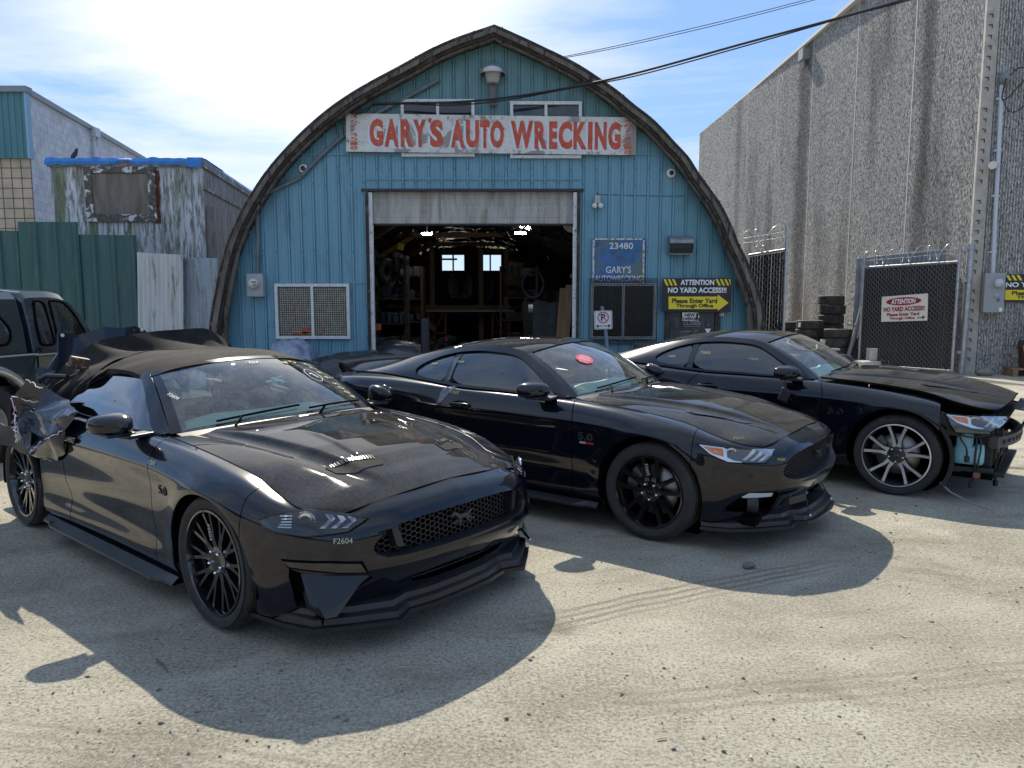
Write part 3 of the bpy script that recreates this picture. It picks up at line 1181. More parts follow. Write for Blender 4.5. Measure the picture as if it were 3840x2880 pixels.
    for S in (-1, 1):
        G = np.array([ws_pt(np.linspace(0, 1, 30), np.full(30, v)) for v in np.linspace(.922, 1.0, 5)])
        keep(patch('windscreen_pillar', G, PAINT, car, S, .02, flip=False))
        if not conv:
            P = side_ring(DLO_FAST)
            keep(patch('side_window_frame', P, PAINT, car, S, .014, flip=True))
            for nm, poly in (('door_window', DOORGL_F), ('quarter_window', QGL_F)):
                mbg = glass_fill(poly, .006)
                if S < 0: mirror_glass(mbg)
                keep(mbg.build(nm, TINT, car))
            pb = MB()
            P = np.array([side_pt(np.full(12, x), np.linspace(.03, .90, 12)) for x in (-.61, -.545)])
            if S < 0: P = flipy(P)
            pb.grid(P, flip=S > 0)
            o = pb.build('door_pillar', GLOSSB, car)
            solid(o, .012)
            keep(o)
        else:
            P = np.array([side_pt(np.linspace(.62, -.02, 30), np.full(30, a)) for a in (.0, .05)])
            # frameless glass
            mbg = glass_fill(DLO_CONV, .004)
            if S < 0: mirror_glass(mbg)
            keep(mbg.build('door_window', TINT, car))
            xq = np.linspace(.04, .62, 40)
            lo_ = np.interp(xq, [.04, .23, .40, .53, .55, .62], [.87, .79, .60, .10, 0, 0])
            G = np.array([side_pt(xq, lo_ + (1 - lo_) * a) for a in np.linspace(0, 1.0, 8)])
            keep(patch('windscreen_pillar', G, PAINT, car, S, .012, flip=True))
        # weatherstrip along the belt
        tb = MB()
        xs = np.linspace(.60, -.98 if not conv else -.75, 40)
        P = side_pt(xs, np.full(40, .03))
        P[:, 1] += .004
        if S < 0: P[:, 1] *= -1
        tb.tube([tuple(p) for p in P], .007, 6)
        keep(tb.build('belt_trim', SATIN, car))
    if not conv:
        xh = .10 + .11 * (1 - vv**2)
        xe = -.80 + .10 * (1 - vv**2) * -1
        Gr = np.array([roof_pt(xe + (xh - xe) * u - .004 * (u == 1), vv) for u in np.linspace(0, 1, 40)])
        mb = MB(); mb.grid(Gr, flip=False)
        roof = keep(mb.build('roof', DUSTY, car)); solid(roof, .012)
        xb = np.full_like(vv, -1.80)
        Gb = np.array([roof_pt(xb + (xe - .006 - xb) * u, vv * .88) for u in np.linspace(0, 1, 34)])
        mb = MB(); mb.grid(Gb)
        keep(mb.build('rear_window', REARG, car))
        for S in (-1, 1):
            Gc = np.array([roof_pt(-1.80 + (-.806 + 1.80) * np.linspace(0, 1, 34), np.full(34, v)) for v in np.linspace(.88, 1, 5)])
            keep(patch('rear_pillar', Gc, PAINT, car, S, .014, flip=False))
        # deck lid
        e = wall(np.linspace(15, 20, 40), [8.0])[:, 0]
        D = []
        for p in e:
            D.append([(p[0], p[1] * v, p[2] + .012 * (1 - v * v)) for v in np.linspace(-1, 1, 21)])
        mb = MB(); mb.grid(np.array(D), flip=True)
        keep(mb.build('boot_lid', DUSTY, car))
    # ---- interior
    sb = MB()
    for y in (-.36, .36):
        st = MB()
        st.smooth = True
        st.box((-.10, y, .52), (.52, .48, .16), ch=.06)
        st.box((-.42, y, .78), (.14, .46, .58), ry=R(-16), ch=.055)
        st.box((-.53, y, 1.10), (.10, .24, .17), ry=R(-10), ch=.045)
        keep(st.build('seat', SEATM, car))
    db = MB()
    prof = [(.32, .60), (.29, .82), (.34, .945), (.42, .978), (.54, .982), (.66, .962), (.76, .925), (.76, .6)]
    Pd = [[(x - .10 * (y / .7) ** 2, y, z + (.020 * math.exp(-((abs(y) - .36) / .17) ** 2) if .9 < z and x < .6 else 0) - (.075 * (y / .7) ** 2 if z > .75 else 0)) for x, z in prof] for y in np.linspace(-.70, .70, 29)]
    db.grid(np.array(Pd))
    dash = keep(db.build('dashboard', DASHM, car, sharp=50))
    wb = MB()
    c = Vector((.20, .36, .90))
    ax = Vector((-.9, 0, .42)).normalized()
    u_ = Vector((0, 1, 0)); v_ = ax.cross(u_)
    wb.tube([c + (u_ * math.cos(a) + v_ * math.sin(a)) * .18 for a in np.linspace(0, 2 * math.pi, 29)[:-1]], .015, 8, closed=True)
    for a in (0, math.pi, -math.pi / 2):
        wb.tube([c, c + (u_ * math.cos(a) + v_ * math.sin(a)) * .18], .02, 6)
    keep(wb.build('steering_wheel', SEATM, car))
    hb = MB()
    hb.box((.10, .0, 1.235), (.03, .24, .06), ch=.02)
    keep(hb.build('interior_mirror', BLACKP, car))
    # ---- mirrors
    for S in (-1, 1):
        mb = MB()
        mb.smooth = True
        prof = []
        # housing: rounded wedge
        rows = []
        for a in np.linspace(0, 2 * math.pi, 25)[:-1]:
            ca, sa = math.cos(a), math.sin(a)
            yy = math.copysign(abs(ca) ** .62, ca)
            zz = math.copysign(abs(sa) ** .62, sa)
            row = []
            for k, (dx, s) in enumerate(((0.0, .93), (.012, 1.0), (.05, 1.0), (.10, .88), (.135, .66), (.155, .36), (.162, .02))):
                hz = .068 if zz > 0 else .054
                yo = yy * .108 * s
                row.append((.385 + dx - .05 * (yy * .5), S * (.985 + yo), .985 + zz * hz * s * (1 - .12 * yy)))
            rows.append(row)
        mb.grid(np.array(rows), closed_u=True, flip=S > 0)
        mir = mb.build('wing_mirror', PAINT, car, sharp=60)
        keep(mir)
        gb = MB()
        gb.add([(r[0][0] + .004, S * .985 + (r[0][1] - S * .985) * .94, .985 + (r[0][2] - .985) * .94) for r in rows], [tuple(range(24)) if S > 0 else tuple(range(24))[::-1]])
        gb.build('mirror_glass', CHROME, mir)
        ab = MB()
        ab.box((.50, S * .86, .925), (.10, .20, .022), rz=S * R(-12), ch=.009)
        ab.box((.455, S * .955, .935), (.11, .16, .020), ch=.008)
        ab.build('mirror_arm', BLACKP, mir)
    # ---- door handles
    for S in (-1, 1):
        p, n = SK.side(-.33, .815, S)
        hb = MB()
        hb.smooth = True
        hb.box((-.33, p.y + n.y * .016, .812), (.20, .022, .034), rz=0, ch=.010)
        h = keep(hb.build('door_handle', PAINT, car))
        cb = MB()
        pts = [(-.33 + .10 * math.cos(a), .806 + .036 * math.sin(a)) for a in np.linspace(0, 2 * math.pi, 20)[:-1]]
        lay(cb, pts, lambda x, z: SK.side(x, z, S), .0025, .02)
        cb.build('handle_recess', SEAM, h)
    # ---- character details laid on the right and left sides
    for S in (-1, 1):
        pr = lambda x, z: SK.side(x, z, S)
        ln = MB()
        lay(ln, rounded([(.16, .475), (.55, .452), (.80, .425), (.885, .365), (.86, .352), (.60, .385), (.30, .43)], 2), pr, -.002, .03) if False else None
    # ---- sill blade
    for S in (-1, 1):
        kb = MB()
        P = []
        for x in np.linspace(-.92, .96, 20):
            yy = .955 if -.8 < x < .85 else .925
            P.append([(x, S * .84, .185), (x, S * .89, .200), (x, S * yy, .172), (x, S * (yy + .004), .160), (x, S * .84, .165)])
        kb.grid(np.array(P), smooth=False, flip=S < 0)
        if not bare: keep(kb.build('sill_blade', SATIN, car))
    # ---- wipers
    for y0, y1 in ((-.50, .04), (.10, .62)):
        wb = MB()
        a = ws_pt(np.array([.02]), np.array([y0 / .735]))[0] + np.array([.03, 0, .012])
        P = [ws_pt(np.array([.035 + .05 * t]), np.array([(y0 + (y1 - y0) * t) / .735]))[0] + np.array([.012, 0, .016]) for t in np.linspace(0, 1, 12)]
        wb.tube([tuple(p) for p in P], .007, 6)
        wb.tube([(.80, (y0 + y1) / 2 - .2, .955), tuple(P[3]), tuple(P[6])], .008, 6)
        keep(wb.build('wiper', SEAM, car))
    # cowl grille panel between hood and windscreen
    cw = MB()
    P = np.array([[tuple(ws_pt(np.array([-.01 - .0 * t]), np.array([v]))[0] * (1 - t) + np.array([.72 + .14 * (1 - v * v), .725 * v, .902 + .045 * (1 - v * v)]) * t) for t in np.linspace(0, 1, 5)] for v in np.linspace(-.96, .96, 31)])
    cw.grid(P, flip=False)
    keep(cw.build('cowl_panel', BLACKP, car))
    # ---- head lamps
    for S in (-1, 1):
        D = dproj if S < 0 else dprojL
        if conv:
            outl = [(-.236, .674), (-.184, .699), (-.105, .716), (-.003, .720), (.113, .702), (.261, .676), (.172, .630), (-.01, .615), (-.145, .627), (-.211, .643)]
        else:
            outl = [(-.303, .720), (-.151, .705), (-.019, .694), (.186, .678), (.10, .606), (-.136, .614), (-.237, .657)]
            if bare: outl = [(-.301, .722), (-.18, .711), (.201, .690), (.034, .612), (-.01, .570), (-.245, .576), (-.275, .633)]
        hb = MB()
        lay(hb, outl, D, .003, .03)
        lampb = bpy.data.objects.new('headlight', None)
        lampb.empty_display_size = .1
        link(lampb, car)
        parts.append(lampb)
        hb.build('lamp_housing', GLOSSB if conv else pm('lamp_bowl', (.10, .10, .105), .35, metal=.5, coat=.4), lampb)
        if conv:
            strips = [[(.062 + k * .052, .700 - k * .007), (.098 + k * .05, .693 - k * .007), (.112 + k * .048, .680 - k * .005), (.070 + k * .05, .648 - k * .002), (.045 + k * .05, .650 - k * .002), (.086 + k * .05, .679 - k * .006)] for k in range(3)]
        else:
            strips = [[(.028 + k * .066, .689 - k * .004), (.062 + k * .066, .688 - k * .004), (-.028 + k * .05, .627 - k * .004), (-.056 + k * .05, .628 - k * .004)] for k in range(3)]
        for q in strips:
            stb = MB(); lay(stb, q, D, .009, .03)
            stb.build('light_strip', DRLD if conv else DRL, lampb)
        # projector with its ring
        pc = (-.022, .678) if conv else (-.112, .666)
        p, n = D(*pc)
        M = frame(p + n * .004, Vector((n.y, -n.x, 0)), (0, 0, 1))
        pb = MB()
        pb.lathe([(.040, .0), (.038, .013), (.030, .011), (.027, .005)], M, 32)
        pb.build('projector_ring', SILVER, lampb)
        qb = MB()
        qb.lathe([(.027, .005), (.022, .012), (.012, .016), (.0, .017)], M, 24)
        qb.build('projector_lens', LENS if False else pm('projector_glass', (.10, .12, .14), .05, coat=1.0), lampb)
        if conv:
            tb = MB()
            for k in range(28):
                a = 2 * math.pi * k / 28
                if -2.2 < a - math.pi < 1.9:
                    tb.tube([M @ Vector((.041 * math.cos(a), .041 * math.sin(a), .007)), M @ Vector((.050 * math.cos(a), .050 * math.sin(a), .007))], .0022, 4)
            for k in range(5):
                lay(tb, [(-.125 - .008 * abs(k - 1.5), .700 - k * .011), (-.080, .702 - k * .011), (-.080, .697 - k * .011), (-.125 - .008 * abs(k - 1.5), .695 - k * .011)], D, .008, .04)
            tb.build('ring_marks', SILVER, lampb)
        else:
            ab = MB(); lay(ab, [(-.272, .706), (-.16, .696), (-.158, .646), (-.222, .664)], D, .007, .03)
            ab.build('side_reflector', AMBER, lampb)
            ab = MB()
            lay(ab, [(-.296, .716), (-.150, .701), (-.135, .69), (-.14, .645), (-.10, .625), (-.05, .618), (-.06, .612), (-.135, .617), (-.232, .655)], D, .006, .03)
            ab.build('lamp_bezel', SILVER, lampb)
        lb = MB(); lay(lb, outl, D, .010, .03)
        lb.build('lamp_lens', DARKLENS if conv else LENS, lampb)
        eb = MB()
        q = [Vector((a, b)) for a, b in outl] + [Vector(outl[0])]
        seam(eb, [tuple(v) for v in q], D, .005, .003)
        eb.build('lamp_seal', SEAM, lampb)
    # ---- nose
    if not bare:
        gx = lambda y, z: front_x(y, z) - .055 - (.66 - z) * .05
        gb = MB()
        if conv:
            hexgrid(gb, grille, .0155, 1.25, lambda y, z: (gx(y, z), y, z), .0022)
        else:
            hexgrid(gb, grille, .012, 1.25, lambda y, z: (gx(y, z), y, z), .0022)
        bk = MB()
        bk.add([(front_x(y, z) - .11, y, z) for y, z in [(p * 1.06, .56 + (q - .56) * 1.12) for p, q in grille]], [tuple(range(8))[::-1]])
        gr = bpy.data.objects.new('grille', None)
        gr.empty_display_size = .1
        link(gr, car); parts.append(gr)
        gb.build('grille_mesh', SATIN, gr)
        bk.build('grille_backing', SEAM, gr)
        # return lip of the opening
        ring = resample(rounded(grille, 2), 90)
        P = [[(front_x(p.x, p.y) + .003, p.x, p.y), (front_x(p.x, p.y) - .006, p.x * .985, .56 + (p.y - .56) * .965), (front_x(p.x, p.y) - .075, p.x * .965, .56 + (p.y - .56) * .92)] for p in ring]
        rb = MB(); rb.grid(np.array(P), closed_u=True, flip=False)
        rb.build('grille_surround', SATIN, gr)
        hm = MB()
        V, F = horse_mark(.085 if conv else .075)
        c0 = Vector((gx(0, .580) + .022, 0, .580))
        M = frame(c0, (0, 1, 0), (-.12, 0, 1))
        fwd = [M @ Vector(v) for v in V]
        nb = len(fwd)
        hm.add(fwd, F, False)
        hm.add([p - Vector((.010, 0, 0)) for p in fwd], [f[::-1] for f in F], False)
        hm.build('horse_emblem', RIMG, gr)
        if conv:
            for S in (-1, 1):
                vb = MB()
                # slanted pony-box bars
                A = [(S * .465, .640), (S * .432, .650), (S * .398, .520), (S * .437, .526)]
                V = [(gx(y, z) + .045, y, z) for y, z in A] + [(gx(y, z) + .0, y, z) for y, z in A]
                vb.add(V, [(0, 1, 2, 3), (0, 4, 5, 1), (1, 5, 6, 2), (2, 6, 7, 3), (3, 7, 4, 0)])
                vb.build('grille_bar', SATIN, gr)
        # lower intake
        lb = MB()
        lx = lambda y, z: front_x(y, z) - .05
        lb.add([(front_x(y, z) - .08, y, z) for y, z in [(p * 1.05, .32 + (q - .32) * 1.15) for p, q in low]], [(3, 2, 1, 0)])
        lo = lb.build('lower_intake', SEAM, car); parts.append(lo)
        sb = MB()
        for z in ((.318, .345) if conv else (.28, .32)):
            sb.tube([(lx(y, z) + .01, y, z) for y in np.linspace(-.37, .37, 11)], .004, 6)
        for y in np.linspace(-.33, .33, 6):
            sb.tube([(lx(y, z) + .01, y, z) for z in ((.30, .365) if conv else (.25, .345))], .004, 6)
        sb.build('intake_bars', SATIN, lo)
        for S in (-1, 1):
            # corner pocket: dark recess with a shiny winglet (later nose) or fog lamp (earlier nose)
            cb = MB()
            if conv:
                pk = [(.858, .48), (.53, .42), (.59, .36), (.72, .24), (.80, .25)]
                cb.add([(front_x(S * min(y, .85), z) - .06, S * y, z) for y, z in pk], [(0, 1, 2, 3, 4) if S < 0 else (4, 3, 2, 1, 0)])
                o = cb.build('corner_intake', SEAM, car)
                wb = MB()
                q = [(.545, .409), (.600, .362), (.720, .246), (.758, .237), (.790, .268), (.792, .430)]
                V = [Vector((front_x(S * y, max(z, .41)) + (-.035 if z > .35 else .040) - (.02 if y > .78 else 0), S * y, z)) for y, z in q]
                V2 = [v - Vector((.03, 0, 0)) for v in V]
                n6 = len(q)
                wb.add(V + V2, [tuple(range(n6)) if S < 0 else tuple(range(n6))[::-1]] + [(i, n6 + i, n6 + (i + 1) % n6, (i + 1) % n6) for i in range(n6)], False)
                wb.build('intake_winglet', PAINT, o)
                eb = MB()
                bar = [(.852, .500), (.72, .495), (.618, .482), (.594, .440), (.70, .452), (.838, .476)]
                lay(eb, [(S * y, z) for y, z in bar], fproj, .012, .025)
                lay(cb2 := MB(), [(S * y, z) for y, z in [(.857, .508), (.72, .503), (.605, .490), (.582, .430), (.70, .441), (.842, .465)]], fproj, .003, .025)
                cb2.build('bar_recess', SEAM, o)
                eb.build('indicator_bar', GLOSSB, o)
            else:
                pk = [(.60, .415), (.775, .42), (.805, .40), (.84, .31), (.734, .295), (.62, .285)]
                cb.add([(front_x(S * min(y, .84), z) - .07, S * y, z) for y, z in pk], [tuple(range(6)) if S < 0 else tuple(range(6))[::-1]])
                o = cb.build('corner_intake', SEAM, car)
                fb = MB()
                M = frame((front_x(S * .715, .335) - .045, S * .715, .335), Vector((-S * .5, .86, 0)) if False else (0.45 * S, 1, 0), (0, 0, 1))
                fb.lathe([(.066, -.03), (.064, .035), (.048, .042), (.043, .02), (.0, .012)], M, 28)
                fb.build('fog_lamp', BLACKP, o)
                ib2 = MB()
                lay(ib2, [(S * y, z) for y, z in [(.808, .388), (.783, .416), (.663, .411), (.662, .386), (.797, .382)]], fproj, .006, .03)
                ib2.build('indicator_lamp', DRL, o)
            parts.append(o)
        # splitter
        spl = MB()
        if conv:
            E = [(1.62, .875), (1.88, .845), (2.04, .80), (2.15, .65), (2.275, .465), (2.215, .355), (2.245, .20), (2.25, 0)]
            I = [(1.62, .80), (1.80, .80), (1.95, .72), (2.06, .58), (2.12, .43), (2.13, .33), (2.16, .2), (2.17, 0)]
        else:
            E = [(1.73, .885), (1.91, .82), (2.06, .69), (2.215, .50), (2.20, .37), (2.275, .34), (2.30, .2), (2.31, 0)]
            I = [(1.73, .80), (1.86, .74), (1.97, .64), (2.07, .48), (2.12, .36), (2.14, .30), (2.17, .2), (2.18, 0)]
        E = E + [(x, -y) for x, y in E[::-1]][1:]
        I = I + [(x, -y) for x, y in I[::-1]][1:]
        zt, zb = (.190, .170) if conv else (.165, .145)
        lip = .05
        # plate, then an upright lip set back above it
        A = [[(ix, iy, zt), (ex, ey, zt - .004), (ex, ey, zb - .004), (ix, iy, zb)] for (ex, ey), (ix, iy) in zip(E, I)]
        spl.grid(np.array(A), smooth=False, flip=False)
        spl.add(A[0], [(0, 1, 2, 3)]); spl.add(A[-1], [(3, 2, 1, 0)])
        Bq = []
        for (ex, ey), (ix, iy) in zip(E, I):
            f_ = lambda k: (ix + (ex - ix) * k, iy + (ey - iy) * k)
            Bq.append([(*f_(.80), zt), (*f_(.76), zt + .028), (*f_(.52), zt + .040), (*f_(.46), zt + .066), (*f_(-.1), zt + .085)])
        spl.grid(np.array(Bq), smooth=False, flip=False)
        parts.append(spl.build('front_splitter', SATIN, car))
        if not conv:
            for S in (-1, 1):
                r = MB()
                r.tube([(2.20, S * .20, .34), (2.265, S * .27, .185)], .0045, 8)
                st_ = r.build('splitter_strut', BLACKP, car)
                parts.append(st_)
                r = MB(); r.box((2.265, S * .27, .185), (.018, .018, .026), ry=R(30), ch=.004); r.build('strut_end', CHROME, st_)
            pbm = MB()
            pbm.box((2.235, -.48, .345), (.012, .20, .050), rz=R(-16), ch=.004)
            parts.append(pbm.build('plate_bracket', BLACKP, car))
    # lower everything built in body space to its ride height
    for o in parts:
        o.location.z += ZB
    return car, ZB
# ================================================================ SETTING
def at(u, v, Y):
    """point at depth Y whose picture position (3840 wide) is u, v"""
    up = -(v - 1440) / FPX
    ca, sa = math.cos(PITCH), math.sin(PITCH)
    d = Vector(((u - 1920) / FPX, ca + up * sa, -sa + up * ca))
    t = Y / d.y
    return Vector((d.x * t, Y, HCAM + d.z * t))

# ---- ground: one sheet to the horizon
def ground_mat():
    m = bpy.data.materials.new('dusty_yard')
    m.use_nodes = True
    t = NT(m.node_tree)
    b = t.n['Principled BSDF']
    tc = t.add('ShaderNodeTexCoord').outputs['Object']
    big = t.noise(tc, .35, 6, .6, .4)
    mid = t.noise(t.mapping(tc, (1, 1.5, 1), (3, 1, 0), (0, 0, .5)), 1.5, 8, .68, .5)
    fine = t.noise(tc, 62, 6, .82)
    col = t.ramp(t.math('ADD', t.math('MULTIPLY', big, .5), t.math('MULTIPLY', mid, .5)), [(.36, (.25, .225, .17)), (.5, (.375, .345, .272)), (.62, (.475, .445, .36))])
    col = t.mix(t.ramp(fine, [(.39, .80), (.50, 0.0)]), col, (.125, .115, .098))
    col = t.mix(t.ramp(fine, [(.52, 0.0), (.63, .55)]), col, (.56, .53, .46))
    vor = t.add('ShaderNodeTexVoronoi', {'Vector': tc, 'Scale': 42.0}, feature='F1')
    vcol = t.add('ShaderNodeSeparateColor', {0: vor.outputs['Color']})
    peb = t.math('MULTIPLY', t.ramp(vor.outputs['Distance'], [(.20, 1.0), (.30, 0.0)]), t.ramp(vcol.outputs[0], [(.80, 0.0), (.86, 1.0)]))
    col = t.mix(t.math('MULTIPLY', peb, .8), col, t.mix(vcol.outputs[1], (.07, .068, .062), (.55, .52, .46)))
    # oil and water stains, long drag marks
    st = t.noise(t.mapping(tc, (.9, 2.4, 1), (7, 2, 0), (0, 0, -.35)), .9, 7, .65, .8)
    col = t.mix(t.ramp(st, [(.56, 0.0), (.70, .55)]), col, (.17, .15, .12))
    ln = t.add('ShaderNodeTexWave', {'Vector': t.mapping(tc, (1, 1, 1), (0, 0, 0), (0, 0, .98)), 'Scale': .42, 'Distortion': 3.0, 'Detail': 3.0, 'Detail Scale': .5}, wave_type='BANDS')
    col = t.mix(t.math('MULTIPLY', t.ramp(ln.outputs['Fac'], [(.90, 0.0), (.97, .20)]), t.ramp(mid, [(.4, 0.0), (.6, 1.0)])), col, (.52, .48, .38))
    # tyre-tread marks pressed in the dust and some oil spots
    def trail(cx, cy, ang, half, width, freq, amt, col):
        mp = t.mapping(tc, (1, 1, 1))
        m_ = t.add('ShaderNodeMapping', {'Location': (-cx * math.cos(ang) - cy * math.sin(ang), cx * math.sin(ang) - cy * math.cos(ang), 0), 'Rotation': (0, 0, -ang), 'Vector': tc})
        s_ = t.add('ShaderNodeSeparateXYZ', {0: m_})
        q = t.math('ADD', s_.outputs[1], t.math('MULTIPLY', t.math('SUBTRACT', big, .5), .35))
        edge = t.ramp(t.math('DIVIDE', t.math('ABSOLUTE', q), width), [(.8, 1.0), (1.0, 0.0)])
        leng = t.ramp(t.math('DIVIDE', t.math('ABSOLUTE', s_.outputs[0]), half), [(.55, 1.0), (1.0, 0.0)])
        wv_ = t.math('SINE', t.math('MULTIPLY', q, freq))
        msk_ = t.math('MULTIPLY', t.math('MULTIPLY', edge, leng), t.ramp(t.math('MULTIPLY_ADD', wv_, .5, .5), [(.45, 0.0), (.7, amt)]))
        return t.mix(t.math('MULTIPLY', msk_, t.ramp(mid, [(.35, .3), (.6, 1.0)])), col, (.15, .13, .10))
    col = trail(1.0, 4.1, R(24), 1.3, .13, 95.0, .75, col)
    col = trail(1.9, 3.1, R(8), 2.2, .12, 88.0, .35, col)
    col = trail(-.6, 2.4, R(-12), 2.0, .12, 88.0, .30, col)
    oil = t.add('ShaderNodeTexVoronoi', {'Vector': t.mapping(tc, (1, 1, 1), (.37, .11, 0)), 'Scale': .62}, feature='F1')
    od = t.math('ADD', oil.outputs['Distance'], t.math('MULTIPLY', t.math('SUBTRACT', mid, .5), .55))
    col = t.mix(t.ramp(od, [(.07, .55), (.15, 0.0)]), col, (.10, .085, .065))
    t.put(b.inputs['Base Color'], col)
    b.inputs['Roughness'].default_value = .95
    b.inputs['Specular IOR Level'].default_value = .15
    h = t.math('ADD', t.math('MULTIPLY', fine, .55), t.math('MULTIPLY', t.noise(tc, 20, 6, .8), .22))
    h = t.math('ADD', h, t.math('MULTIPLY', peb, .25))
    bp = t.add('ShaderNodeBump', {'Strength': 1.0, 'Distance': .020, 'Height': h})
    t.put(b.inputs['Normal'], bp.outputs[0])
    return m
gm = MB()
xs = np.concatenate([[-400, -150, -60], np.linspace(-24, 24, 97), [60, 150, 400]])
ys = np.concatenate([[-400, -150, -50], np.linspace(-12, 44, 113), [80, 200, 600]])
from mathutils import noise as mnoise
Pg = [[(x, y, 0.0 if (abs(x) > 23 or y > 43 or y < -11) else .004 * mnoise.noise(Vector((x * .3, y * .3, 0))) - .002) for y in ys] for x in xs]
gm.grid(np.array(Pg), smooth=True, flip=False)
g = gm.build('ground', ground_mat())
tag(g, kind='structure')

STONE = pm('loose_stone', (.16, .15, .135), .9, var=.5, vscale=60)
sb = MB()
rg = random.Random(21)
for k in range(1900):
    y = 1.9 + 8 * rg.random() ** 1.6
    x = (rg.random() - .5) * 2 * (.75 * y)
    r = .0022 + .0075 * rg.random() ** 6
    sb.sphere((x, y, r * .25), r, 7, (rg.uniform(.7, 1.5), rg.uniform(.6, 1.2), .5), .38, rg)
tag(sb.build('gravel', STONE), kind='stuff')
CHIP = pm('straw_chip', (.42, .34, .22), .8, var=.3, vscale=30)
sb = MB()
for k in range(70):
    y = 2.0 + 6 * rg.random() ** 1.5
    x = (rg.random() - .5) * 2 * (.75 * y)
    l = rg.uniform(.01, .045)
    sb.box((x, y, .006), (l, .005, .004), rz=rg.random() * 3.1, ry=rg.uniform(-.1, .1))
tag(sb.build('litter', CHIP), kind='stuff')
# one brown twig in the shade of the first car
tw = MB()
p0 = at(590, 2470, 2.0); 
def gpt(u, v, z=0.0):
    up = -(v - 1440) / FPX
    ca, sa = math.cos(PITCH), math.sin(PITCH)
    d = Vector(((u - 1920) / FPX, ca + up * sa, -sa + up * ca))
    t = (z - HCAM) / d.z
    return Vector((0, 0, HCAM)) + d * t
tw.tube([gpt(585, 2470, .01), gpt(612, 2492, .014), gpt(628, 2518, .008)], [.004, .003, .002], 5)
tw.tube([gpt(612, 2492, .014), gpt(596, 2496, .02)], [.002, .001], 5)
tag(tw.build('twig', pm('twig_bark', (.14, .065, .035), .8)), 'small reddish brown twig lying in the shade beside the soft-top car', 'twig')
rk = MB(); q = gpt(2810, 2120, .02); rk.sphere(q, .035, 10, (1.3, .8, .5), .15, rg)
tag(rk.build('stone', STONE), 'flat dark stone on the ground in the shade of the fastback with the red sticker', 'stone')

# ---- woods behind the photographer (only seen mirrored in the paint)
WOODM = pm('far_woods', (.035, .036, .028), .95, var=.5, vscale=.8)
wb = MB()
rg = random.Random(2)
rows = []
for i in range(121):
    a = R(-200 + 220 * i / 120)
    rr_ = 34 + 3 * mnoise.noise(Vector((i * .3, 0, 4)))
    h = 3.0 + 1.2 * mnoise.noise(Vector((i * .35, 2, 0))) + .8 * rg.random()
    c, s = math.cos(a), math.sin(a)
    rows.append([(c * rr_, s * rr_ - 2, -.2), (c * (rr_ - .8), s * (rr_ - .8) - 2, h * .5), (c * rr_, s * rr_ - 2, h), (c * (rr_ + 4), s * (rr_ + 4) - 2, h * .4)])
wb.grid(np.array(rows), smooth=False)
for k in range(90):
    a = R(-200 + 220 * rg.random())
    p = Vector((math.cos(a) * 33, math.sin(a) * 33 - 2, 1.5))
    wb.tube([p, p + Vector((rg.uniform(-.5, .5), 0, rg.uniform(3, 6)))], [.12, .02], 5)
tag(wb.build('woods', WOODM), kind='stuff')

# ================================================================ BARN
BY = 14.0
WOOD = pm('weathered_board', (.115, .095, .075), .85, var=.5, vscale=5, stretch=(1, 1, .25), bump=.5, bscale=35, stain=(.21, .18, .145), sscale=6, sthr=(.54, .68), stain2=(.025, .021, .018), s2scale=9)
WOODD = pm('dark_rotten_board', (.034, .029, .025), .9, var=.5, vscale=7, bump=.5, bscale=30, stain=(.15, .13, .11), sscale=8, sthr=(.55, .7))
SHING = pm('roof_felt', (.05, .047, .042), .95, var=.5, vscale=9, bump=.6, bscale=25, stain=(.10, .095, .07), sscale=4)
def siding_mat():
    m = bpy.data.materials.new('blue_ribbed_siding')
    m.use_nodes = True
    t = NT(m.node_tree)
    b = t.n['Principled BSDF']
    tc = t.add('ShaderNodeTexCoord').outputs['Object']
    sp = t.add('ShaderNodeSeparateXYZ', {0: tc})
    streak = t.noise(t.mapping(tc, (9, 1, .35)), 1.0, 6, .65)
    low = t.ramp(streak, [(.3, (.118, .265, .350)), (.7, (.168, .345, .435))])
    top = t.ramp(streak, [(.3, (.088, .195, .215)), (.7, (.125, .255, .27))])
    zz = t.math('ADD', sp.outputs[2], t.math('MULTIPLY', t.noise(tc, .5, 2), .0))
    col = t.mix(t.ramp(t.math('MULTIPLY', zz, .1), [(.455, 0.0), (.50, 1.0)]), low, top)
    # greener sheets towards the right edge
    col = t.mix(t.ramp(t.math('ADD', t.math('MULTIPLY', sp.outputs[0], .1), .5), [(.78, 0.0), (.84, .7)]), col, (.085, .225, .255))
    grime = t.noise(t.mapping(tc, (3, 3, .8)), 1.4, 8, .7, .5)
    col = t.mix(t.ramp(grime, [(.54, 0.0), (.76, .55)]), col, (.05, .085, .08))
    chalk = t.noise(t.mapping(tc, (12, 2, 1.2), (2, 0, 5)), 1.2, 7, .7)
    col = t.mix(t.ramp(chalk, [(.62, 0.0), (.78, .3)]), col, (.34, .45, .50))
    spots = t.noise(t.mapping(tc, (1, 1, 1), (4, 4, 4)), 16, 4, .8)
    col = t.mix(t.ramp(spots, [(.70, 0.0), (.74, .7)]), col, (.07, .045, .03))
    t.put(b.inputs['Base Color'], col)
    t.put(b.inputs['Roughness'], t.ramp(grime, [(.3, .36), (.7, .6)]))
    bp = t.add('ShaderNodeBump', {'Strength': .25, 'Distance': .01, 'Height': t.noise(t.mapping(tc, (1, 1, .4)), 4, 4, .6)})
    t.put(b.inputs['Normal'], bp.outputs[0])
    return m
SIDING = siding_mat()
DARKSCREW = pm('screw_head', (.03, .03, .03), .6)

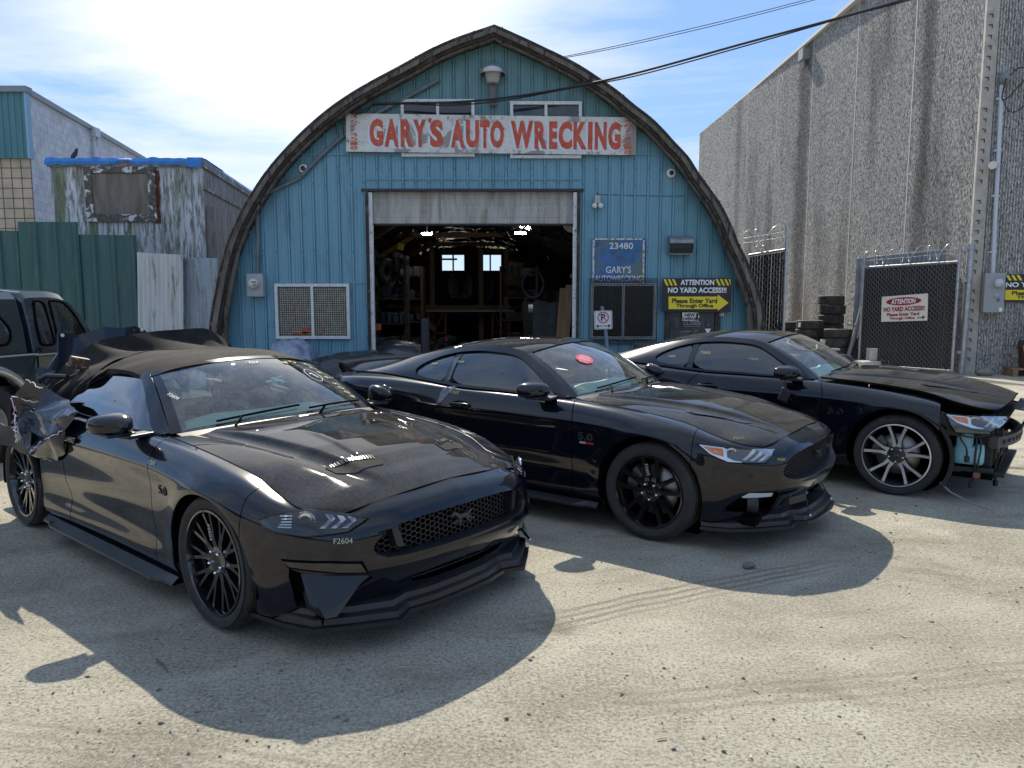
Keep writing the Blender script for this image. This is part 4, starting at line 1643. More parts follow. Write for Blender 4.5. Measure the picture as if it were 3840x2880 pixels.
ARCHPX = [(780, 1440), (795, 1224), (812, 1111), (842, 972), (885, 851), (955, 720), (1042, 599), (1180, 460), (1319, 356), (1493, 260), (1667, 168), (1854, 101),
          (1996, 165), (2170, 252), (2309, 347), (2430, 443), (2535, 547), (2621, 660), (2708, 790), (2760, 903), (2812, 1024), (2847, 1111), (2862, 1215), (2872, 1440)]
EDGE = [at(u, v, BY - .3) for u, v in ARCHPX]
EX = np.array([(p.x, p.z) for p in EDGE])
EX[0, 1] = 0; EX[-1, 1] = 0
kL = np.linspace(0, 11, 56); kR = np.linspace(11, 23, 61)
ARC = np.concatenate([hermite(EX, np.arange(24), kL, brk=(11,)), hermite(EX, np.arange(24), kR, brk=(11,))[1:]])
def offset(A, d):
    T = np.gradient(A, axis=0)
    # do not average over the ridge
    i = 55
    T[i] = (A[i + 1] - A[i - 1]) / 2
    N = np.stack([T[:, 1], -T[:, 0]], 1)
    N /= np.linalg.norm(N, axis=1)[:, None]
    return A + N * (np.asarray(d)[:, None] if np.ndim(d) else d)
barn = thing('barn', 'blue ribbed-metal barn workshop with curved gothic roof and open garage door', 'barn', (0, BY, 0))
L = lambda p: Vector((p[0], p[1] - BY, p[2]))
# roof skin
rb = MB()
o1 = ARC; o2 = offset(ARC, .14)
rb.grid(np.array([[(x, y, z) for y in (-.26, 2, 5, 9, 14, 20, 22)] for x, z in o1]), flip=False)
rb.grid(np.array([[(x, y, z) for y in (-.26, 22)] for x, z in o2]), flip=True)
rb.build('roof', SHING, barn)
# barge boards: layered, ragged strips following the arch
for half, sl_ in (('l', slice(0, 56)), ('r', slice(55, 116))):
    bb = MB()
    A = ARC[sl_]
    n = len(A)
    wob = np.array([.018 * mnoise.noise(Vector((i * .31, 3 if half == 'l' else 7, 0))) for i in range(n)])
    hgt = np.clip((3.2 - A[:, 1]) / 3.2, 0, 1)
    for mi, d0, d1, y0, y1 in ((1, -.03, .06, -.34, -.20), (0, .045, .115, -.40, -.30), (1, .105, .165, -.36, -.28), (0, .15, .205, -.30, -.2)):
        bb.mi = mi
        a = offset(ARC, d0)[sl_] + np.stack([wob, wob * .5], 1)
        b = offset(ARC, d1 + .16 * 0)[sl_] + np.stack([wob * .6, wob], 1)
        ext = hgt * (.12 if d1 > .2 else .03)
        b = b + (b - a) / np.linalg.norm(b - a, axis=1)[:, None] * ext[:, None]
        step = 7
        for s in range(0, n - 1, step):
            e = min(n, s + step + 1)
            j = rnd.uniform(-.012, .012)
            rows = []
            for i in range(s, e):
                rows.append([(a[i, 0], y1 + j, a[i, 1]), (a[i, 0], y0 + j, a[i, 1]), (b[i, 0], y0 + j, b[i, 1]), (b[i, 0], y1 + j, b[i, 1])])
            bb.grid(np.array(rows), smooth=False)
            bb.add(rows[0], [(0, 1, 2, 3)]); bb.add(rows[-1], [(3, 2, 1, 0)])
    bb.build('barge_board', [WOOD, WOODD], barn)
# ridge caps and splinters
cb = MB()
for k in range(26):
    i = rnd.randrange(8, 108)
    x, z = offset(ARC, -.03)[i]
    cb.box((x, -.25 + rnd.uniform(-.05, .05), z + .01), (rnd.uniform(.01, .03), .03, rnd.uniform(.03, .07)), ry=rnd.uniform(-.6, .6))
cb.build('roof_splinters', WOODD, barn)
# front wall, strip by strip round the openings
INN = offset(ARC, .16)
def arch_z(x):
    return float(np.interp(x, INN[:, 0], INN[:, 1]))
DX0, DX1 = at(1383, 1000, BY).x, at(2166, 1000, BY).x
DZ = at(1770, 716, BY).z
ZB0 = .62
wall_b = MB()
x = INN[0, 0] + .02
cols = []
per = .236
k = 0
x0 = -6.2
while x0 < 5.2:
    for dx, dy in ((0, 0), (.050, 0), (.053, .004), (.058, .004), (.061, 0), (.110, 0), (.113, .004), (.118, .004), (.121, 0), (.164, 0), (.167, .008), (.174, .008), (.180, -.026), (.208, -.026), (.213, .010), (.220, .010), (.223, 0)):
        cols.append((x0 + dx, dy))
    x0 += per
cols = [c for c in cols if INN[0, 0] < c[0] < INN[-1, 0]]
def add_edges(cols, xs):
    for xe in xs:
        cols.append((xe, 0.0)); cols.append((xe + .0005, 0.0))
    return sorted(cols)
cols = add_edges(cols, (DX0, DX1))
for (xa, ya), (xb, yb) in zip(cols[:-1], cols[1:]):
    if xb - xa < 1e-4: continue
    xm = (xa + xb) / 2
    z0 = DZ if DX0 - 1e-3 < xm < DX1 + 1e-3 else ZB0
    za, zb_ = arch_z(xa), arch_z(xb)
    if max(za, zb_) <= z0: continue
    za, zb_ = max(za, z0), max(zb_, z0)
    nz = 6
    rows = [[(xa, ya, z0 + (za - z0) * i / nz) for i in range(nz + 1)], [(xb, yb, z0 + (zb_ - z0) * i / nz) for i in range(nz + 1)]]
    wall_b.grid(np.array(rows), smooth=False)
wall_b.mi = 1
x0 = -6.2
while x0 < 5.2:
    for z in (.95, 1.55, 2.55, 3.78, 4.05, 4.95, 5.6):
        xx = x0 + .194
        if z < arch_z(xx) - .1 and not (DX0 < xx < DX1 and z < DZ + .03) and INN[0, 0] + .1 < xx < INN[-1, 0] - .1:
            wall_b.box((xx, -.028, z + rnd.uniform(-.02, .02)), (.016, .01, .016))
    x0 += per
wall_b.build('front_wall', [SIDING, DARKSCREW], barn)
# overlaps of sheets: thin shadow-casting laps
lp = MB()
for (xa, xb, z) in ((-2.68, 1.25, 3.86), (-4.2, 3.0, 4.30), (-3.0, -2.66, 1.98)):
    lp.box(((xa + xb) / 2, -.030, z), (xb - xa, .012, .02))
lp.build('sheet_lap', SIDING, barn)
fb = MB()
for a, b in ((INN[0, 0] + .1, DX0 - .05), (DX1 + .05, INN[-1, 0] - .1)):
    fb.box(((a + b) / 2, .05, .30), (b - a, .25, .64))
fb.build('foundation', pm('old_concrete', (.30, .29, .27), .9, var=.35, vscale=3, bump=.3, bscale=30), barn)
# inner skin, back wall with two windows, floor
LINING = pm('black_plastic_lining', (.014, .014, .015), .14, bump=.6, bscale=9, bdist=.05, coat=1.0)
ib = MB()
LP = [at(u, v, BY + 15.0) for u, v in ((1392, 1200), (1398, 1127), (1440, 1050), (1514, 1003), (1652, 932), (1770, 922), (1887, 938), (2008, 980), (2085, 1050), (2132, 1127), (2138, 1200))]
LQ = [(LP[0].x, 0.02)] + [(p.x, p.z) for p in LP] + [(LP[-1].x, 0.02)]
lq = resample([Vector(q) for q in LQ], 84, closed=False)
rows = []
for i, q in enumerate(lq):
    r = []
    for y in np.linspace(.6, 14.95, 130):
        k = mnoise.noise(Vector((i * .22, y * 1.4, 2))) * .13 + abs(mnoise.noise(Vector((i * .5, y * 2.6, 7)))) * .11
        n2_ = Vector((q.x + .33, q.y - 1.8)).normalized() if q.y > .5 else Vector((0, 0))
        r.append((q.x - n2_.x * k, y, max(.02, q.y - n2_.y * k)))
    rows.append(r)
ib.grid(np.array(rows), smooth=False, flip=True)
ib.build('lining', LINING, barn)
bw = MB()
BWY = 15.0
def bwp(u, v): 
    p = at(u, v, BY + BWY); return p.x, p.z
wx = [bwp(1655, 990)[0], bwp(1744, 990)[0], bwp(1795, 990)[0], bwp(1882, 990)[0]]
z0, z1 = bwp(1700, 1018)[1], bwp(1700, 953)[1]
for xa, xb, za, zb_ in ((-9, wx[0], 0, 9), (wx[1], wx[2], 0, 9), (wx[3], 9, 0, 9), (wx[0], wx[1], 0, z0), (wx[0], wx[1], z1, 9), (wx[2], wx[3], 0, z0), (wx[2], wx[3], z1, 9)):
    bw.add([(xa, BWY, za), (xb, BWY, za), (xb, BWY, zb_), (xa, BWY, zb_)], [(0, 1, 2, 3)])
# keep inside the arch
I3 = offset(ARC, .1)
bw.v = [(min(max(x, -5.3), 4.5), y, min(z, 3.85)) for x, y, z in bw.v]
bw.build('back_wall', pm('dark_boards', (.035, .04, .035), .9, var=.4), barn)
wf = MB()
for a, b in ((wx[0], wx[1]), (wx[2], wx[3])):
    m = (a + b) / 2
    wf.box((m, BWY, (z0 + z1) / 2), (.06, .05, z1 - z0))
    for z in (z0, z1): wf.box((m, BWY - .01, z), (b - a + .1, .06, .07))
    for xx in (a, b): wf.box((xx, BWY - .012, (z0 + z1) / 2), (.07, .06, z1 - z0))
    wf.box((m - .25, BWY - .05, z0 + .55 * (z1 - z0) + .1), (b - a - .1, .05, .07)) if a < 0 and a == wx[0] else None
wf.build('rear_window_frame', WOODD, barn)
fl = MB(); fl.add([(-5.9, -.1, .02), (4.9, -.1, .02), (4.9, 15, .02), (-5.9, 15, .02)], [(0, 1, 2, 3)])
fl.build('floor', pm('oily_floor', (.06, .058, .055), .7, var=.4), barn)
# roof trusses and beams inside
TIM = pm('timber', (.10, .062, .034), .8, var=.35, vscale=6)
for y in (4.0, 7.5, 11.0, 14.0):
    tb = MB()
    tb.box((-.33, y, 3.50), (5.2, .08, .13))
    for S in (-1, 1):
        tb.box((-.33 + S * 3.15, y, 3.05), (1.6, .08, .13), ry=S * R(31))
        tb.box((-.33 + S * .7, y - .06, 3.58), (.10, .05, .34), ry=S * R(12))
    tb.build('roof_truss', TIM, barn)
# door opening: white jamb rails, dark timber posts, header
WHITE = pm('chipped_white_paint', (.62, .62, .60), .55, var=.15, vscale=9, stain=(.18, .15, .12), sscale=14, sthr=(.58, .68))
for S, xx in ((1, DX0), (-1, DX1)):
    jb = MB()
    jb.box((xx + S * .055, .02, DZ / 2 - .01), (.07, .10, DZ - .03), ch=.008)
    jb.build('door_jamb', WHITE, barn)
    pb = MB()
    pb.box((xx - S * .005, -.045, DZ / 2), (.05, .05, DZ))
    pb.build('jamb_post', WOODD, barn)
hb = MB()
hb.box(((DX0 + DX1) / 2, -.02, DZ + .012), (DX1 - DX0 + .2, .06, .045))
hb.build('door_header', DARKSCREW, barn)
rd = MB()
zz1, zz0 = DZ, at(1770, 838, BY).z
ns = 5
hh = (zz1 - zz0) / ns
for k in range(ns):
    za = zz0 + k * hh
    rd.box(((DX0 + DX1) / 2, .12, za + hh / 2), (DX1 - DX0 - .16, .045, hh), ch=.006)
    rd.box(((DX0 + DX1) / 2, .13, za + hh), (DX1 - DX0 - .17, .012, .04))
rd.build('roller_door', pm('grey_roller_door', (.40, .385, .35), .6, var=.22, vscale=2, stretch=(2.5, 1, .35), stain=(.25, .215, .165), sscale=3, sthr=(.46, .68), stain2=(.60, .60, .57), s2scale=9, s2thr=(.60, .68)), barn)
eb = MB(); eb.box(((DX0 + DX1) / 2, .10, zz0 - .012), (DX1 - DX0 - .14, .06, .04), ch=.01)
eb.build('door_bottom_seal', BLACKP, barn)

# windows of the barn front
FRAMEW = pm('aluminium_window_frame', (.60, .61, .62), .45, var=.15, vscale=12, stain=(.25, .24, .22), sscale=15, sthr=(.6, .72))
WGL = pm('dirty_dark_glass', (.012, .016, .024), .10, coat=.5, stain=(.05, .055, .06), sscale=2.5, sthr=(.5, .75))
def rect_frame(mb, x0, x1, z0, z1, w_, y, d):
    mb.box(((x0 + x1) / 2, y, z1 - w_ / 2), (x1 - x0, d, w_))
    mb.box(((x0 + x1) / 2, y, z0 + w_ / 2), (x1 - x0, d, w_))
    for xx in (x0 + w_ / 2, x1 - w_ / 2): mb.box((xx, y, (z0 + z1) / 2), (w_, d, z1 - z0 - 2 * w_))
def window(u0, u1, v0, v1, mull=True, mat=WGL):
    a, b = at(u0, v1, BY), at(u1, v0, BY)
    fm = MB()
    rect_frame(fm, a.x, b.x, a.z, b.z, .055, -.05, .07)
    if mull: fm.box(((a.x + b.x) / 2, -.052, (a.z + b.z) / 2), (.05, .06, b.z - a.z - .11))
    f = fm.build('window', FRAMEW, barn)
    pb = MB()
    pb.add([(a.x + .05, -.034, a.z + .05), (b.x - .05, -.034, a.z + .05), (b.x - .05, -.034, b.z - .05), (a.x + .05, -.034, b.z - .05)], [(0, 1, 2, 3)])
    pb.build('pane', mat, f)
    return f, a, b
f1, a, b = window(1508, 1780, 376, 590)
f2, a2, b2 = window(1913, 2181, 384, 596)
# torn dark curtain behind the left pane top
# lattice window low on the left
f3, a, b = window(1040, 1312, 1064, 1270, True, pm('brown_dusk_pane', (.035, .028, .022), .25, stain=(.09, .07, .05), sscale=5))
lt = MB()
nx, nz = 31, 22
for i in range(1, nx):
    x = a.x + .06 + (b.x - a.x - .12) * i / nx
    lt.box((x, -.046, (a.z + b.z) / 2), (.011, .008, b.z - a.z - .12))
for j in range(1, nz):
    z = a.z + .06 + (b.z - a.z - .12) * j / nz
    lt.box(((a.x + b.x) / 2, -.051, z), (b.x - a.x - .12, .008, .011))
lt.build('lattice', pm('pale_lattice', (.36, .33, .27), .7, var=.3, vscale=14), f3)
rg = random.Random(3)
cl = MB()
for (u, v, w_, h_) in ((1152, 1240, .16, .10), (1135, 1248, .30, .05), (1208, 1245, .10, .04), (1105, 1160, .05, .05)):
    p = at(u, v, BY)
    cl.box((p.x, -.060, p.z), (w_, .012, h_), ry=rg.uniform(-.25, .25), ch=.004)
cl.build('orange_rag', pm('orange_rag', (.36, .09, .035), .8, var=.4, vscale=20), f3)
# office window with mesh guard, low on the right
f4, a, b = window(2212, 2460, 1062, 1272, True, pm('office_pane', (.014, .014, .016), .2, stain=(.04, .038, .035), sscale=4))
gd = MB()
p0, p1 = at(2205, 1292, BY), at(2462, 1045, BY)
nx, nz = 46, 45
for i in range(nx + 1):
    x = p0.x + (p1.x - p0.x) * i / nx
    gd.tube([(x + .004 * math.sin(q * 2.1), -.115 - .006 * math.sin(i * .7 + q), p0.z + (p1.z - p0.z) * q / 8) for q in range(9)], .0042, 4, cap=False)
for j in range(nz + 1):
    z = p0.z + (p1.z - p0.z) * j / nz
    gd.tube([(p0.x + (p1.x - p0.x) * q / 8, -.113 - .006 * math.sin(j * .9 + q), z + .004 * math.sin(q * 1.7)) for q in range(9)], .0042, 4, cap=False)
gd.build('mesh_guard', pm('black_mesh', (.022, .022, .022), .6), f4)
# office door
da, db_ = at(2503, 1440, BY), at(2678, 1110, BY)
dm = MB()
dm.box(((da.x + db_.x) / 2, -.05, db_.z / 2), (db_.x - da.x, .05, db_.z - .05), ch=.006)
dr = dm.build('office_door', pm('scuffed_dark_door', (.030, .030, .033), .5, var=.4, vscale=3, stain=(.10, .10, .105), sscale=5, sthr=(.56, .75)), barn)
fm = MB()
for xx in (da.x - .045, db_.x + .045): fm.box((xx, -.055, db_.z / 2), (.075, .09, db_.z + .06))
fm.box(((da.x + db_.x) / 2, -.055, db_.z + .035), (db_.x - da.x + .16, .09, .075))
fm.build('door_frame', WOODD, dr)
kb = MB()
kp = at(2651, 1217, BY); kb.cyl((kp.x, -.075, kp.z), (kp.x, -.10, kp.z), .035, 14)
kp = at(2650, 1190, BY); kb.box((kp.x, -.08, kp.z), (.03, .01, .012))
kb.build('door_lock', pm('dull_lock', (.09, .09, .09), .4, metal=.6), dr)
def wall_plane(u, v, off=-.08):
    p = at(u, v, BY); return Vector((p.x, off, p.z))
FX = ((1, 0, 0), (0, 0, 1))
ck = MB()
put_text(ck, 'CLOSED', .14, frame(wall_plane(2592, 1212), *FX), .0005, fit=(.315, .062))
ck.tube([wall_plane(2560, 1224), wall_plane(2620, 1224)], .003, 4)
ck.tube([wall_plane(2545, 1244), wall_plane(2612, 1240)], .003, 4)
ck.tube([wall_plane(2594, 1229), wall_plane(2613, 1240), wall_plane(2596, 1251)], .003, 4)
put_text(ck, 'other', .12, frame(wall_plane(2570, 1266), *FX), .0005, fit=(.17, .05))
ck.build('chalk_writing', pm('chalk', (.42, .42, .42), .9), dr)
tr = MB()
tr.add([wall_plane(2639, 1232), wall_plane(2662, 1232), wall_plane(2650, 1253)], [(2, 1, 0)])
tr.build('white_triangle', WPEN, dr)

# ---- things fixed on the barn front
def flat_sign(name, u0, v0, u1, v1, u2, v2, u3, v3, th, mat, label, cat, y=-.06):
    """corners clockwise from the top left; returns (thing, function picture -> point on its face)"""
    c = [at(u, v, BY + y) for u, v in ((u0, v0), (u1, v1), (u2, v2), (u3, v3))]
    o = thing(name, label, cat, tuple(c[3]))
    mb = MB()
    V = [p - c[3] for p in c]
    mb.add([tuple(p) for p in V] + [tuple(p + Vector((0, th, 0))) for p in V], [(3, 2, 1, 0), (4, 5, 6, 7), (0, 1, 5, 4), (1, 2, 6, 5), (2, 3, 7, 6), (3, 0, 4, 7)])
    mb.build('board', mat, o)
    def P(u, v, off=.004):
        q = at(u, v, BY + y) - c[3]
        return Vector((q.x, q.y - off, q.z))
    return o, P
def sign_text(mb, P, txt, u0, v0, u1, v1, off=.004, slope=0.0, **kw):
    """lettering fitted in a picture rectangle"""
    c = P((u0 + u1) / 2, (v0 + v1) / 2, off)
    w_ = (P(u1, v0) - P(u0, v0)).x
    h_ = (P(u0, v0) - P(u0, v1)).z
    M = frame(c, (1, 0, slope), (0, 0, 1))
    put_text(mb, txt, h_, M, .0006, fit=(w_, h_), **kw)

SIGNW = pm('peeling_white_sign', (.60, .59, .56), .6, var=.12, vscale=4, stain=(.28, .26, .24), sscale=1.6, sthr=(.535, .575), stain2=(.20, .17, .15), s2scale=9, s2thr=(.59, .63))
RED = pm('faded_red_paint', (.50, .075, .035), .6, var=.25, vscale=7, stain=(.56, .26, .17), sscale=8, sthr=(.56, .72), stain2=(.50, .46, .42), s2scale=26, s2thr=(.64, .68))
PALEB = pm('pale_blue_letter_shadow', (.60, .66, .72), .6, stain=(.5, .48, .46), sscale=12, sthr=(.6, .66))
sg, P = flat_sign('shop_sign', 1297, 425, 2387, 440, 2385, 581, 1298, 568, .05, SIGNW, 'long peeling white sign with red lettering across the barn gable', 'sign', -.13)
rt = MB(); bt = MB()
word = [("G", 1385, 1437), ("A", 1441, 1495), ("R", 1502, 1549), ("Y", 1550, 1598), ("'", 1606, 1618), ("S", 1612, 1662), ("A", 1690, 1742), ("U", 1747, 1797), ("T", 1800, 1836), ("O", 1838, 1890),
        ("W", 1915, 2000), ("R", 2004, 2051), ("E", 2059, 2090), ("C", 2094, 2146), ("K", 2150, 2200), ("I", 2205, 2222), ("N", 2230, 2275), ("G", 2280, 2328)]
for ch, u0, u1 in word:
    dv = (u0 - 1385) / 943 * 13
    if ch == "'":
        sign_text(rt, P, ch, u0, 440 + dv, u1, 458 + dv, .006, bold=.04); continue
    sign_text(bt, P, ch, u0 - 9, 449 + dv, u1 - 7, 557 + dv, .003, bold=.075)
    sign_text(rt, P, ch, u0, 446 + dv, u1, 550 + dv, .006, bold=.055)
bt.build('letter_shadow', PALEB, sg)
rt.build('red_lettering', RED, sg)
nb = MB()
for x0, dv in ((1314, 0), (2340, 16)):
    for k, ch in enumerate('467-4518'):
        v = 431 + dv + k * 16.6
        if ch == '-': sign_text(nb, P, '-', x0 + 10, v + 3, x0 + 18, v + 7, .005)
        else: sign_text(nb, P, ch, x0, v, x0 + 27, v + 13.6, .005, bold=.0)
nb.build('phone_number', pm('red_orange_digits', (.50, .10, .05), .6), sg)

# barn lamp over the sign
lm = thing('barn_lamp', 'grey dome lamp with frosted shade on a post above the long white sign', 'lamp', tuple(at(1848, 400, BY - .15)))
z = lambda v: at(1848, v, BY - .15).z - at(1848, 400, BY - .15).z
pb = MB(); pb.box((0, .05, z(345)), (.11, .09, z(318) - z(372)), ch=.01); pb.box((0, .08, z(380)), (.14, .05, .12), ch=.01)
pb.tube([(0, .02, z(372)), (.02, -.02, z(392)), (.05, .05, z(400))], .01, 6)
pb.build('lamp_post', pm('weathered_bracket', (.12, .12, .115), .6, var=.3), lm)
sb = MB(); sb.lathe([(.10, z(312)), (.115, z(305)), (.155, z(262)), (.16, z(258))], None, 28); sb.lathe([(.0, z(314)), (.10, z(312))], None, 28)
sb.build('lamp_shade', pm('frosted_shade', (.42, .40, .36), .5, var=.2), lm)
cb = MB(); cb.lathe([(.225, z(280)), (.235, z(272)), (.225, z(262)), (.14, z(248)), (.05, z(240)), (.03, z(232)), (.0, z(231))], None, 32)
cb.build('lamp_cap', pm('galvanised_cap', (.45, .46, .47), .38, metal=.7, var=.2), lm)
# dome cameras
for u, v, lab in ((1139, 633, 'round white dome security camera on the left of the barn front'), (2516, 650, 'round white dome security camera on the right of the barn front')):
    p = at(u, v, BY - .03)
    o = thing('security_camera', lab, 'camera', tuple(p), group='security cameras on the barn')
    M = Matrix.Rotation(R(90), 4, 'X')
    mb = MB(); mb.lathe([(.082, -.03), (.085, .02), (.075, .045), (.05, .058), (.04, .05)], M, 26); mb.build('housing', pm('white_plastic', (.70, .70, .68), .4), o)
    mb = MB(); mb.lathe([(.048, .045), (.038, .066), (.02, .078), (.0, .081)], M, 20); mb.build('lens_dome', GLOSSB, o)
# twin emergency light
p = at(2240, 755, BY - .05)
o = thing('emergency_light', 'small beige twin-head emergency light beside the garage opening', 'light', tuple(p))
mb = MB(); mb.box((0, 0, .03), (.11, .09, .15), ch=.012); mb.build('housing', pm('beige_box', (.38, .37, .33), .6), o)
for S in (-1, 1):
    mb = MB(); mb.lathe([(.0, .05), (.04, .05), (.048, .035), (.04, -.03), (.0, -.035)], Matrix.Translation((S * .055, -.03, -.085)) @ Matrix.Rotation(R(90), 4, 'X'), 18)
    mb.build('lamp_head', pm('white_lamp_head', (.62, .62, .60), .4), o)
mb = MB(); mb.tube([(0, .02, .10), (.0, .02, .17)], .006, 6); mb.tube([(0.02, .035, .13), (1.1, .04, .10), (1.65, .04, .10)], .004, 5); mb.build('cable', BLACKP, o)

# blue painted address board
BLUEB = pm('worn_blue_board', (.045, .135, .30), .6, var=.25, vscale=2.5, stain=(.125, .155, .105), sscale=1.8, sthr=(.50, .60), stain2=(.04, .08, .16), s2scale=5)
o, P = flat_sign('address_board', 2224, 894, 2417, 894, 2412, 1066, 2222, 1066, .03, BLUEB, 'worn blue hand-painted address board above the mesh-guarded office window', 'sign', -.075)
fm = MB()
for (ua, va, ub, vb) in ((2224, 897, 2417, 897), (2226, 894, 2224, 1066), (2415, 894, 2410, 1066)):
    a_, b_ = P(ua, va, .006), P(ub, vb, .006)
    d = b_ - a_
    fm.box((a_ + b_) / 2, (max(abs(d.x), .035), .012, max(abs(d.z), .03)))
fm.build('board_edge', pm('chipped_white_edge', (.55, .56, .56), .6, stain=(.12, .14, .13), sscale=18, sthr=(.5, .6)), o)
tb = MB()
WPAINT = pm('white_brush_paint', (.66, .68, .68), .6, stain=(.30, .36, .42), sscale=14, sthr=(.55, .66))
sign_text(tb, P, '23480', 2285, 910, 2374, 934, .005, bold=.012)
sign_text(tb, P, "GARY'S", 2272, 998, 2366, 1024, .005, bold=.012)
sign_text(tb, P, 'AUTOWRECKING', 2230, 1033, 2408, 1056, .005, bold=.012)
tb.build('lettering', WPAINT, o)
tb = MB(); sign_text(tb, P, '1/5', 2302, 951, 2318, 972, .005); tb.build('red_mark', pm('faint_red', (.30, .10, .10), .7), o)

# sheet-metal vent hood
p = at(2545, 925, BY)
o = thing('vent_hood', 'grey sheet-metal vent hood sticking out of the barn wall above the yellow warning sign', 'vent', (p.x, BY, p.z))
mb = MB()
prof = [(0.0, .19), (-.10, .185), (-.19, .16), (-.255, .11), (-.27, .05), (-.20, -.15), (0.0, -.15)]
n = len(prof)
for S, xx in ((-1, -.21), (1, .21)):
    mb.add([(xx, y, z_) for y, z_ in prof], [tuple(range(n)) if S < 0 else tuple(range(n))[::-1]])
mb.grid(np.array([[(xx, y, z_) for y, z_ in prof[:5]] for xx in (-.21, .21)]), smooth=False, flip=True)
mb.box((0, -.262, .055), (.44, .02, .022)); mb.box((0, -.2, -.145), (.44, .02, .02))
mb.build('hood_shell', pm('galvanised_sheet', (.24, .25, .26), .45, metal=.5, var=.3, vscale=6), o)
mb = MB()
mb.add([(-.195, -.255, .045), (.195, -.255, .045), (.195, -.19, -.14), (-.195, -.19, -.14)], [(3, 2, 1, 0)])
for k in range(18):
    t = k / 17
    mb.box((-.18 + .36 * t, -.228, -.047), (.006, .006, .19), rx=R(-19))
mb.build('vent_grille', pm('dark_grille', (.03, .03, .032), .7), o)

# black and yellow warning sign
BLK = pm('black_sign_face', (.014, .014, .015), .4)
YEL = pm('sign_yellow', (.80, .62, .02), .45)
WHT = pm('sign_white', (.78, .78, .78), .45)
def warning_sign(o, P, U0, V0, W_, H_, name='lettering'):
    f = lambda a, b: (U0 + a * W_, V0 + b * H_)
    yb = MB()
    for k in range(4):
        for base in (0.0, .76):
            x0 = base + .015 + k * .063
            if k == 3 and base == 0: continue
            q = [f(x0, .03), f(x0 + .033, .03), f(x0 + .075, .22), f(x0 + .042, .22)]
            q = [(min(u, U0 + W_ * .995), v) for u, v in q]
            yb.add([P(u, v, .003) for u, v in q], [(3, 2, 1, 0)])
    arrow = [f(.09, .55), f(.81, .55), f(.81, .49), f(.965, .735), f(.81, .97), f(.81, .92), f(.09, .92)]
    yb.add([P(u, v, .003) for u, v in arrow], [tuple(range(7))[::-1]])
    yb.build('yellow_marking', YEL, o)
    wb_ = MB()
    a, b = f(.265, .045), f(.755, .205); sign_text(wb_, P, 'ATTENTION', *a, *b, .004, bold=.035)
    a, b = f(.08, .275), f(.935, .44); sign_text(wb_, P, 'NO YARD ACCESS!!!', *a, *b, .004, bold=.035)
    wb_.build('white_lettering', WHT, o)
    kb_ = MB()
    a, b = f(.14, .60), f(.80, .745); sign_text(kb_, P, 'Please Enter Yard', *a, *b, .006, bold=.035)
    a, b = f(.20, .76), f(.74, .905); sign_text(kb_, P, 'Through Office', *a, *b, .006, bold=.035)
    kb_.build('black_lettering', BLK, o)
o, P = flat_sign('warning_sign', 2485, 1043, 2744, 1043, 2740, 1171, 2481, 1168, .015, BLK, 'black and yellow no yard access sign above the office door', 'sign', -.125)
warning_sign(o, P, 2484, 1043, 257, 126)
o, P = flat_sign('office_notice', 2559, 1172, 2618, 1172, 2618, 1205, 2559, 1203, .006, pm('taped_paper', (.62, .60, .54), .7, stain=(.35, .33, .28), sscale=14), 'white arrow-shaped new office notice taped on the office door', 'sign', -.12)
mb = MB()
mb.add([P(u, v, .0) for u, v in ((2612, 1170), (2624, 1187), (2610, 1207))], [(2, 1, 0)])
mb.build('arrow_tip', pm('taped_paper_tip', (.62, .60, .54), .7), o)
mb = MB(); sign_text(mb, P, 'NEW', 2568, 1175, 2606, 1187, .004, bold=.035); sign_text(mb, P, 'OFFICE', 2560, 1190, 2614, 1201, .004, bold=.035)
mb.build('lettering', BLK, o)
o, P = flat_sign('card_sticker', 2695, 1173, 2714, 1173, 2714, 1184, 2695, 1184, .004, WHT, 'tiny card-payment sticker on the wall right of the office door', 'sticker', -.04)
for uu, c in ((2701, (.6, .03, .03)), (2708, (.75, .35, .03))):
    mb = MB(); c0 = P(uu, 1178.5, .003); mb.add([c0 + Vector((.018 * math.cos(R(24 * k)), 0, .018 * math.sin(R(24 * k)))) for k in range(15)], [tuple(range(15))])
    mb.build('card_circle', pm('card_circle', c, .5), o)

# meter box and conduit on the left
GALV = pm('galvanised_steel', (.34, .35, .36), .42, metal=.6, var=.25, vscale=7)
p = at(968, 1070, BY)
o = thing('meter_box', 'grey electricity meter box on the barn wall left of the lattice window', 'meter', (p.x, BY, p.z))
mb = MB(); mb.box((0, -.10, 0), (.30, .17, .42), ch=.01); mb.build('box', pm('grey_enamel', (.33, .34, .36), .5, var=.15), o)
mb = MB(); mb.lathe([(.0, .10), (.075, .098), (.095, .07), (.10, 0)], Matrix.Translation((-.01, -.185, .03)) @ Matrix.Rotation(R(90), 4, 'X'), 26); mb.build('meter_dial', pm('meter_glass', (.50, .50, .46), .12, coat=.8), o)
mb = MB(); mb.box((.015, -.288, .055), (.08, .006, .018)); mb.box((.03, -.288, .0), (.03, .006, .02)); mb.build('dial_marks', BLACKP, o)
cd = MB()
pts = [(p.x, .21), (p.x - .01, 1.0), (p.x - .02, 2.0)]
q = [Vector((0.02, -.07, .21))]
for u, v in ((972, 900), (968, 800), (985, 735)):
    w_ = at(u, v, BY); q.append(Vector((w_.x - p.x, -.07, w_.z - p.z)))
i0 = 28
for i in range(24, 50, 3):
    x_, z_ = offset(ARC, .42)[i]
    if z_ > q[-1].z + p.z + .1: q.append(Vector((x_ - p.x, -.07, z_ - p.z)))
cd.tube([tuple(v) for v in q], .036, 10)
for u, v in ((970, 960), (968, 830)):
    w_ = at(u, v, BY); cd.box((w_.x - p.x, -.05, w_.z - p.z), (.14, .03, .03))
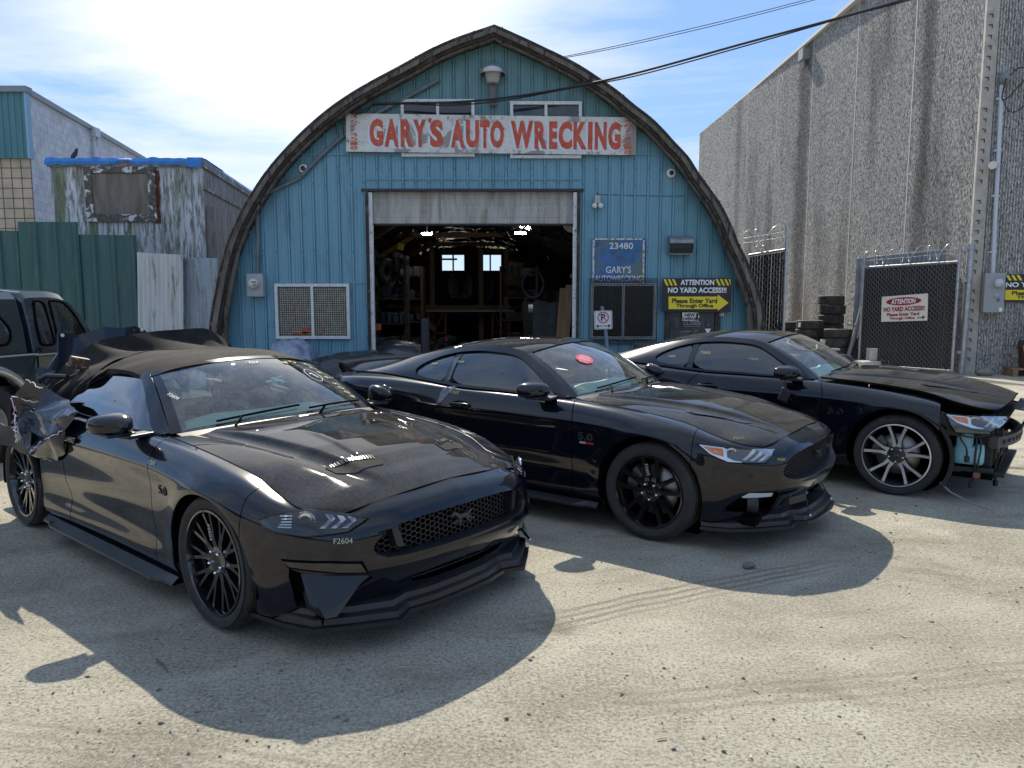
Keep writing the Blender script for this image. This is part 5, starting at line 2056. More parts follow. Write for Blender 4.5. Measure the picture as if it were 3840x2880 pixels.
cd.build('conduit', pm('painted_conduit', (.14, .17, .19), .6, var=.3), o)
# wire bundle at the end of the conduit
wb = MB()
def wire(mb, pts, r, n=24, k=6):
    P_ = hermite(np.array([tuple(p) for p in pts]), np.arange(len(pts)), np.linspace(0, len(pts) - 1, n))
    mb.tube([tuple(p) for p in P_], r, k)
Yw = BY - .22
wire(wb, [at(1262, 505, Yw), at(1262, 450, Yw), at(1285, 400, Yw), at(1310, 395, Yw), at(1335, 425, Yw), at(1370, 420, Yw), at(1400, 392, Yw)], .012)
wire(wb, [at(1290, 512, Yw), at(1285, 470, Yw), at(1275, 430, Yw), at(1290, 410, Yw), at(1330, 430, Yw), at(1372, 408, Yw), at(1410, 388, Yw)], .012)
wire(wb, [at(1268, 440, Yw), at(1285, 398, Yw), at(1310, 392, Yw)], .012)
wire(wb, [at(1345, 420, Yw), at(1352, 395, Yw), at(1330, 378, Yw)], .006)
tag(wb.build('service_wires', BLACKP), 'drooping black service wires at the left end of the long white sign', 'wires')

# overhead cables
cb = MB()
CP = [at(1395, 388, BY - .25), at(1520, 386, 13.65), at(1700, 383, 13.55), at(1900, 366, 13.5), at(2150, 325, 13.4), at(2400, 270, 13.3), at(2800, 160, 13.2), at(3200, 52, 13.1), at(3500, -35, 13.0), at(4300, -280, 12.8)]
wire(cb, CP, .020, 90)
wire(cb, [p + Vector((0, .03, -.028 + .02 * math.sin(i * 2))) for i, p in enumerate(CP)], .012, 90)
tag(cb.build('power_cable', BLACKP), 'thick twisted black power cable from the barn gable up to the right', 'cable')
cb = MB()
TP = [at(1995, 222, BY - .2), at(2120, 216, 14.2), at(2500, 138, 15), at(3045, 2, 16), at(4000, -260, 18)]
wire(cb, TP, .007, 60); wire(cb, [p + Vector((0, 0, .045 * min(1, i / 2))) for i, p in enumerate(TP)], .007, 60)
tag(cb.build('phone_wire', BLACKP), 'thin double wire from the right roof edge up into the sky', 'cable')
# ================================================================ RIGHT: concrete hall, gate, tyres
def ribbed_mat():
    m = bpy.data.materials.new('ribbed_exposed_concrete')
    m.use_nodes = True
    t = NT(m.node_tree)
    b = t.n['Principled BSDF']
    tc = t.add('ShaderNodeTexCoord').outputs['Object']
    a = t.noise(t.mapping(tc, (44, 44, 13)), 1.0, 3, .7)
    f = t.noise(t.mapping(tc, (1, 1, 1)), 70, 3, .7)
    col = t.ramp(t.math('ADD', t.math('MULTIPLY', a, .7), t.math('MULTIPLY', f, .3)), [(.41, (.13, .13, .13)), (.50, (.48, .47, .45)), (.58, (.80, .79, .76))])
    bg_ = t.noise(t.mapping(tc, (.6, .6, .12)), 1.3, 5, .6)
    col = t.mix(t.ramp(bg_, [(.50, 0.0), (.72, .5)]), col, (.10, .095, .085))
    # dark run-off streaks at two places, rusty near the foot
    sp = t.add('ShaderNodeSeparateXYZ', {0: tc})
    y = sp.outputs[1]
    wv = t.math('ADD', y, t.math('MULTIPLY', t.math('SUBTRACT', t.noise(t.mapping(tc, (1, 1.2, .5)), 1.6, 3), .5), .5))
    def band(c, w_, amt):
        d = t.math('ABSOLUTE', t.math('SUBTRACT', wv, c))
        return t.math('MULTIPLY', t.ramp(t.math('DIVIDE', d, w_), [(.35, 1.0), (1.0, 0.0)]), amt)
    msk = t.math('MAXIMUM', band(9.75, .75, .55), t.math('MAXIMUM', band(2.15, .42, .42), band(16.9, .5, .3)))
    col = t.mix(msk, col, (.045, .040, .032))
    rust = t.math('MULTIPLY', band(9.2, .9, .8), t.ramp(t.math('MULTIPLY', sp.outputs[2], .25), [(.25, 1.0), (.75, 0.0)]))
    col = t.mix(t.math('MULTIPLY', rust, t.ramp(a, [(.45, 0.0), (.6, 1.0)])), col, (.17, .10, .035))
    t.put(b.inputs['Base Color'], col)
    b.inputs['Roughness'].default_value = .95
    b.inputs['Specular IOR Level'].default_value = .1
    bp = t.add('ShaderNodeBump', {'Strength': 1.0, 'Distance': .05, 'Height': a})
    t.put(b.inputs['Normal'], bp.outputs[0])
    return m
RIBM = ribbed_mat()
CONC = pm('smooth_concrete', (.40, .375, .33), .85, var=.2, vscale=4, bump=.2, bscale=40, stain=(.26, .24, .21), sscale=5, sthr=(.55, .75))
HX, HY = 10.35, 17.1
hall = thing('concrete_hall', 'tall ribbed exposed-aggregate concrete hall on the right', 'building', (HX, HY, 0))
HH = 10.4
hw = MB()
def ribs(fn, n, per):
    """fn(s, out) -> (x, y); ribs of period per"""
    prof = [(0, 0), (.40, 0), (.52, .032), (.88, .032), (1.0, 0)]
    S = []
    for k in range(n):
        for a, o in prof[:-1]: S.append(((k + a) * per, o))
    rows = [[(*fn(s, o), z_) for z_ in (0, 2.6, 5.2, 7.8, HH)] for s, o in S]
    return np.array(rows)
wd = Vector((-.018, 1)).normalized()
hw.grid(ribs(lambda s, o: (wd.x * s - o, wd.y * s), 470, .05), smooth=False, flip=True)
fd = Vector((1, -.30)).normalized()
hw.grid(ribs(lambda s, o: (.24 + fd.x * s + o * fd.y, fd.y * s - .07 - o * fd.x), 150, .056), smooth=False, flip=False)
hw.build('ribbed_wall', RIBM, hall)
# body behind the skins and the roof edge
cb = MB()
cb.add([(.05, .05, 0), (8.5, -2.3, 0), (8.5, 23, 0), (wd.x * 23.4 + .05, 23.4, 0), (.05, .05, HH), (8.5, -2.3, HH), (8.5, 23, HH), (wd.x * 23.4 + .05, 23.4, HH)], [(4, 5, 6, 7), (1, 2, 6, 5), (2, 3, 7, 6)])
cb.build('roof', CONC, hall)
pb = MB()
pb.box((.10, -.03, HH / 2), (.26, .16, HH), rz=R(-8))
nb = pb
nb.mi = 1
for k in range(46):
    zz = .35 + k * .22
    if k % 9 == 8: continue
    nb.box((.055 + rnd.uniform(-.01, .01), -.108, zz), (.07, .03, .014), rz=R(-8), ry=rnd.uniform(-.08, .08))
    nb.box((.085, -.110, zz - .035), (.014, .03, .07), rz=R(-8))
nb.build('corner_pilaster', [CONC, DARKSCREW], hall)
jb = MB()
for s in (2.75, 5.9, 9.1, 12.3, 15.7, 19.3):
    jb.box((wd.x * s - .022, s, HH / 2), (.03, .045, HH))
jb.build('joint_strip', pm('pale_joint', (.46, .44, .40), .8), hall)
pb = MB(); pb.box((wd.x * 11.7 - .02, 11.75, HH + .04), (.16, 23.6, .10)); pb.build('parapet_flashing', pm('white_flashing', (.62, .62, .62), .5), hall)
sb = MB(); sb.box((wd.x * 9.4 - .16, 9.6, HH - .38), (.26, .42, .36), ch=.01); sb.cyl((wd.x * 9.4 - .16, 9.6, HH - .56), (wd.x * 9.4 - .16, 9.6, HH - .82), .07, 10)
sb.build('rain_scupper', pm('scupper_metal', (.26, .29, .28), .5, metal=.3), hall)

def hall_front(u, v, off=0.0):
    """point on the hall's front face at picture position u, v"""
    o = Vector((0, 0, HCAM))
    d = at(u, v, 1.0) - o
    n = Vector((fd.y, -fd.x, 0))
    p0 = Vector((HX + .24, HY - .07, 0)) + n * (.02 + off)
    t = (p0 - o).dot(n) / d.dot(n)
    return o + d * t
HFX = ((fd.x, fd.y, 0), (0, 0, 1))
# service mast and meter on the front face
a0 = hall_front(3722, 1028, .09); a1 = hall_front(3757, 318, .09)
o = thing('service_mast', 'pale grey conduit mast running up the hall front to a weather head', 'conduit', tuple(a0))
mb = MB(); mb.tube([(0, 0, 0), tuple((a1 - a0) * .5), tuple(a1 - a0)], .045, 12); 
for f_ in (.12, .42, .66, .93): mb.box(tuple((a1 - a0) * f_ + Vector((0, .03, 0))), (.17, .06, .04))
mb.build('mast_pipe', pm('pale_painted_pipe', (.52, .55, .60), .45), o)
mb = MB(); q = a1 - a0; mb.sphere(tuple(q + Vector((.03, -.05, .12))), .12, 12, (1, 1.1, 1.2)); mb.build('weather_head', pm('grey_head', (.20, .20, .21), .5), o)
mb = MB()
wire(mb, [q + Vector((0, -.15, .1)), q + Vector((-.08, -.22, -.05)), q + Vector((-.1, -.2, -.35)), q + Vector((.05, -.2, -.3)), q + Vector((.35, -.25, .05)), q + Vector((.7, -.3, .1)), q + Vector((1.4, -.4, .0))], .014)
wire(mb, [q + Vector((.02, -.16, .12)), q + Vector((.25, -.2, .3)), q + Vector((.6, -.25, .15)), q + Vector((.9, -.3, -.3))], .012)
wire(mb, [q + Vector((-.02, -.16, .1)), q + Vector((-.1, -.2, -.3)), q + Vector((.1, -.2, -.62)), q + Vector((.35, -.25, -.5)), q + Vector((.5, -.28, -.1))], .010)
mb.build('service_wires', BLACKP, o)
c0 = hall_front(3722, 1098, .14)
o = thing('meter_cabinet', 'tall grey meter cabinet with glass dial and purple lock on the hall front', 'meter', tuple(c0))
hh = (hall_front(3722, 1025, .14) - hall_front(3722, 1172, .14)).z
rzf = math.atan2(fd.y, fd.x)
mb = MB(); mb.box((0, 0, 0), (.40, .26, hh), rz=rzf, ch=.012); mb.box((-.0, -.128, .10), (.38, .02, .008), rz=rzf); mb.build('cabinet', pm('grey_cabinet', (.30, .315, .33), .5), o)
n_ = Vector((fd.y, -fd.x, 0)); Mf = frame((0, 0, 0), *HFX)
mb = MB(); mb.lathe([(.0, .24), (.085, .235), (.10, .20), (.105, .12)], Mf @ Matrix.Translation((.06, .21, 0)), 24); mb.build('meter_dial', pm('meter_dome', (.46, .48, .5), .08, coat=1.0), o)
mb = MB(); mb.lathe([(.0, .145), (.055, .143), (.062, .12)], Mf @ Matrix.Translation((.05, -.06, 0)), 20); mb.build('round_cap', pm('cap_grey', (.36, .37, .38), .5), o)
mb = MB(); q = Mf @ Vector((.085, -.16, .14)); mb.box(tuple(q), (.045, .03, .06), rz=rzf, ch=.006); mb.build('purple_lock', pm('purple_lock', (.22, .04, .32), .4), o)
mb = MB(); q = Mf @ Vector((.14, -.37, .135)); mb.box(tuple(q), (.06, .01, .09), rz=rzf); mb.build('sticker', WHT, o)
# white flood camera
c0 = hall_front(3722, 622, .12)
o = thing('wall_camera', 'small white bullet camera beside the conduit mast', 'camera', tuple(c0))
mb = MB(); mb.tube([(-.16, -.25, -.03), (.06, -.02, .02)], [.085, .075], 16); mb.build('housing', pm('white_camera', (.68, .68, .67), .4), o)
mb = MB(); mb.tube([(.05, -.02, .02), (.10, .10, .02)], .03, 8); mb.build('bracket', pm('white_bracket', (.6, .6, .6), .4), o)
# second black and yellow sign
c3 = hall_front(3760, 1133, .05); c0 = hall_front(3760, 1029, .05)
o = thing('warning_sign', 'black and yellow no yard access sign cut off by the right picture edge', 'sign', tuple(c3))
w_ = 1.62; h_ = c0.z - c3.z
mb = MB()
M = frame((0, 0, 0), *HFX)
mb.box((0, 0, 0), (1, 1, 1))
mb.v = [tuple(M @ Vector(((x + .5) * w_, (y + .5) * h_, z_ * .012))) for x, y, z_ in mb.v]
mb.build('board', BLK, o)
Pm = lambda a, b, off=.009: M @ Vector((a * w_, (1 - b) * h_, off))
yb = MB()
for k in range(3):
    for base in (0.0, .76):
        x0 = base + .015 + k * .063
        yb.add([Pm(min(.995, x0), .03), Pm(min(.995, x0 + .033), .03), Pm(min(.995, x0 + .075), .22), Pm(min(.995, x0 + .042), .22)], [(3, 2, 1, 0)])
yb.add([Pm(a, b) for a, b in [(.02, .56), (.81, .56), (.81, .49), (.965, .735), (.81, .97), (.81, .92), (.02, .92)]], [tuple(range(7))[::-1]])
yb.build('yellow_marking', YEL, o)
for nm, mt, rows in (('white_lettering', WHT, (('ATTENTION', .265, .045, .755, .205), ('NO YARD ACCESS!!!', .02, .285, .935, .46))), ('black_lettering', BLK, (('Please Enter Yard', .10, .60, .80, .745), ('Through Office', .16, .76, .74, .905)))):
    tb = MB()
    for tx, x0, y0, x1, y1 in rows:
        put_text(tb, tx, .2, M @ Matrix.Translation(((x0 + x1) / 2 * w_, (1 - (y0 + y1) / 2) * h_, .013)), .0006, fit=((x1 - x0) * w_, (y1 - y0) * h_), bold=.035)
    tb.build(nm, mt, o)

# ---- chain-link panels with dark privacy slats
SLAT = pm('black_privacy_slat', (.012, .012, .014), .5, var=.4, vscale=5)
WIRE_ = pm('chain_link_wire', (.20, .205, .21), .5, metal=.6)
PIPE = pm('galvanised_pipe', (.40, .41, .42), .4, metal=.6, var=.25, vscale=8, stain=(.22, .17, .12), sscale=7, sthr=(.58, .72))
def chain_panel(name, A, B, za0, za1, zb0, zb1, label, cat, spacing=.115, posts=(1, 1), over=.0, rails=True, group=None):
    """leaf from A to B (ground points); z of foot and top at either end"""
    A, B = Vector((*A, 0)), Vector((*B, 0))
    o = thing(name, label, cat, tuple(A), group=group)
    d = B - A
    Lg = d.length
    dx = d.normalized()
    nrm = Vector((dx.y, -dx.x, 0))
    if nrm.y > 0: nrm = -nrm
    f = lambda s, t, off=0.0: dx * s + nrm * off + Vector((0, 0, (za0 + (zb0 - za0) * s / Lg) * (1 - t) + (za1 + (zb1 - za1) * s / Lg) * t))
    mb = MB()
    ns = int(Lg / .06)
    for k in range(ns):
        s0, s1 = Lg * k / ns, Lg * (k + .94) / ns
        j = rnd.uniform(-.004, .004)
        mb.add([f(s0, .015, j), f(s1, .015, j + .006), f(s1, .985, j + .006), f(s0, .985, j)], [(0, 1, 2, 3)])
    mb.build('privacy_slats', SLAT, o)
    wm = MB()
    H = za1 - za0
    n = int((Lg + H) / spacing)
    for sgn in (1, -1):
        for k in range(n + 1):
            c = k * spacing
            s0, t0 = (c, 0.0) if c <= Lg else (Lg, (c - Lg) / H)
            s1, t1 = (c - H, 1.0) if c - H >= 0 else (0.0, c / H)
            if s1 > s0: continue
            if sgn < 0: s0, s1 = Lg - s0, Lg - s1
            if t0 <= 1 and t1 <= 1:
                wm.tube([f(s0, t0, .018), f(s1, t1, .018 + .006 * sgn)], .0045 if sgn > 0 else .0022, 4, cap=False)
    wm.build('chain_mesh', WIRE_, o)
    for t in (0, 1):
        pm_ = MB(); pm_.tube([f(-.02, t, .0), f(Lg + .02, t, .0)], .024, 10)
        pm_.build('rail', PIPE, o)
    for e, s in ((0, 0.0), (1, Lg)):
        if posts[e]:
            q = MB(); q.tube([f(s, 0) * 1.0 + Vector((0, 0, -.0)), f(s, 1) + Vector((0, 0, over))], .032, 12)
            q.build('post', PIPE, o)
    return o, f, Lg
def razor(A, B, z, r, n, label):
    A, B = Vector(A), Vector(B)
    mb = MB()
    d = (B - A)
    dx = d.normalized(); nrm = Vector((dx.y, -dx.x, 0))
    P_ = []
    for i in range(n * 14 + 1):
        a = 2 * math.pi * i / 14
        p = A + d * (i / (n * 14)) + dx * (.10 * math.sin(a * .5)) + nrm * (r * .6 * math.cos(a)) + Vector((0, 0, r * math.sin(a)))
        P_.append(p)
    mb.tube(P_, .008, 5)
    for i in range(0, len(P_), 2):
        mb.box(P_[i], (.035, .006, .012), rz=i)
    for k in (-.35, .2): mb.tube([A + Vector((0, 0, k * r)), B + Vector((0, 0, k * r))], .003, 4)
    return tag(mb.build('razor_wire', pm('razor_wire_steel', (.52, .53, .54), .3, metal=.8)), label, 'razor wire')
gA, gB = (8.62, 18.5), (9.76, 16.5)
gate, gf, gL = chain_panel('yard_gate', gA, gB, .08, 2.46, .10, 2.50, 'chain-link yard gate with black slats and white attention sign', 'gate', over=.35)
razor((8.62, 18.5, 2.68), (9.76, 16.5, 2.75), 0, .17, 7, 'coil of razor wire along the top of the yard gate')
# sign on the gate
def gate_pt(u, v, off=.05):
    o0 = Vector((0, 0, HCAM)); d = at(u, v, 1.0) - o0
    dx = (Vector((*gB, 0)) - Vector((*gA, 0))).normalized(); n = Vector((dx.y, -dx.x, 0))
    if n.y > 0: n = -n
    p0 = Vector((*gA, 0)) + n * off
    return o0 + d * ((p0 - o0).dot(n) / d.dot(n))
c = [gate_pt(*q) for q in ((3307, 1113), (3480, 1100), (3477, 1202), (3304, 1207))]
o = thing('gate_sign', 'white and dark red attention sign wired to the chain-link gate', 'sign', tuple(c[3]))
mb = MB(); V = [p - c[3] for p in c]; nn = (V[2] - V[3]).cross(V[0] - V[3]).normalized()
mb.add([tuple(p) for p in V] + [tuple(p - nn * .008) for p in V], [(3, 2, 1, 0), (4, 5, 6, 7), (0, 1, 5, 4), (1, 2, 6, 5), (2, 3, 7, 6), (3, 0, 4, 7)])
mb.build('board', pm('white_sign_board', (.70, .68, .62), .5, stain=(.5, .46, .38), sscale=6, sthr=(.58, .75)), o)
rx = (c[2] - c[3]); ry = (c[0] - c[3])
S2 = lambda a, b, off=.004: rx * a + ry * (1 - b) + nn * off
MAR = pm('dark_red_ink', (.30, .018, .04), .5)
mb = MB(); mb.add([S2(.485 + .38 * math.cos(R(10 * k)), .225 + .155 * math.sin(R(10 * k))) for k in range(36)], [tuple(range(36))[::-1]]); mb.build('red_oval', MAR, o)
def gtxt(mb, tx, x0, y0, x1, y1, off, **kw):
    cc = S2((x0 + x1) / 2, (y0 + y1) / 2, off)
    put_text(mb, tx, .1, frame(cc, rx, ry), .0006, fit=(rx.length * (x1 - x0), ry.length * (y1 - y0)), **kw)
mb = MB(); gtxt(mb, 'ATTENTION', .22, .13, .75, .32, .008, bold=.035, shear=.15); mb.build('oval_lettering', WHT, o)
mb = MB(); gtxt(mb, 'NO YARD ACCESS!!!', .05, .43, .94, .61, .006, bold=.035); gtxt(mb, 'Please Enter Yard', .13, .66, .83, .79, .006, bold=.03); gtxt(mb, 'Through Office', .19, .83, .74, .95, .006, bold=.03)
mb.build('red_lettering', MAR, o)
mb = MB(); mb.add([S2(a, b, .006) for a, b in ((.79, .875), (.90, .86), (.90, .80), (.96, .865), (.90, .94), (.90, .89), (.79, .905))], [tuple(range(7))[::-1]]); mb.build('arrow', BLK, o)
# hinge post of the gate: thick leaning pipe against the corner
pb = MB(); p0 = gpt(3603, 1402); p1 = at(3642, 915, 16.9)
o = thing('gate_post', 'thick rusty-grey hinge post at the corner of the concrete hall', 'post', tuple(p0))
pb.tube([(0, 0, 0), tuple(p1 - p0)], .075, 14); pb.build('pipe', PIPE, o)
for f_ in (.17, .72, .97):
    hb = MB(); q = (p1 - p0) * f_; hb.tube([q - Vector((0, 0, .05)), q + Vector((0, 0, .05))], .085, 14); hb.box(q + Vector((-.09, -.03, 0)), (.12, .05, .06))
    hb.build('hinge_collar', GALV, o)
# chain-link panel beside the barn foot
cp2, f2_, L2_ = chain_panel('fence_panel', (4.72, 15.0), (5.22, 14.4), 0, 2.55, 0, 2.62, 'narrow chain-link panel with black slats against the barn foot', 'fence', spacing=.115, posts=(0, 1), over=.45)
razor((4.6, 15.1, 2.85), (5.2, 14.45, 2.92), 0, .18, 3, 'coil of razor wire above the chain-link panel by the barn')
# corrugated sheet fence behind the gate
mb = MB(); A = Vector((8.9, 19.6)); B = Vector((10.25, 17.9))
rows = []
for i in range(81):
    p = A + (B - A) * i / 80; o_ = .02 * math.cos(i * 1.57)
    rows.append([(p.x + o_, p.y, 0), (p.x + o_, p.y, 2.72 + .14 * i / 80)])
mb.grid(np.array(rows), smooth=False)
tag(mb.build('sheet_fence', pm('grey_corrugated_sheet', (.22, .24, .26), .5, metal=.4, var=.3)), 'grey corrugated sheet fence showing above the chain-link gate', 'fence')
mb = MB(); p = at(3293, 985, 19.4); mb.cyl((p.x, p.y, 0), (p.x, p.y, p.z), .05, 10); mb.cyl((p.x, p.y, p.z - .02), (p.x, p.y, p.z + .03), .08, 10)
tag(mb.build('vent_pipe', pm('rusty_pipe', (.10, .055, .035), .8)), 'short rusty capped pipe sticking up behind the yard gate', 'pipe')

# ---- stacks of tyres
def tyre_proto(R0, W, tr):
    mb = tyre_mesh(R0, W, R0 * .62)
    Mz = Matrix.Rotation(R(90), 4, 'X')
    mb.v = [tuple(Mz @ Vector(p)) for p in mb.v]
    return mb
stacks = [(3122, 1108, 20.2, 7, .335, 'tallest tyre stack, left of the gate'), (3143, 1232, 19.2, 4, .345, 'short stack in front of the tallest tyre stack'), (3034, 1200, 19.8, 5, .34, 'knobbly tyre stack left of the tallest one'),
          (2966, 1205, 20.6, 5, .36, 'stack beside the chain-link post'), (2992, 1234, 20.4, 4, .30, 'small stack half hidden behind the knobbly stack')]
ordn = ['bottom', 'second', 'third', 'fourth', 'fifth', 'sixth', 'seventh']
for si, (u, v, Y, n, r, lab) in enumerate(stacks):
    pt = at(u, v, Y)
    h = pt.z / n
    proto = None
    for k in range(n):
        nm = 'tyre'
        word_ = 'top' if k == n - 1 else ordn[k]
        lb = 'worn black tyre, %s of the %s' % (word_, lab)
        if proto is None:
            t = tyre_proto(r, h * .98, 1).build('tyre', [RUBBER, TREAD], None, sharp=30)
            proto = t
        else:
            t = proto.copy(); COL.objects.link(t)
        t.location = (pt.x + rnd.uniform(-.025, .025), Y + rnd.uniform(-.02, .02), h * (k + .5))
        t.rotation_euler = (rnd.uniform(-.012, .012), rnd.uniform(-.012, .012), rnd.random() * 6)
        tag(t, lb, 'tyre', 'tyres stacked by the gate')
mb = MB(); p = at(2998, 1218, 19.3); mb.box(p, (.05, .01, .12), ry=.1); tag(mb.build('paper_label', WHT), 'white paper label on the knobbly tyre stack', 'label')
# leaning bumper strips, block and bracket beside the gate
for k, (u0, v0, u1, v1, r_, lab) in enumerate(((3178, 1345, 3232, 1150, .05, 'long grey strip leaning beside the gate, outermost of the leaning parts'), (3198, 1352, 3240, 1188, .055, 'ribbed black strip leaning between the grey strip and the gate'), (3216, 1310, 3246, 1190, .03, 'thin black rod leaning nearest the gate'))):
    a_, b_ = gpt(u0, v0), at(u1, v1, 19.0)
    a_ = Vector((at(u0, v0, 18.6).x, 18.6, max(.05, at(u0, v0, 18.6).z)))
    mb = MB(); mb.tube([a_, a_ * .5 + b_ * .5 + Vector((0, -.01, 0)), b_], r_, 8)
    if k == 1:
        for s in np.linspace(.05, .95, 22): mb.box(a_ + (b_ - a_) * s + Vector((0, -.05, 0)), (.11, .03, .03), ry=.5)
    if k == 0: mb.tube([b_ + (a_ - b_) * .38 + Vector((-.25, -.02, .05)), b_ + (a_ - b_) * .38 + Vector((.1, -.02, 0))], .02, 6)
    tag(mb.build('leaning_strip', pm('strip%d' % k, ((.16, .165, .17), (.025, .025, .027), (.04, .04, .042))[k], .5)), lab, 'scrap part', 'parts leaning by the gate')
mb = MB(); q = gpt(3213, 1372); mb.box((q.x, 18.2, .10), (.75, .5, .20), rz=.2, ch=.03); mb.box((q.x + .05, 18.2, .35), (.26, .26, .30), ch=.02)
tag(mb.build('concrete_block', pm('pale_concrete', (.50, .48, .44), .85, var=.2)), 'pale concrete block on the ground at the free end of the gate', 'block')
mb = MB(); q = at(3105, 1308, 18.3); mb.box(q, (.55, .12, .05), ry=.05, ch=.01); mb.box(q + Vector((-.15, 0, .12)), (.10, .10, .22), ry=.2, ch=.015); mb.box(q + Vector((.2, 0, -.15)), (.06, .08, .30), ch=.01); mb.box(q + Vector((-.2, 0, -.3)), (.06, .08, .6), ch=.01); mb.box(q + Vector((.2, 0, -.3)), (.06, .08, .6), ch=.01)
tag(mb.build('steel_bracket', pm('silver_bracket', (.42, .42, .40), .4, metal=.6)), 'silver steel bracket frame standing before the short tyre stack', 'bracket')
# boulder, pallet, engine with cooling fan
mb = MB(); q = gpt(3692, 1408); mb.sphere((q.x, q.y, .07), .16, 14, (1.15, .9, .62), .08, random.Random(4))
bo = mb.build('boulder', pm('boulder_stone', (.22, .20, .17), .9, var=.4, vscale=14)); tag(bo, 'rounded grey boulder at the foot of the hall front', 'boulder')
bo.data.polygons.foreach_set('use_smooth', [True] * len(bo.data.polygons))
q = gpt(3850, 1405)
px_, py_ = q.x + .0, q.y - .1
o = thing('pallet', 'small worn wooden pallet carrying the engine at the right picture edge', 'pallet', (px_, py_, 0), R(-14))
PALM = pm('pallet_wood', (.27, .17, .085), .8, var=.4, vscale=9)
for k in range(5):
    mb = MB(); mb.box((0, -.36 + k * .18, .155), (1.0, .13, .025)); mb.build('deck_board', PALM, o)
for xx in (-.44, 0, .44):
    mb = MB(); mb.box((xx, 0, .08), (.10, .86, .12)); mb.box((xx, 0, .011), (.10, .86, .022)); mb.build('bearer', PALM, o)
o = thing('engine', 'rusty scrap engine with large cream plastic cooling fan on the pallet', 'engine', (px_ + .02, py_, .17), R(-14))
mb = MB(); mb.box((.05, .1, .22), (.5, .6, .44), ch=.04); mb.box((-.05, .12, .50), (.4, .5, .22), ch=.05); mb.cyl((0, -.25, .5), (0, -.36, .5), .06, 12)
mb.build('engine_block', pm('rusty_iron', (.12, .06, .035), .85, var=.5, vscale=8), o)
FANM = pm('cream_plastic', (.62, .47, .24), .5, var=.2, vscale=6)
Mfan = frame((.02, -.38, .46), (1, 0, 0), (0, 0, 1))
for k in range(11):
    a = 2 * math.pi * k / 11
    bl = MB()
    rows = []
    for rr_ in np.linspace(.10, .34, 7):
        wd_ = .055 + .10 * (rr_ - .1) / .24
        rows.append([tuple(Mfan @ Vector((rr_ * math.cos(a + t * wd_ / rr_), rr_ * math.sin(a + t * wd_ / rr_), .03 * t + .01 * (1 - t * t)))) for t in np.linspace(-1, 1, 7)])
    bl.grid(np.array(rows)); q_ = bl.build('fan_blade', FANM, o); solid(q_, .006)
mb = MB(); mb.lathe([(.0, .05), (.05, .05), (.06, .03)], Mfan, 20); mb.build('fan_clutch', pm('grey_clutch', (.30, .30, .31), .4, metal=.6), o)
mb = MB(); mb.lathe([(.06, .03), (.11, .035), (.12, .02), (.12, -.02)], Mfan, 24); mb.build('fan_hub', FANM, o)

# ---- no parking sign on its post, before the office window
p = at(2262, 1200, 12.6)
o = thing('parking_sign', 'white no parking fire lane sign on a leaning grey post', 'sign', (p.x, 12.6, 0))
mb = MB(); b0 = at(2281, 1345, 12.6); mb.tube([(b0.x - p.x + .02, .04, 0), (b0.x - p.x, .04, b0.z), (.03, .03, p.z), (at(2257, 1150, 12.6).x - p.x, .03, p.z + .23)], .030, 8); mb.build('post', pm('blue_grey_post', (.16, .20, .25), .6), o)
Ms = frame((0, 0, p.z), (1, 0, .03), (0, 0, 1))
mb = MB(); pl = rounded([(-.15, -.155), (.15, -.155), (.15, .155), (-.15, .155)], 2)
mb.prism([(a, b) for a, b in resample(smooth_poly([(-.15, -.155), (.15, -.155), (.15, .155), (-.15, .155)], 1), 40)] if False else [(-.14, -.155), (.14, -.155), (.152, -.14), (.152, .14), (.14, .155), (-.14, .155), (-.152, .14), (-.152, -.14)], -.004, .004, lambda a, b, h: tuple(Ms @ Vector((a, b, h)))); mb.build('plate', pm('white_plate', (.72, .72, .70), .4), o)
mb = MB(); mb.tube([Ms @ Vector((a, b, .006)) for a, b in ((-.137, -.14), (.137, -.14), (.137, .14), (-.137, .14))], .004, 4, closed=True)
put_text(mb, 'P', .2, Ms @ Matrix.Translation((0, .045, .006)), .0005, fit=(.075, .115), bold=.03)
put_text(mb, 'FIRE LANE', .05, Ms @ Matrix.Translation((0, -.10, .006)), .0005, fit=(.13, .030))
for S in (-1, 1): mb.add([Ms @ Vector((S * a, b, .007)) for a, b in ((.075, -.085), (.085, -.085), (.085, -.070), (.125, -.10), (.085, -.13), (.085, -.115), (.075, -.115))], [tuple(range(7)) if S < 0 else tuple(range(7))[::-1]])
mb.build('black_marking', BLK, o)
mb = MB(); mb.tube([Ms @ Vector((.088 * math.cos(R(12 * k)), .045 + .088 * math.sin(R(12 * k)), .009)) for k in range(30)], .010, 6, closed=True); mb.tube([Ms @ Vector((-.062, .107, .009)), Ms @ Vector((.062, -.017, .009))], .009, 6)
mb.build('red_ring', pm('faded_red_ring', (.52, .16, .18), .5), o)
mb = MB(); wire(mb, [Ms @ Vector((-.07, .15, .03)), Ms @ Vector((-.06, .0, .04)), Ms @ Vector((-.10, -.2, .03)), Ms @ Vector((-.10, -.42, .04)), Ms @ Vector((-.16, -.62, .05))], .012)
wire(mb, [Ms @ Vector((-.07, .15, .03)), Ms @ Vector((.0, .02, .045)), Ms @ Vector((-.02, -.2, .04)), Ms @ Vector((-.03, -.45, .04)), Ms @ Vector((-.06, -.66, .05))], .012)
tag(mb.build('yellow_cable', pm('yellow_cable', (.42, .34, .16), .6)), 'dirty yellow cable hung over the no parking sign', 'cable')
mb = MB(); q = at(2445, 1303, 13.2); mb.box(q, (.62, .3, .14), ch=.01); mb.box((q.x, 13.2, q.z / 2 - .06), (.5, .25, q.z - .12))
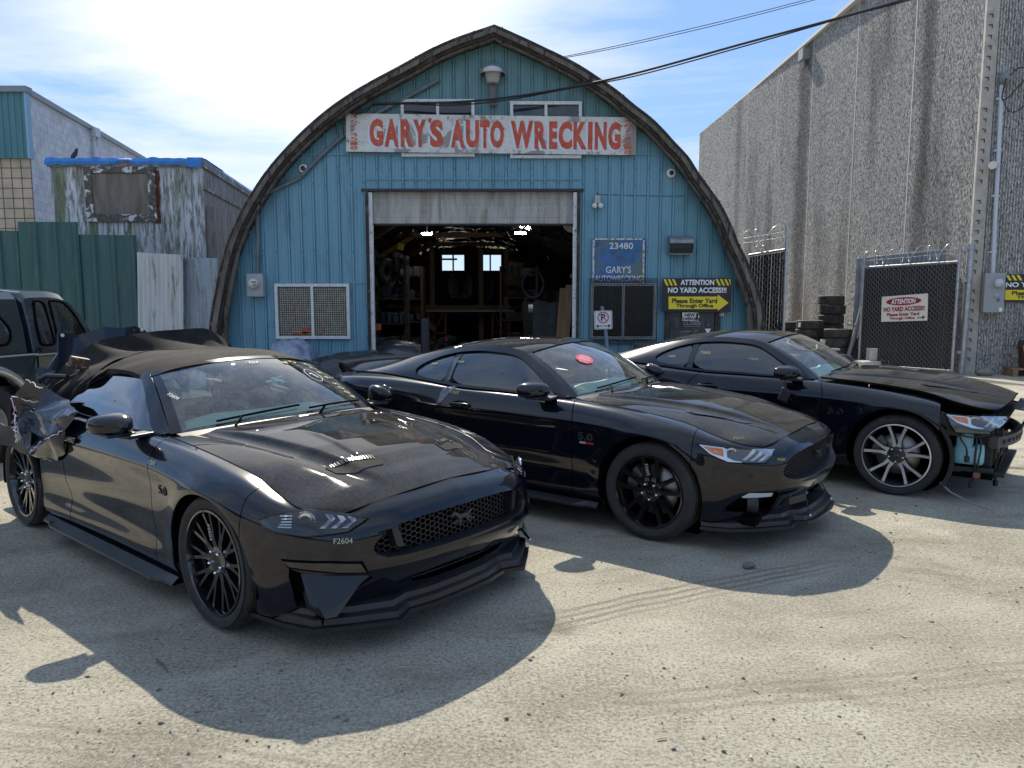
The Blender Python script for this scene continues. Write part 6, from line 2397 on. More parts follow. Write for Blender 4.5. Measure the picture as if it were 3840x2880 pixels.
tag(mb.build('timber_block', pm('dark_timber', (.085, .055, .038), .85, var=.4)), 'dark old timber block stacked on a base below the mesh-guarded window', 'timber')

# ---- bags and wrapped parts at the foot of the barn, left of the door
def lump(name, mat, c, s, seed, label, cat, amp=.16, fr=3.0, n=40):
    mb = MB(); vs, fs = [], []
    for i in range(n // 2 + 1):
        th = math.pi * i / (n // 2)
        for j in range(n):
            ph = 2 * math.pi * j / n
            d = Vector((math.sin(th) * math.cos(ph), math.sin(th) * math.sin(ph), math.cos(th)))
            k = 1 + amp * mnoise.noise(d * fr + Vector((seed, 0, 0))) + amp * .6 * abs(mnoise.noise(d * fr * 2.7 + Vector((0, seed, 0))))
            vs.append((c[0] + d.x * s[0] * k, c[1] + d.y * s[1] * k, max(.0, c[2] + d.z * s[2] * k)))
    for i in range(n // 2):
        for j in range(n): fs.append((i * n + j, (i + 1) * n + j, (i + 1) * n + (j + 1) % n, i * n + (j + 1) % n))
    mb.add(vs, fs, True)
    return tag(mb.build(name, mat), label, cat)
PLAST = pm('cloudy_plastic_film', (.22, .26, .34), .22, var=.45, vscale=5, bump=.9, bscale=9, bdist=.05, coat=.5, stain=(.30, .10, .13), sscale=3.2, sthr=(.62, .70))
BLKF = pm('black_stretch_film', (.012, .013, .016), .25, bump=.9, bscale=6, bdist=.05, coat=.4)
q = at(1090, 1310, 13.2); lump('plastic_bag', PLAST, (q.x, 13.2, .52), (.48, .38, .44), 1.3, 'clouded clear plastic bag of scrap at the barn wall', 'bag')
q = at(1370, 1370, 12.6); lump('wrapped_bundle', BLKF, (q.x, 12.6, .30), (.95, .5, .50), 4.4, 'low heap wrapped in black film left of the garage opening', 'bundle', .12, 2.2)
q = at(1230, 1330, 12.9); lump('wrapped_bundle', BLKF, (q.x - .1, 12.9, .25), (.35, .4, .42), 8.1, 'small black bundle between plastic bag and wrapped heap', 'bundle', .15, 2.5)
# ================================================================ LEFT: hall, trailer, fence, pickup
TEALC = pm('teal_ribbed_cladding', (.065, .185, .215), .5, var=.15, vscale=1.2, stretch=(4, 1, .5))
TILE = pm('cream_split_block', (.46, .38, .28), .85, var=.22, vscale=2.5, bump=.3, bscale=30)
CMU = pm('white_painted_block', (.56, .58, .62), .8, var=.12, vscale=3, stain=(.36, .37, .40), sscale=1.6, sthr=(.45, .75), bump=.25, bscale=50)
GROUT = pm('grout_line', (.10, .085, .08), .9)
LX, LY = at(110, 500, 19.0).x, 19.0
bl = thing('block_building', 'cream and white block building with teal metal fascia at the left picture edge', 'building', (LX, LY, 0))
HL = 6.75
sd = Vector((-.165, 1)).normalized()
mb = MB(); mb.add([(-6, 0, 0), (0, 0, 0), (0, 0, HL), (-6, 0, HL)], [(0, 1, 2, 3)]); mb.build('front_wall', TILE, bl)
gb = MB()
for k in range(28): gb.box((-k * .245 - .02 + .0, -.003, 2.6), (.014, .012, 5.3))
for k in range(22): gb.box((-3, -.0035, .02 + k * .245), (6, .012, .014))
gb.build('grout_grid', GROUT, bl)
mb = MB(); mb.add([(0, 0, 0), (sd.x * 9, sd.y * 9, 0), (sd.x * 9, sd.y * 9, HL), (0, 0, HL)], [(0, 1, 2, 3)])
mb.add([(0, 0, HL), (sd.x * 9, sd.y * 9, HL), (-6, 9, HL), (-6, 0, HL)], [(0, 1, 2, 3)])
mb.build('side_wall', CMU, bl)
jb = MB()
rzs = math.atan2(sd.y, sd.x)
for k in range(33):
    z_ = .03 + k * .205
    jb.box((sd.x * 4.5, sd.y * 4.5, z_), (9, .006, .007), rz=rzs)
    for j in range(22):
        s = (j + (.5 if k % 2 else 0)) * .41
        if s < 9: jb.box((sd.x * s, sd.y * s, z_ + .10), (.008, .006, .205), rz=rzs)
jb.build('mortar_joints', pm('pale_mortar', (.36, .37, .40), .9), bl)
fb = MB(); rows = []
za, zb_ = at(110, 596, 19).z, HL - .04
for k in range(40):
    x_ = -6 + k * .154; 
    for dx, dy in ((0, -.10), (.02, -.125), (.045, -.125), (.065, -.10)):
        if x_ + dx < .03: rows.append([(x_ + dx, dy, za), (x_ + dx, dy, zb_)])
fb.grid(np.array(rows), smooth=False)
fb.add([(.04, -.10, za), (.04, .02, za), (.04, .02, zb_), (.04, -.10, zb_)], [(0, 1, 2, 3)]); fb.add([(-6, -.1, za), (.04, -.1, za), (.04, 0, za), (-6, 0, za)], [(0, 1, 2, 3)])
fb.build('teal_fascia', TEALC, bl)
tb = MB(); tb.box((.035, -.06, (za + zb_) / 2), (.05, .16, zb_ - za + .02)); tb.build('corner_trim', pm('light_blue_trim', (.22, .38, .50), .5), bl)
cb = MB(); cb.box((-3, -.06, HL + .02), (6.2, .26, .14)); cb.box((sd.x * 4.5 - .0, sd.y * 4.5, HL + .01), (9, .14, .13), rz=rzs)
cb.build('roof_flashing', pm('grey_flashing', (.22, .24, .25), .5, metal=.3), bl)
db = MB(); s = 4.1; db.box((sd.x * s + .06, sd.y * s, HL - .1), (.26, .26, .26)); db.box((sd.x * s + .05, sd.y * s, HL / 2), (.12, .20, HL)); db.build('downpipe', pm('white_downpipe', (.52, .55, .6), .5, stain=(.2, .2, .2), sscale=3), bl)

# ---- old box trailer behind the fence
def trailer_mat():
    m = bpy.data.materials.new('weathered_trailer_skin')
    m.use_nodes = True
    t = NT(m.node_tree)
    b = t.n['Principled BSDF']
    tc = t.add('ShaderNodeTexCoord').outputs['Object']
    a = t.noise(t.mapping(tc, (2.2, 2.2, .45)), 1.5, 9, .72, .4)
    f = t.noise(t.mapping(tc, (9, 9, 1.2)), 1.6, 8, .75, .5)
    col = t.ramp(a, [(.32, (.24, .25, .26)), (.5, (.50, .53, .57)), (.65, (.64, .67, .72))])
    col = t.mix(t.ramp(f, [(.47, 0.0), (.57, .95)]), col, (.13, .115, .10))
    sp = t.add('ShaderNodeSeparateXYZ', {0: tc})
    gm_ = t.math('MULTIPLY', t.ramp(t.noise(t.mapping(tc, (3.2, 1, .3), (2.2, 0, 0)), 1.1, 6, .7), [(.48, 0.0), (.60, 1.0)]), t.ramp(t.math('ADD', t.math('MULTIPLY', sp.outputs[0], .2), .8), [(.2, 1.0), (.72, .9), (.80, .1)]))
    col = t.mix(t.math('MULTIPLY', gm_, .85), col, (.085, .115, .03))
    sidem = t.ramp(t.math('MULTIPLY', sp.outputs[1], 1.0), [(.05, 0.0), (.12, 1.0)])
    col = t.mix(t.math('MULTIPLY', sidem, t.ramp(f, [(.36, .95), (.58, .15)])), col, (.23, .175, .15))
    t.put(b.inputs['Base Color'], col)
    b.inputs['Roughness'].default_value = .8
    bp = t.add('ShaderNodeBump', {'Strength': .4, 'Distance': .01, 'Height': f})
    t.put(b.inputs['Normal'], bp.outputs[0])
    return m
TRM = trailer_mat()
TY = 15.0
a_, b_ = at(186, 600, TY), at(756, 600, TY)
HT_ = at(470, 596, TY).z
tr = thing('box_trailer', 'old weathered white box trailer with boarded window and blue tarp roof', 'trailer', (b_.x, TY, 0))
W_ = b_.x - a_.x
td = Vector((-.13, 1)).normalized()
mb = MB()
mb.add([(-W_, 0, .6), (0, 0, .6), (0, 0, HT_), (-W_, 0, HT_)], [(0, 1, 2, 3)])
mb.add([(0, 0, .6), (td.x * 9, td.y * 9, .6), (td.x * 9, td.y * 9, HT_), (0, 0, HT_)], [(0, 1, 2, 3)])
mb.add([(-W_, 0, HT_), (0, 0, HT_), (td.x * 9, 9, HT_), (td.x * 9 - W_, 9, HT_)], [(0, 1, 2, 3)])
mb.add([(-W_, 0, .6), (-W_, 0, HT_), (td.x * 9 - W_, 9, HT_), (td.x * 9 - W_, 9, .6)], [(0, 1, 2, 3)])
rb = mb; rb.mi = 1
tp = lambda u, v, off=-.02: Vector((at(u, v, TY).x - b_.x, off, at(u, v, TY).z))
for u in (196, 205, 345, 715): 
    q0, q1 = tp(u, 612), tp(u, 1000)
    for k in range(42): rb.box((q0.x, -.006, q0.z + (q1.z - q0.z) * k / 41), (.025, .012, .025))
for k in range(60): rb.box((-W_ + W_ * k / 59, -.006, tp(300, 608).z), (.022, .012, .022))
rb.build('box_body', [TRM, pm('dull_rivet', (.22, .22, .23), .6)], tr)
fb = MB()
fb.box((-W_ / 2, -.03, HT_ - .09), (W_ + .06, .07, .13)); fb.box((td.x * 4.5 + .0, td.y * 4.5, HT_ - .09), (9, .07, .13), rz=math.atan2(td.y, td.x)); fb.box((td.x * 4.5 + .012, td.y * 4.5, HT_ - .55), (9, .03, .05), rz=math.atan2(td.y, td.x))
fb.build('top_rail', pm('grey_rail', (.20, .195, .18), .7, var=.5, vscale=9, stain=(.45, .46, .48), sscale=4, sthr=(.55, .6)), tr)
w0, w1 = tp(335, 828), tp(580, 632)
wf = MB(); rect_frame(wf, w0.x - .02, w1.x + .02, w0.z - .02, w1.z + .05, .14, -.03, .06)
wfo = wf.build('window_frame', pm('flaking_frame', (.10, .09, .075), .85, var=.5, vscale=14, stain=(.58, .60, .62), sscale=7, sthr=(.54, .58), bump=.6, bscale=20), tr)
wb_ = MB(); wb_.box(((w0.x + w1.x) / 2, -.022, (w0.z + w1.z) / 2), (w1.x - w0.x - .2, .03, w1.z - w0.z - .2)); wb_.build('plywood_panel', pm('grey_plywood', (.17, .145, .125), .8, var=.3, vscale=3, stretch=(3, 1, .6), stain=(.10, .10, .06), sscale=2), wfo)
rs = MB()
q = [(583, 640), (596, 640), (601, 665), (598, 700), (604, 740), (600, 780), (606, 838), (582, 838), (586, 790), (580, 760), (588, 720), (582, 680)]
rs.add([tp(u, v, -.012) for u, v in q], [tuple(range(len(q)))[::-1]])
rs.build('rust_patch', pm('deep_rust', (.13, .04, .02), .9, var=.6, vscale=14, stain=(.03, .015, .012), sscale=9), tr)
wbk = MB(); wbk.box((.02, .25, tp(780, 900).z), (.06, .24, 1.35)); wbk.build('corner_board', pm('grey_corner_board', (.25, .235, .22), .8, var=.3), tr)
# tarp
TARP = pm('blue_tarp', (.015, .17, .50), .42, var=.2, vscale=5, bump=.5, bscale=7, bdist=.04, stain=(.10, .32, .70), sscale=4, sthr=(.55, .8))
tb = MB(); rows = []
for i in range(70):
    s = i / 69; x_ = -W_ - .05 + (W_ + .08) * s
    drop = .125 + .03 * mnoise.noise(Vector((i * .25, 1, 0))) - (.06 if .45 < s < .55 else 0) + (.05 if s > .9 else 0)
    fo = .03 * mnoise.noise(Vector((i * .33, 9, 0))) + .02 * mnoise.noise(Vector((i * .8, 4, 0)))
    top_ = HT_ + .025 + .03 * mnoise.noise(Vector((i * .2, 5, 0)))
    rows.append([(x_ + td.x * 1.6, 1.6, HT_ + .03), (x_ + td.x * .2, .2, top_), (x_, -.05 + fo * .3, top_ - .02), (x_, -.10 + fo, HT_ - drop * .5), (x_, -.09 + fo, HT_ - drop)])
tb.grid(np.array(rows), smooth=True)
rows = []
for i in range(60):
    s = i / 59 * 9
    rows.append([(td.x * s - .3, s, HT_ + .03), (td.x * s + .01, s, HT_ + .03), (td.x * s + .03 + .008 * math.sin(i), s, HT_ - .05 - .02 * mnoise.noise(Vector((i * .4, 0, 0))))])
tb.grid(np.array(rows), smooth=True, flip=True)
q = tb.build('blue_tarp', TARP); q.location = (b_.x, TY, 0); solid(q, .006)
tag(q, 'bright blue tarp folded over the trailer roof edge', 'tarp')
# small bird on the tarp
p = at(276, 562, TY + .6)
o = thing('bird', 'small dark bird perched on the blue tarp', 'bird', (p.x, p.y, HT_ + .05))
mb = MB(); rows = []
axis = [(-.10, .02, .010), (-.06, .06, .022), (-.02, .11, .042), (.02, .155, .046), (.045, .195, .035), (.055, .225, .034), (.062, .25, .028), (.075, .262, .010), (.105, .258, .001)]
mb.tube([(x_, 0, z_) for x_, z_, r_ in axis], [r_ for x_, z_, r_ in axis], 12)
mb.build('body', pm('bird_feathers', (.05, .045, .04), .9, var=.5, vscale=30), o)
mb = MB()
for S in (-1, 1): mb.tube([(.0, S * .015, .10), (.005, S * .018, .0)], .004, 5)
mb.build('leg', pm('bird_leg', (.10, .06, .03), .8), o)
mb = MB()
for S in (-1, 1): mb.sphere((.075, S * .026, .245), .005, 6)
mb.build('eye', GLOSSB, o)

# ---- patchwork fence
FY = 13.7
def sheet(name, u0, u1, vt0, vt1, mat, per, dep, label, kind='trap', Y=FY, lean=0.0, zb=.1, vb=None):
    a, b = at(u0, vt0, Y), at(u1, vt1, Y)
    n = max(2, int((b.x - a.x) / per))
    rows = []
    prof = [(0, 0), (.66, 0), (.74, -dep), (.92, -dep), (1, 0)] if kind == 'trap' else [(t, -dep * (.5 - .5 * math.cos(2 * math.pi * t))) for t in np.linspace(0, 1, 7)]
    for k in range(n):
        for t, d in prof[:-1]:
            x = a.x + (b.x - a.x) * (k + t) / n
            z1 = a.z + (b.z - a.z) * (k + t) / n
            rows.append([(x + lean * (1 - q), Y + d, zb + (z1 - zb) * q) for q in np.linspace(0, 1, 5)])
    x = b.x; rows.append([(x + lean * (1 - q), Y, zb + (b.z - zb) * q) for q in np.linspace(0, 1, 5)])
    mb = MB(); mb.grid(np.array(rows), smooth=(kind != 'trap'))
    o = mb.build(name, mat); solid(o, .004)
    return tag(o, label, 'fence panel', 'patchwork fence left of the barn')
GREEN = pm('dark_green_sheet', (.022, .085, .080), .48, var=.2, vscale=1.4, stretch=(5, 1, .5), stain=(.09, .12, .11), sscale=2.5, sthr=(.52, .78))
sheet('fence_panel', -60, 72, 862, 866, GREEN, .30, .03, 'dark green ribbed fence sheet cut by the left picture edge')
sheet('fence_panel', 66, 292, 831, 833, GREEN, .32, .03, 'tallest dark green ribbed fence sheet below the trailer window', Y=FY - .05)
sheet('fence_panel', 288, 509, 880, 882, GREEN, .32, .03, 'lower dark green fence sheet beside the white corrugated one', Y=FY - .02)
sheet('fence_panel', 514, 686, 946, 956, pm('white_corrugated', (.50, .50, .48), .6, var=.15, vscale=3, stretch=(4, 1, .4), stain=(.20, .17, .13), sscale=4, sthr=(.55, .66)), .076, .022, 'whitewashed corrugated fence sheet leaning slightly', 'wave', Y=FY - .10, lean=-.10)
sheet('fence_panel', 682, 816, 965, 968, pm('zinc_sheet', (.27, .31, .36), .45, metal=.5, var=.25, vscale=3, stretch=(3, 1, .5), stain=(.15, .16, .14), sscale=3), .23, .02, 'blue-grey zinc fence sheet next to the barn edge')
mb = MB()
rg = random.Random(9)
for k in range(34):
    u = rg.choice((rg.uniform(560, 800), rg.uniform(560, 800), rg.uniform(690, 800), rg.uniform(60, 70)))
    p = at(u, 965, FY + .35)
    d = Vector((rg.uniform(-.5, .5), rg.uniform(-.1, .1), rg.uniform(.3, 1)))
    L_ = rg.uniform(.25, .75)
    pts = [p - Vector((0, 0, .6))]
    for j in range(4): pts.append(pts[-1] + d * (L_ / 2.2) + Vector((rg.uniform(-.07, .07), 0, rg.uniform(-.05, .05))))
    mb.tube(pts, [.008, .007, .006, .004, .002], 5)
    mb.tube([pts[3], pts[3] + Vector((rg.uniform(-.2, .2), 0, rg.uniform(.0, .18)))], [.004, .001], 4)
tag(mb.build('brambles', pm('bare_bramble', (.09, .06, .045), .9)), kind='stuff')

# ---- pickup truck with canopy
TG = pm('dark_green_truck_paint', (.020, .032, .036), .14, coat=1.0, spec=.3, var=.2, vscale=2, stain=(.10, .10, .095), sscale=3, sthr=(.6, .85))
TGL = glass_mat('truck_glass', (.05, .055, .058), .95, 0, .10)
TGL2 = glass_mat('truck_door_glass', (.25, .30, .28), .95, 0, .12)
trk = thing('pickup_truck', 'dark green pickup truck with matching canopy parked at the left picture edge', 'truck', (-6.095, 7.62, 0), R(75))
HWT = .86                     # half width; right side is -Y
def tpan(name, pts, y0, mat, parent, th=.03, bulge=0.0, smooth=False):
    """vertical panel on the right side from (x, z) outline, tapering inwards with height"""
    mb = MB()
    f = lambda x, z, h: (x, -(y0 - max(0, z - 1.08) * .24) + h, z)
    mb.prism(pts, 0, th, lambda p, q, h: f(p, q, h))
    return mb.build(name, mat, parent)
arch = lambda cx, cz, r, a0, a1, n=18: [(cx + r * math.cos(R(a0 + (a1 - a0) * i / n)), cz + r * math.sin(R(a0 + (a1 - a0) * i / n))) for i in range(n + 1)]
# bed side with wheel arch
bed = [(-1.25, .50)] + [(-.52, .50)] + arch(0, .42, .50, 172, 8) + [(.52, .50), (.62, .50), (.62, 1.09), (-1.25, 1.09)]
cab = [(.64, .46), (2.25, .46), (2.25, 1.09), (.64, 1.12)]
body = MB()
for S in (-1, 1):
    for pts in (bed, cab):
        body.prism(pts, HWT - .05, HWT, lambda p, q, h, S=S: (p, S * (h + .018 * (1 - abs(q - .8) / .35) if h > HWT - .01 else h), q))
body.box((.45, 0, .62), (3.4, 1.5, .3)); body.box((-.3, 0, 1.07), (1.9, 1.66, .05))
body.box((2.3, 0, .78), (1.7, 1.60, .62), ch=.08)
body.build('truck_body', TG, trk)
sb_ = MB()
sb_.box((-.3, -.865, 1.085), (1.86, .02, .018)); sb_.box((1.4, -.868, 1.075), (1.6, .02, .014))
sb_.build('belt_moulding', pm('bright_moulding', (.45, .46, .46), .3, metal=.5), trk)
# cab upper: section loft
def upper(x0, x1, zb, zt0, zt1, ins, name, n=14):
    mb = MB(); rows = []
    for i in range(n + 1):
        x = x0 + (x1 - x0) * i / n
        zt = zt0 + (zt1 - zt0) * i / n
        prof = [(-.845, zb), (-.80, zb + (zt - zb) * .45), (-.735, zb + (zt - zb) * .86), (-.66, zb + (zt - zb) * .97), (-.4, zt + .01), (0, zt + .02)]
        prof = prof + [(-y, z) for y, z in prof[::-1]][1:]
        rows.append([(x, y, z) for y, z in prof])
    mb.grid(np.array(rows)); mb.add(rows[0], [tuple(range(len(rows[0])))]); mb.add(rows[-1], [tuple(range(len(rows[-1])))[::-1]])
    return mb
cn = upper(-1.25, .53, 1.10, 1.76, 1.76, 0, 'canopy').build('canopy', TG, trk, sharp=30)
cabu = MB(); rows = []
FXC = lambda x: .6 + (x - .6) * .67
for x, zt in ((.60, 1.70), (.66, 1.755), (.9, 1.77), (1.2, 1.765), (1.45, 1.72), (1.62, 1.62), (1.85, 1.44), (2.15, 1.12)):
    zb = 1.08
    prof = [(-.845, zb), (-.80, zb + (zt - zb) * .45), (-.735, zb + (zt - zb) * .88), (-.66, zb + (zt - zb) * .98), (-.4, zt + .01), (0, zt + .02)]
    prof = prof + [(-y, z) for y, z in prof[::-1]][1:]
    rows.append([(FXC(x), y, z) for y, z in prof])
P_ = hermite(np.array(rows), np.arange(8), np.linspace(0, 7, 40))
cabu.grid(P_); cabu.add(P_[0], [tuple(range(len(rows[0])))])
cabu.build('cab_roof', TG, trk, sharp=30)
def round_corners(pts, r):
    out = []
    n = len(pts)
    for i in range(n):
        a, b, c = Vector(pts[i - 1]), Vector(pts[i]), Vector(pts[(i + 1) % n])
        p = b + (a - b).normalized() * min(r, (a - b).length * .45); q = b + (c - b).normalized() * min(r, (c - b).length * .45)
        out += [(p * (1 - t) + b * t) * (1 - t) + (b * (1 - t) + q * t) * t for t in (0, .25, .5, .75, 1)]
    return out
def side_win(name, pts, mat, lip=.02):
    """window on the sloping upper side: outline in (x, z), smoothed"""
    def yy(z, zt=1.755, zb=1.085):
        t = (z - zb) / (zt - zb)
        return -float(np.interp(t, [0, .45, .86, .97], [.845, .80, .735, .66]))
    if 'canopy' not in name: pts = [(FXC(x), z) for x, z in pts]
    q = [tuple(p) for p in round_corners(pts, .07 if 'canopy' in name else .05)]
    mb = MB(); mb.add([(x, yy(z) - .006, z) for x, z in q], [tuple(range(len(q)))])
    o = mb.build(name, mat, trk)
    mb = MB(); mb.tube([(x, yy(z) - .008, z) for x, z in q], .014, 6, closed=True)
    mb.build('window_rubber', SEAM, o)
    return o
side_win('canopy_window', [(-1.05, 1.20), (.34, 1.20), (.38, 1.35), (.18, 1.64), (-1.05, 1.64)], TGL)
side_win('rear_side_window', [(.76, 1.17), (1.03, 1.17), (.98, 1.64), (.80, 1.66), (.74, 1.4)], TGL)
side_win('door_window', [(1.10, 1.15), (1.78, 1.15), (1.52, 1.52), (1.36, 1.64), (1.09, 1.66)], TGL2)
gp_ = MB(); gp_.box((.575, 0, 1.25), (.05, 1.3, .8)); gp_.box((.63, -.855, .8), (.012, .03, .62)); gp_.box((.90, -.862, .8), (.010, .02, .56)); gp_.build('cab_gap', SEAM, trk)
hd = MB(); hd.box((.70, -.872, 1.13), (.05, .03, .06), ch=.01); hd.build('corner_bump', BLACKP, trk)
mm = MB(); mm.box((1.46, -.98, 1.20), (.10, .20, .15), ch=.03); mm.box((1.46, -.87, 1.14), (.05, .12, .04)); mo = mm.build('wing_mirror', BLACKP, trk)
mm = MB(); mm.box((1.405, -.98, 1.20), (.01, .16, .11)); mm.build('mirror_glass', CHROME, mo)
fl_ = MB(); rows = []
for a in np.linspace(R(4), R(176), 26):
    rows.append([(r_ * math.cos(a), -y_, .42 + r_ * math.sin(a)) for r_, y_ in ((.50, .845), (.525, .90), (.565, .915), (.60, .865))])
fl_.grid(np.array(rows)); fl_.build('fender_flare', pm('chrome_flare', (.50, .50, .49), .28, metal=.7), trk)
for cx in (0, 2.6):
    for S in (-1, 1):
        wh = bpy.data.objects.new('wheel', None); link(wh, trk); wh.location = (cx, S * .76, .40); wh.rotation_euler = (0, 0, 0 if S < 0 else math.pi)
        tyre_mesh(.40, .26, .215).build('tyre', [RUBBER, TREAD], wh, sharp=30)
        mb = MB(); Rm_ = Matrix.Rotation(R(90), 4, 'X')
        mb.lathe([(.218, .11), (.212, .118), (.20, .10), (.19, .05), (.12, .055), (.10, .09), (.05, .10), (.0, .10)], Rm_, 40)
        mb.build('rim', pm('dusty_steel_rim', (.30, .28, .25), .6, metal=.3, var=.3), wh)

# ================================================================ INSIDE THE BARN
def inp(u, v, d): return at(u, v, BY + d)
TUBE = pm('lit_tube', (1, 1, 1), .5, emit=(1.0, .97, .9), estr=70.0)
for k, (u, v, d, lab) in enumerate(((1601, 876, 4.4, 'glowing lamp under the barn roof, left one'), (1952, 874, 3.6, 'glowing lamp under the barn roof, right one'))):
    p = inp(u, v, d); o = thing('ceiling_lamp', lab, 'lamp', tuple(p), group='lit lamps under the barn roof')
    mb = MB(); mb.box((0, 0, 0), (.26, .07, .045), ch=.018); mb.build('lamp_glow', TUBE, o)
    mb = MB(); mb.tube([(0, 0, .02), (0, 0, .5)], .012, 6); mb.build('lamp_cord', BLACKP, o)
for k, (u0, v0, u1, v1, lab) in enumerate(((1662, 893, 1664, 932, 'pale unlit tube light hanging left of centre in the barn'), (1889, 893, 1866, 933, 'pale unlit tube light hanging right of centre in the barn'))):
    a, b = inp(u0, v0, 11), inp(u1, v1, 13)
    mb = MB(); mb.tube([a, b], .035, 8); tag(mb.build('tube_light', pm('pale_tube', (.7, .72, .72), .4)), lab, 'tube light', 'tube lights in the barn')
o = thing('mezzanine', 'timber mezzanine storage deck across the back of the barn', 'storage deck', (0, BY + 9, 0))
mb = MB(); a, b = inp(1520, 1150, 9), inp(1890, 1150, 9)
mb.box(((a.x + b.x) / 2, 1.5, a.z), (b.x - a.x + 1.2, 3.5, .06)); mb.build('deck', WOODD, o)
mb = MB(); mb.box(((a.x + b.x) / 2 + .2, -.27, a.z - .06), (b.x - a.x, .08, .22)); mb.build('edge_beam', TIM, o)
for u in (1625, 1805, 1898):
    q = inp(u, 1100, 9); mb = MB(); mb.box((q.x, -.2, 1.6), (.14, .14, 3.2)); mb.build('post', TIM, o)
mb = MB(); a, b = inp(1520, 1135, 8), inp(1630, 1240, 8); d = b - a
mb.tube([tuple(a - Vector((0, BY + 9, 0))), tuple(b - Vector((0, BY + 9, 0)))], .10, 4); mb.build('diagonal_brace', TIM, o)
# bench under the deck
o = thing('work_bench', 'dark work bench frame with rust-coloured braces under the mezzanine', 'bench', (inp(1760, 1170, 8.4).x, BY + 8.4, 0))
mb = MB(); mb.box((0, 0, 1.35), (2.7, .7, .06)); mb.build('bench_top', pm('grey_steel', (.16, .16, .155), .5), o)
for S in (-1, 1):
    mb = MB(); mb.box((S * 1.2, -.2, .67), (.07, .07, 1.34)); mb.tube([(S * 1.2, -.25, .35), (S * .75, -.25, 1.3)], .03, 6); mb.box((S * .7, -.2, .67), (.06, .06, 1.34)); mb.box((S * .95, -.2, .7), (.5, .05, .05))
    mb.build('bench_leg', pm('rust_frame', (.08, .034, .02), .7), o)
SC = pm('dark_scrap', (.016, .016, .018), .6, var=.6, vscale=5)
SC2 = pm('grey_scrap', (.035, .037, .04), .55, var=.4, vscale=6)
def seat_scrap(u, v, d, s, lab, mat, rz=0.0):
    p = inp(u, v, d); o = thing('scrap_seat', lab, 'seat', (p.x, p.y, p.z), rz, 'scrap seats on the mezzanine')
    mb = MB(); mb.smooth = True; mb.box((0, 0, .15 * s), (.5 * s, .5 * s, .2 * s), ch=.06); mb.build('cushion', mat, o)
    mb = MB(); mb.smooth = True; mb.box((0, .2 * s, .52 * s), (.48 * s, .16 * s, .75 * s), rx=R(-12), ch=.06); mb.build('backrest', mat, o)
    mb = MB(); mb.smooth = True; mb.box((0, .30 * s, .98 * s), (.25 * s, .1 * s, .18 * s), ch=.04); mb.build('headrest', mat, o)
seat_scrap(1705, 1128, 9.3, .80, 'black scrap seat upright on the mezzanine left of centre', SC, .3)
seat_scrap(1745, 1128, 9.2, .70, 'black scrap seat leaning beside the upright one', SC2, -.5)
seat_scrap(1600, 1130, 9.3, .70, 'dark scrap seat at the left end of the mezzanine', SC, .8)
seat_scrap(1830, 1128, 9.4, .75, 'wide dark scrap seat at the right end of the mezzanine', SC, -.2)
rg = random.Random(17)
names = [('engine_part', 'dark engine part lying in the heap just inside the barn door'), ('bumper_cover', 'dark bumper cover in the heap inside the barn door'), ('metal_crate', 'dark metal crate standing inside the barn door')]
def scrap(name, u, v, d, sx, sy, h, lab, mat, seed=1.0, cat='scrap part'):
    p = inp(u, v, d)
    mb = MB(); rr2 = random.Random(int(seed * 10))
    mb.box((p.x, p.y, h * .35), (sx, sy, h * .7), rz=rr2.uniform(-.4, .4), ch=.03)
    for k in range(5):
        mb.box((p.x + rr2.uniform(-.4, .4) * sx, p.y - sy * .3 + rr2.uniform(-.1, .1), h * rr2.uniform(.5, .95)), (sx * rr2.uniform(.2, .5), sy * .5, h * rr2.uniform(.15, .35)), rz=rr2.uniform(-.8, .8), ry=rr2.uniform(-.4, .4), ch=.02)
    mb.cyl((p.x - sx * .2, p.y - sy * .6, h * .5), (p.x + sx * .1, p.y - sy * .5, h * .8), h * .12, 10)
    return tag(mb.build(name, mat), lab, cat, 'scrap parts inside the barn')
scrap('engine_part', 1450, 1290, 2.5, .7, .5, .75, 'dark engine part standing just inside the left door jamb', SC, 1)
scrap('engine_part', 1530, 1290, 3.5, .8, .6, .70, 'dark engine part second from the left jamb', SC2, 2)
scrap('engine_part', 1640, 1290, 4.5, .7, .6, .72, 'dark gearbox heap below the diagonal brace', SC, 3)
scrap('engine_part', 1740, 1300, 4.0, .8, .5, .62, 'dark scrap heap in the middle of the barn floor', SC2, 4)
scrap('engine_part', 1850, 1300, 3.5, .6, .5, .66, 'tan-stained scrap heap right of the middle of the barn floor', pm('tan_scrap', (.12, .09, .06), .7, var=.5), 5)
scrap('engine_part', 1960, 1290, 4.5, .7, .6, .8, 'dark scrap heap before the right inner wall', SC, 6)
for k, (u, v0, v1, d, w_, lab) in enumerate(((1440, 960, 1240, 3, .5, 'dark shelf of parts along the left inner wall, nearest the door'), (1500, 1000, 1240, 6, .6, 'dark shelf of parts along the left inner wall, farther in'), (1945, 1000, 1270, 7, .5, 'tall dark cabinet at the right inner wall'))):
    p = inp(u, v0, d); o = thing('parts_shelf', lab, 'shelf', (p.x, BY + d, 0), group='shelves inside the barn')
    for S in (-1, 1):
        mb = MB(); mb.box((S * w_, 0, p.z / 2), (.06, .5, p.z)); mb.build('upright', pm('rusty_upright%d%d' % (k, S), (.055, .026, .018), .7), o)
    for j in range(4):
        z_ = p.z * (j + .8) / 4.2
        mb = MB(); mb.box((0, 0, z_), (2 * w_, .5, .04)); mb.build('shelf_board', WOODD, o)
        mb = MB()
        for q in range(5): mb.box((-w_ + .2 + q * .36 * w_, 0, z_ + .12), (rg.uniform(.1, .25), .3, rg.uniform(.12, .3)), rz=rg.random(), ch=.02)
        mb.build('stored_parts', SC2 if j % 2 else SC, o)
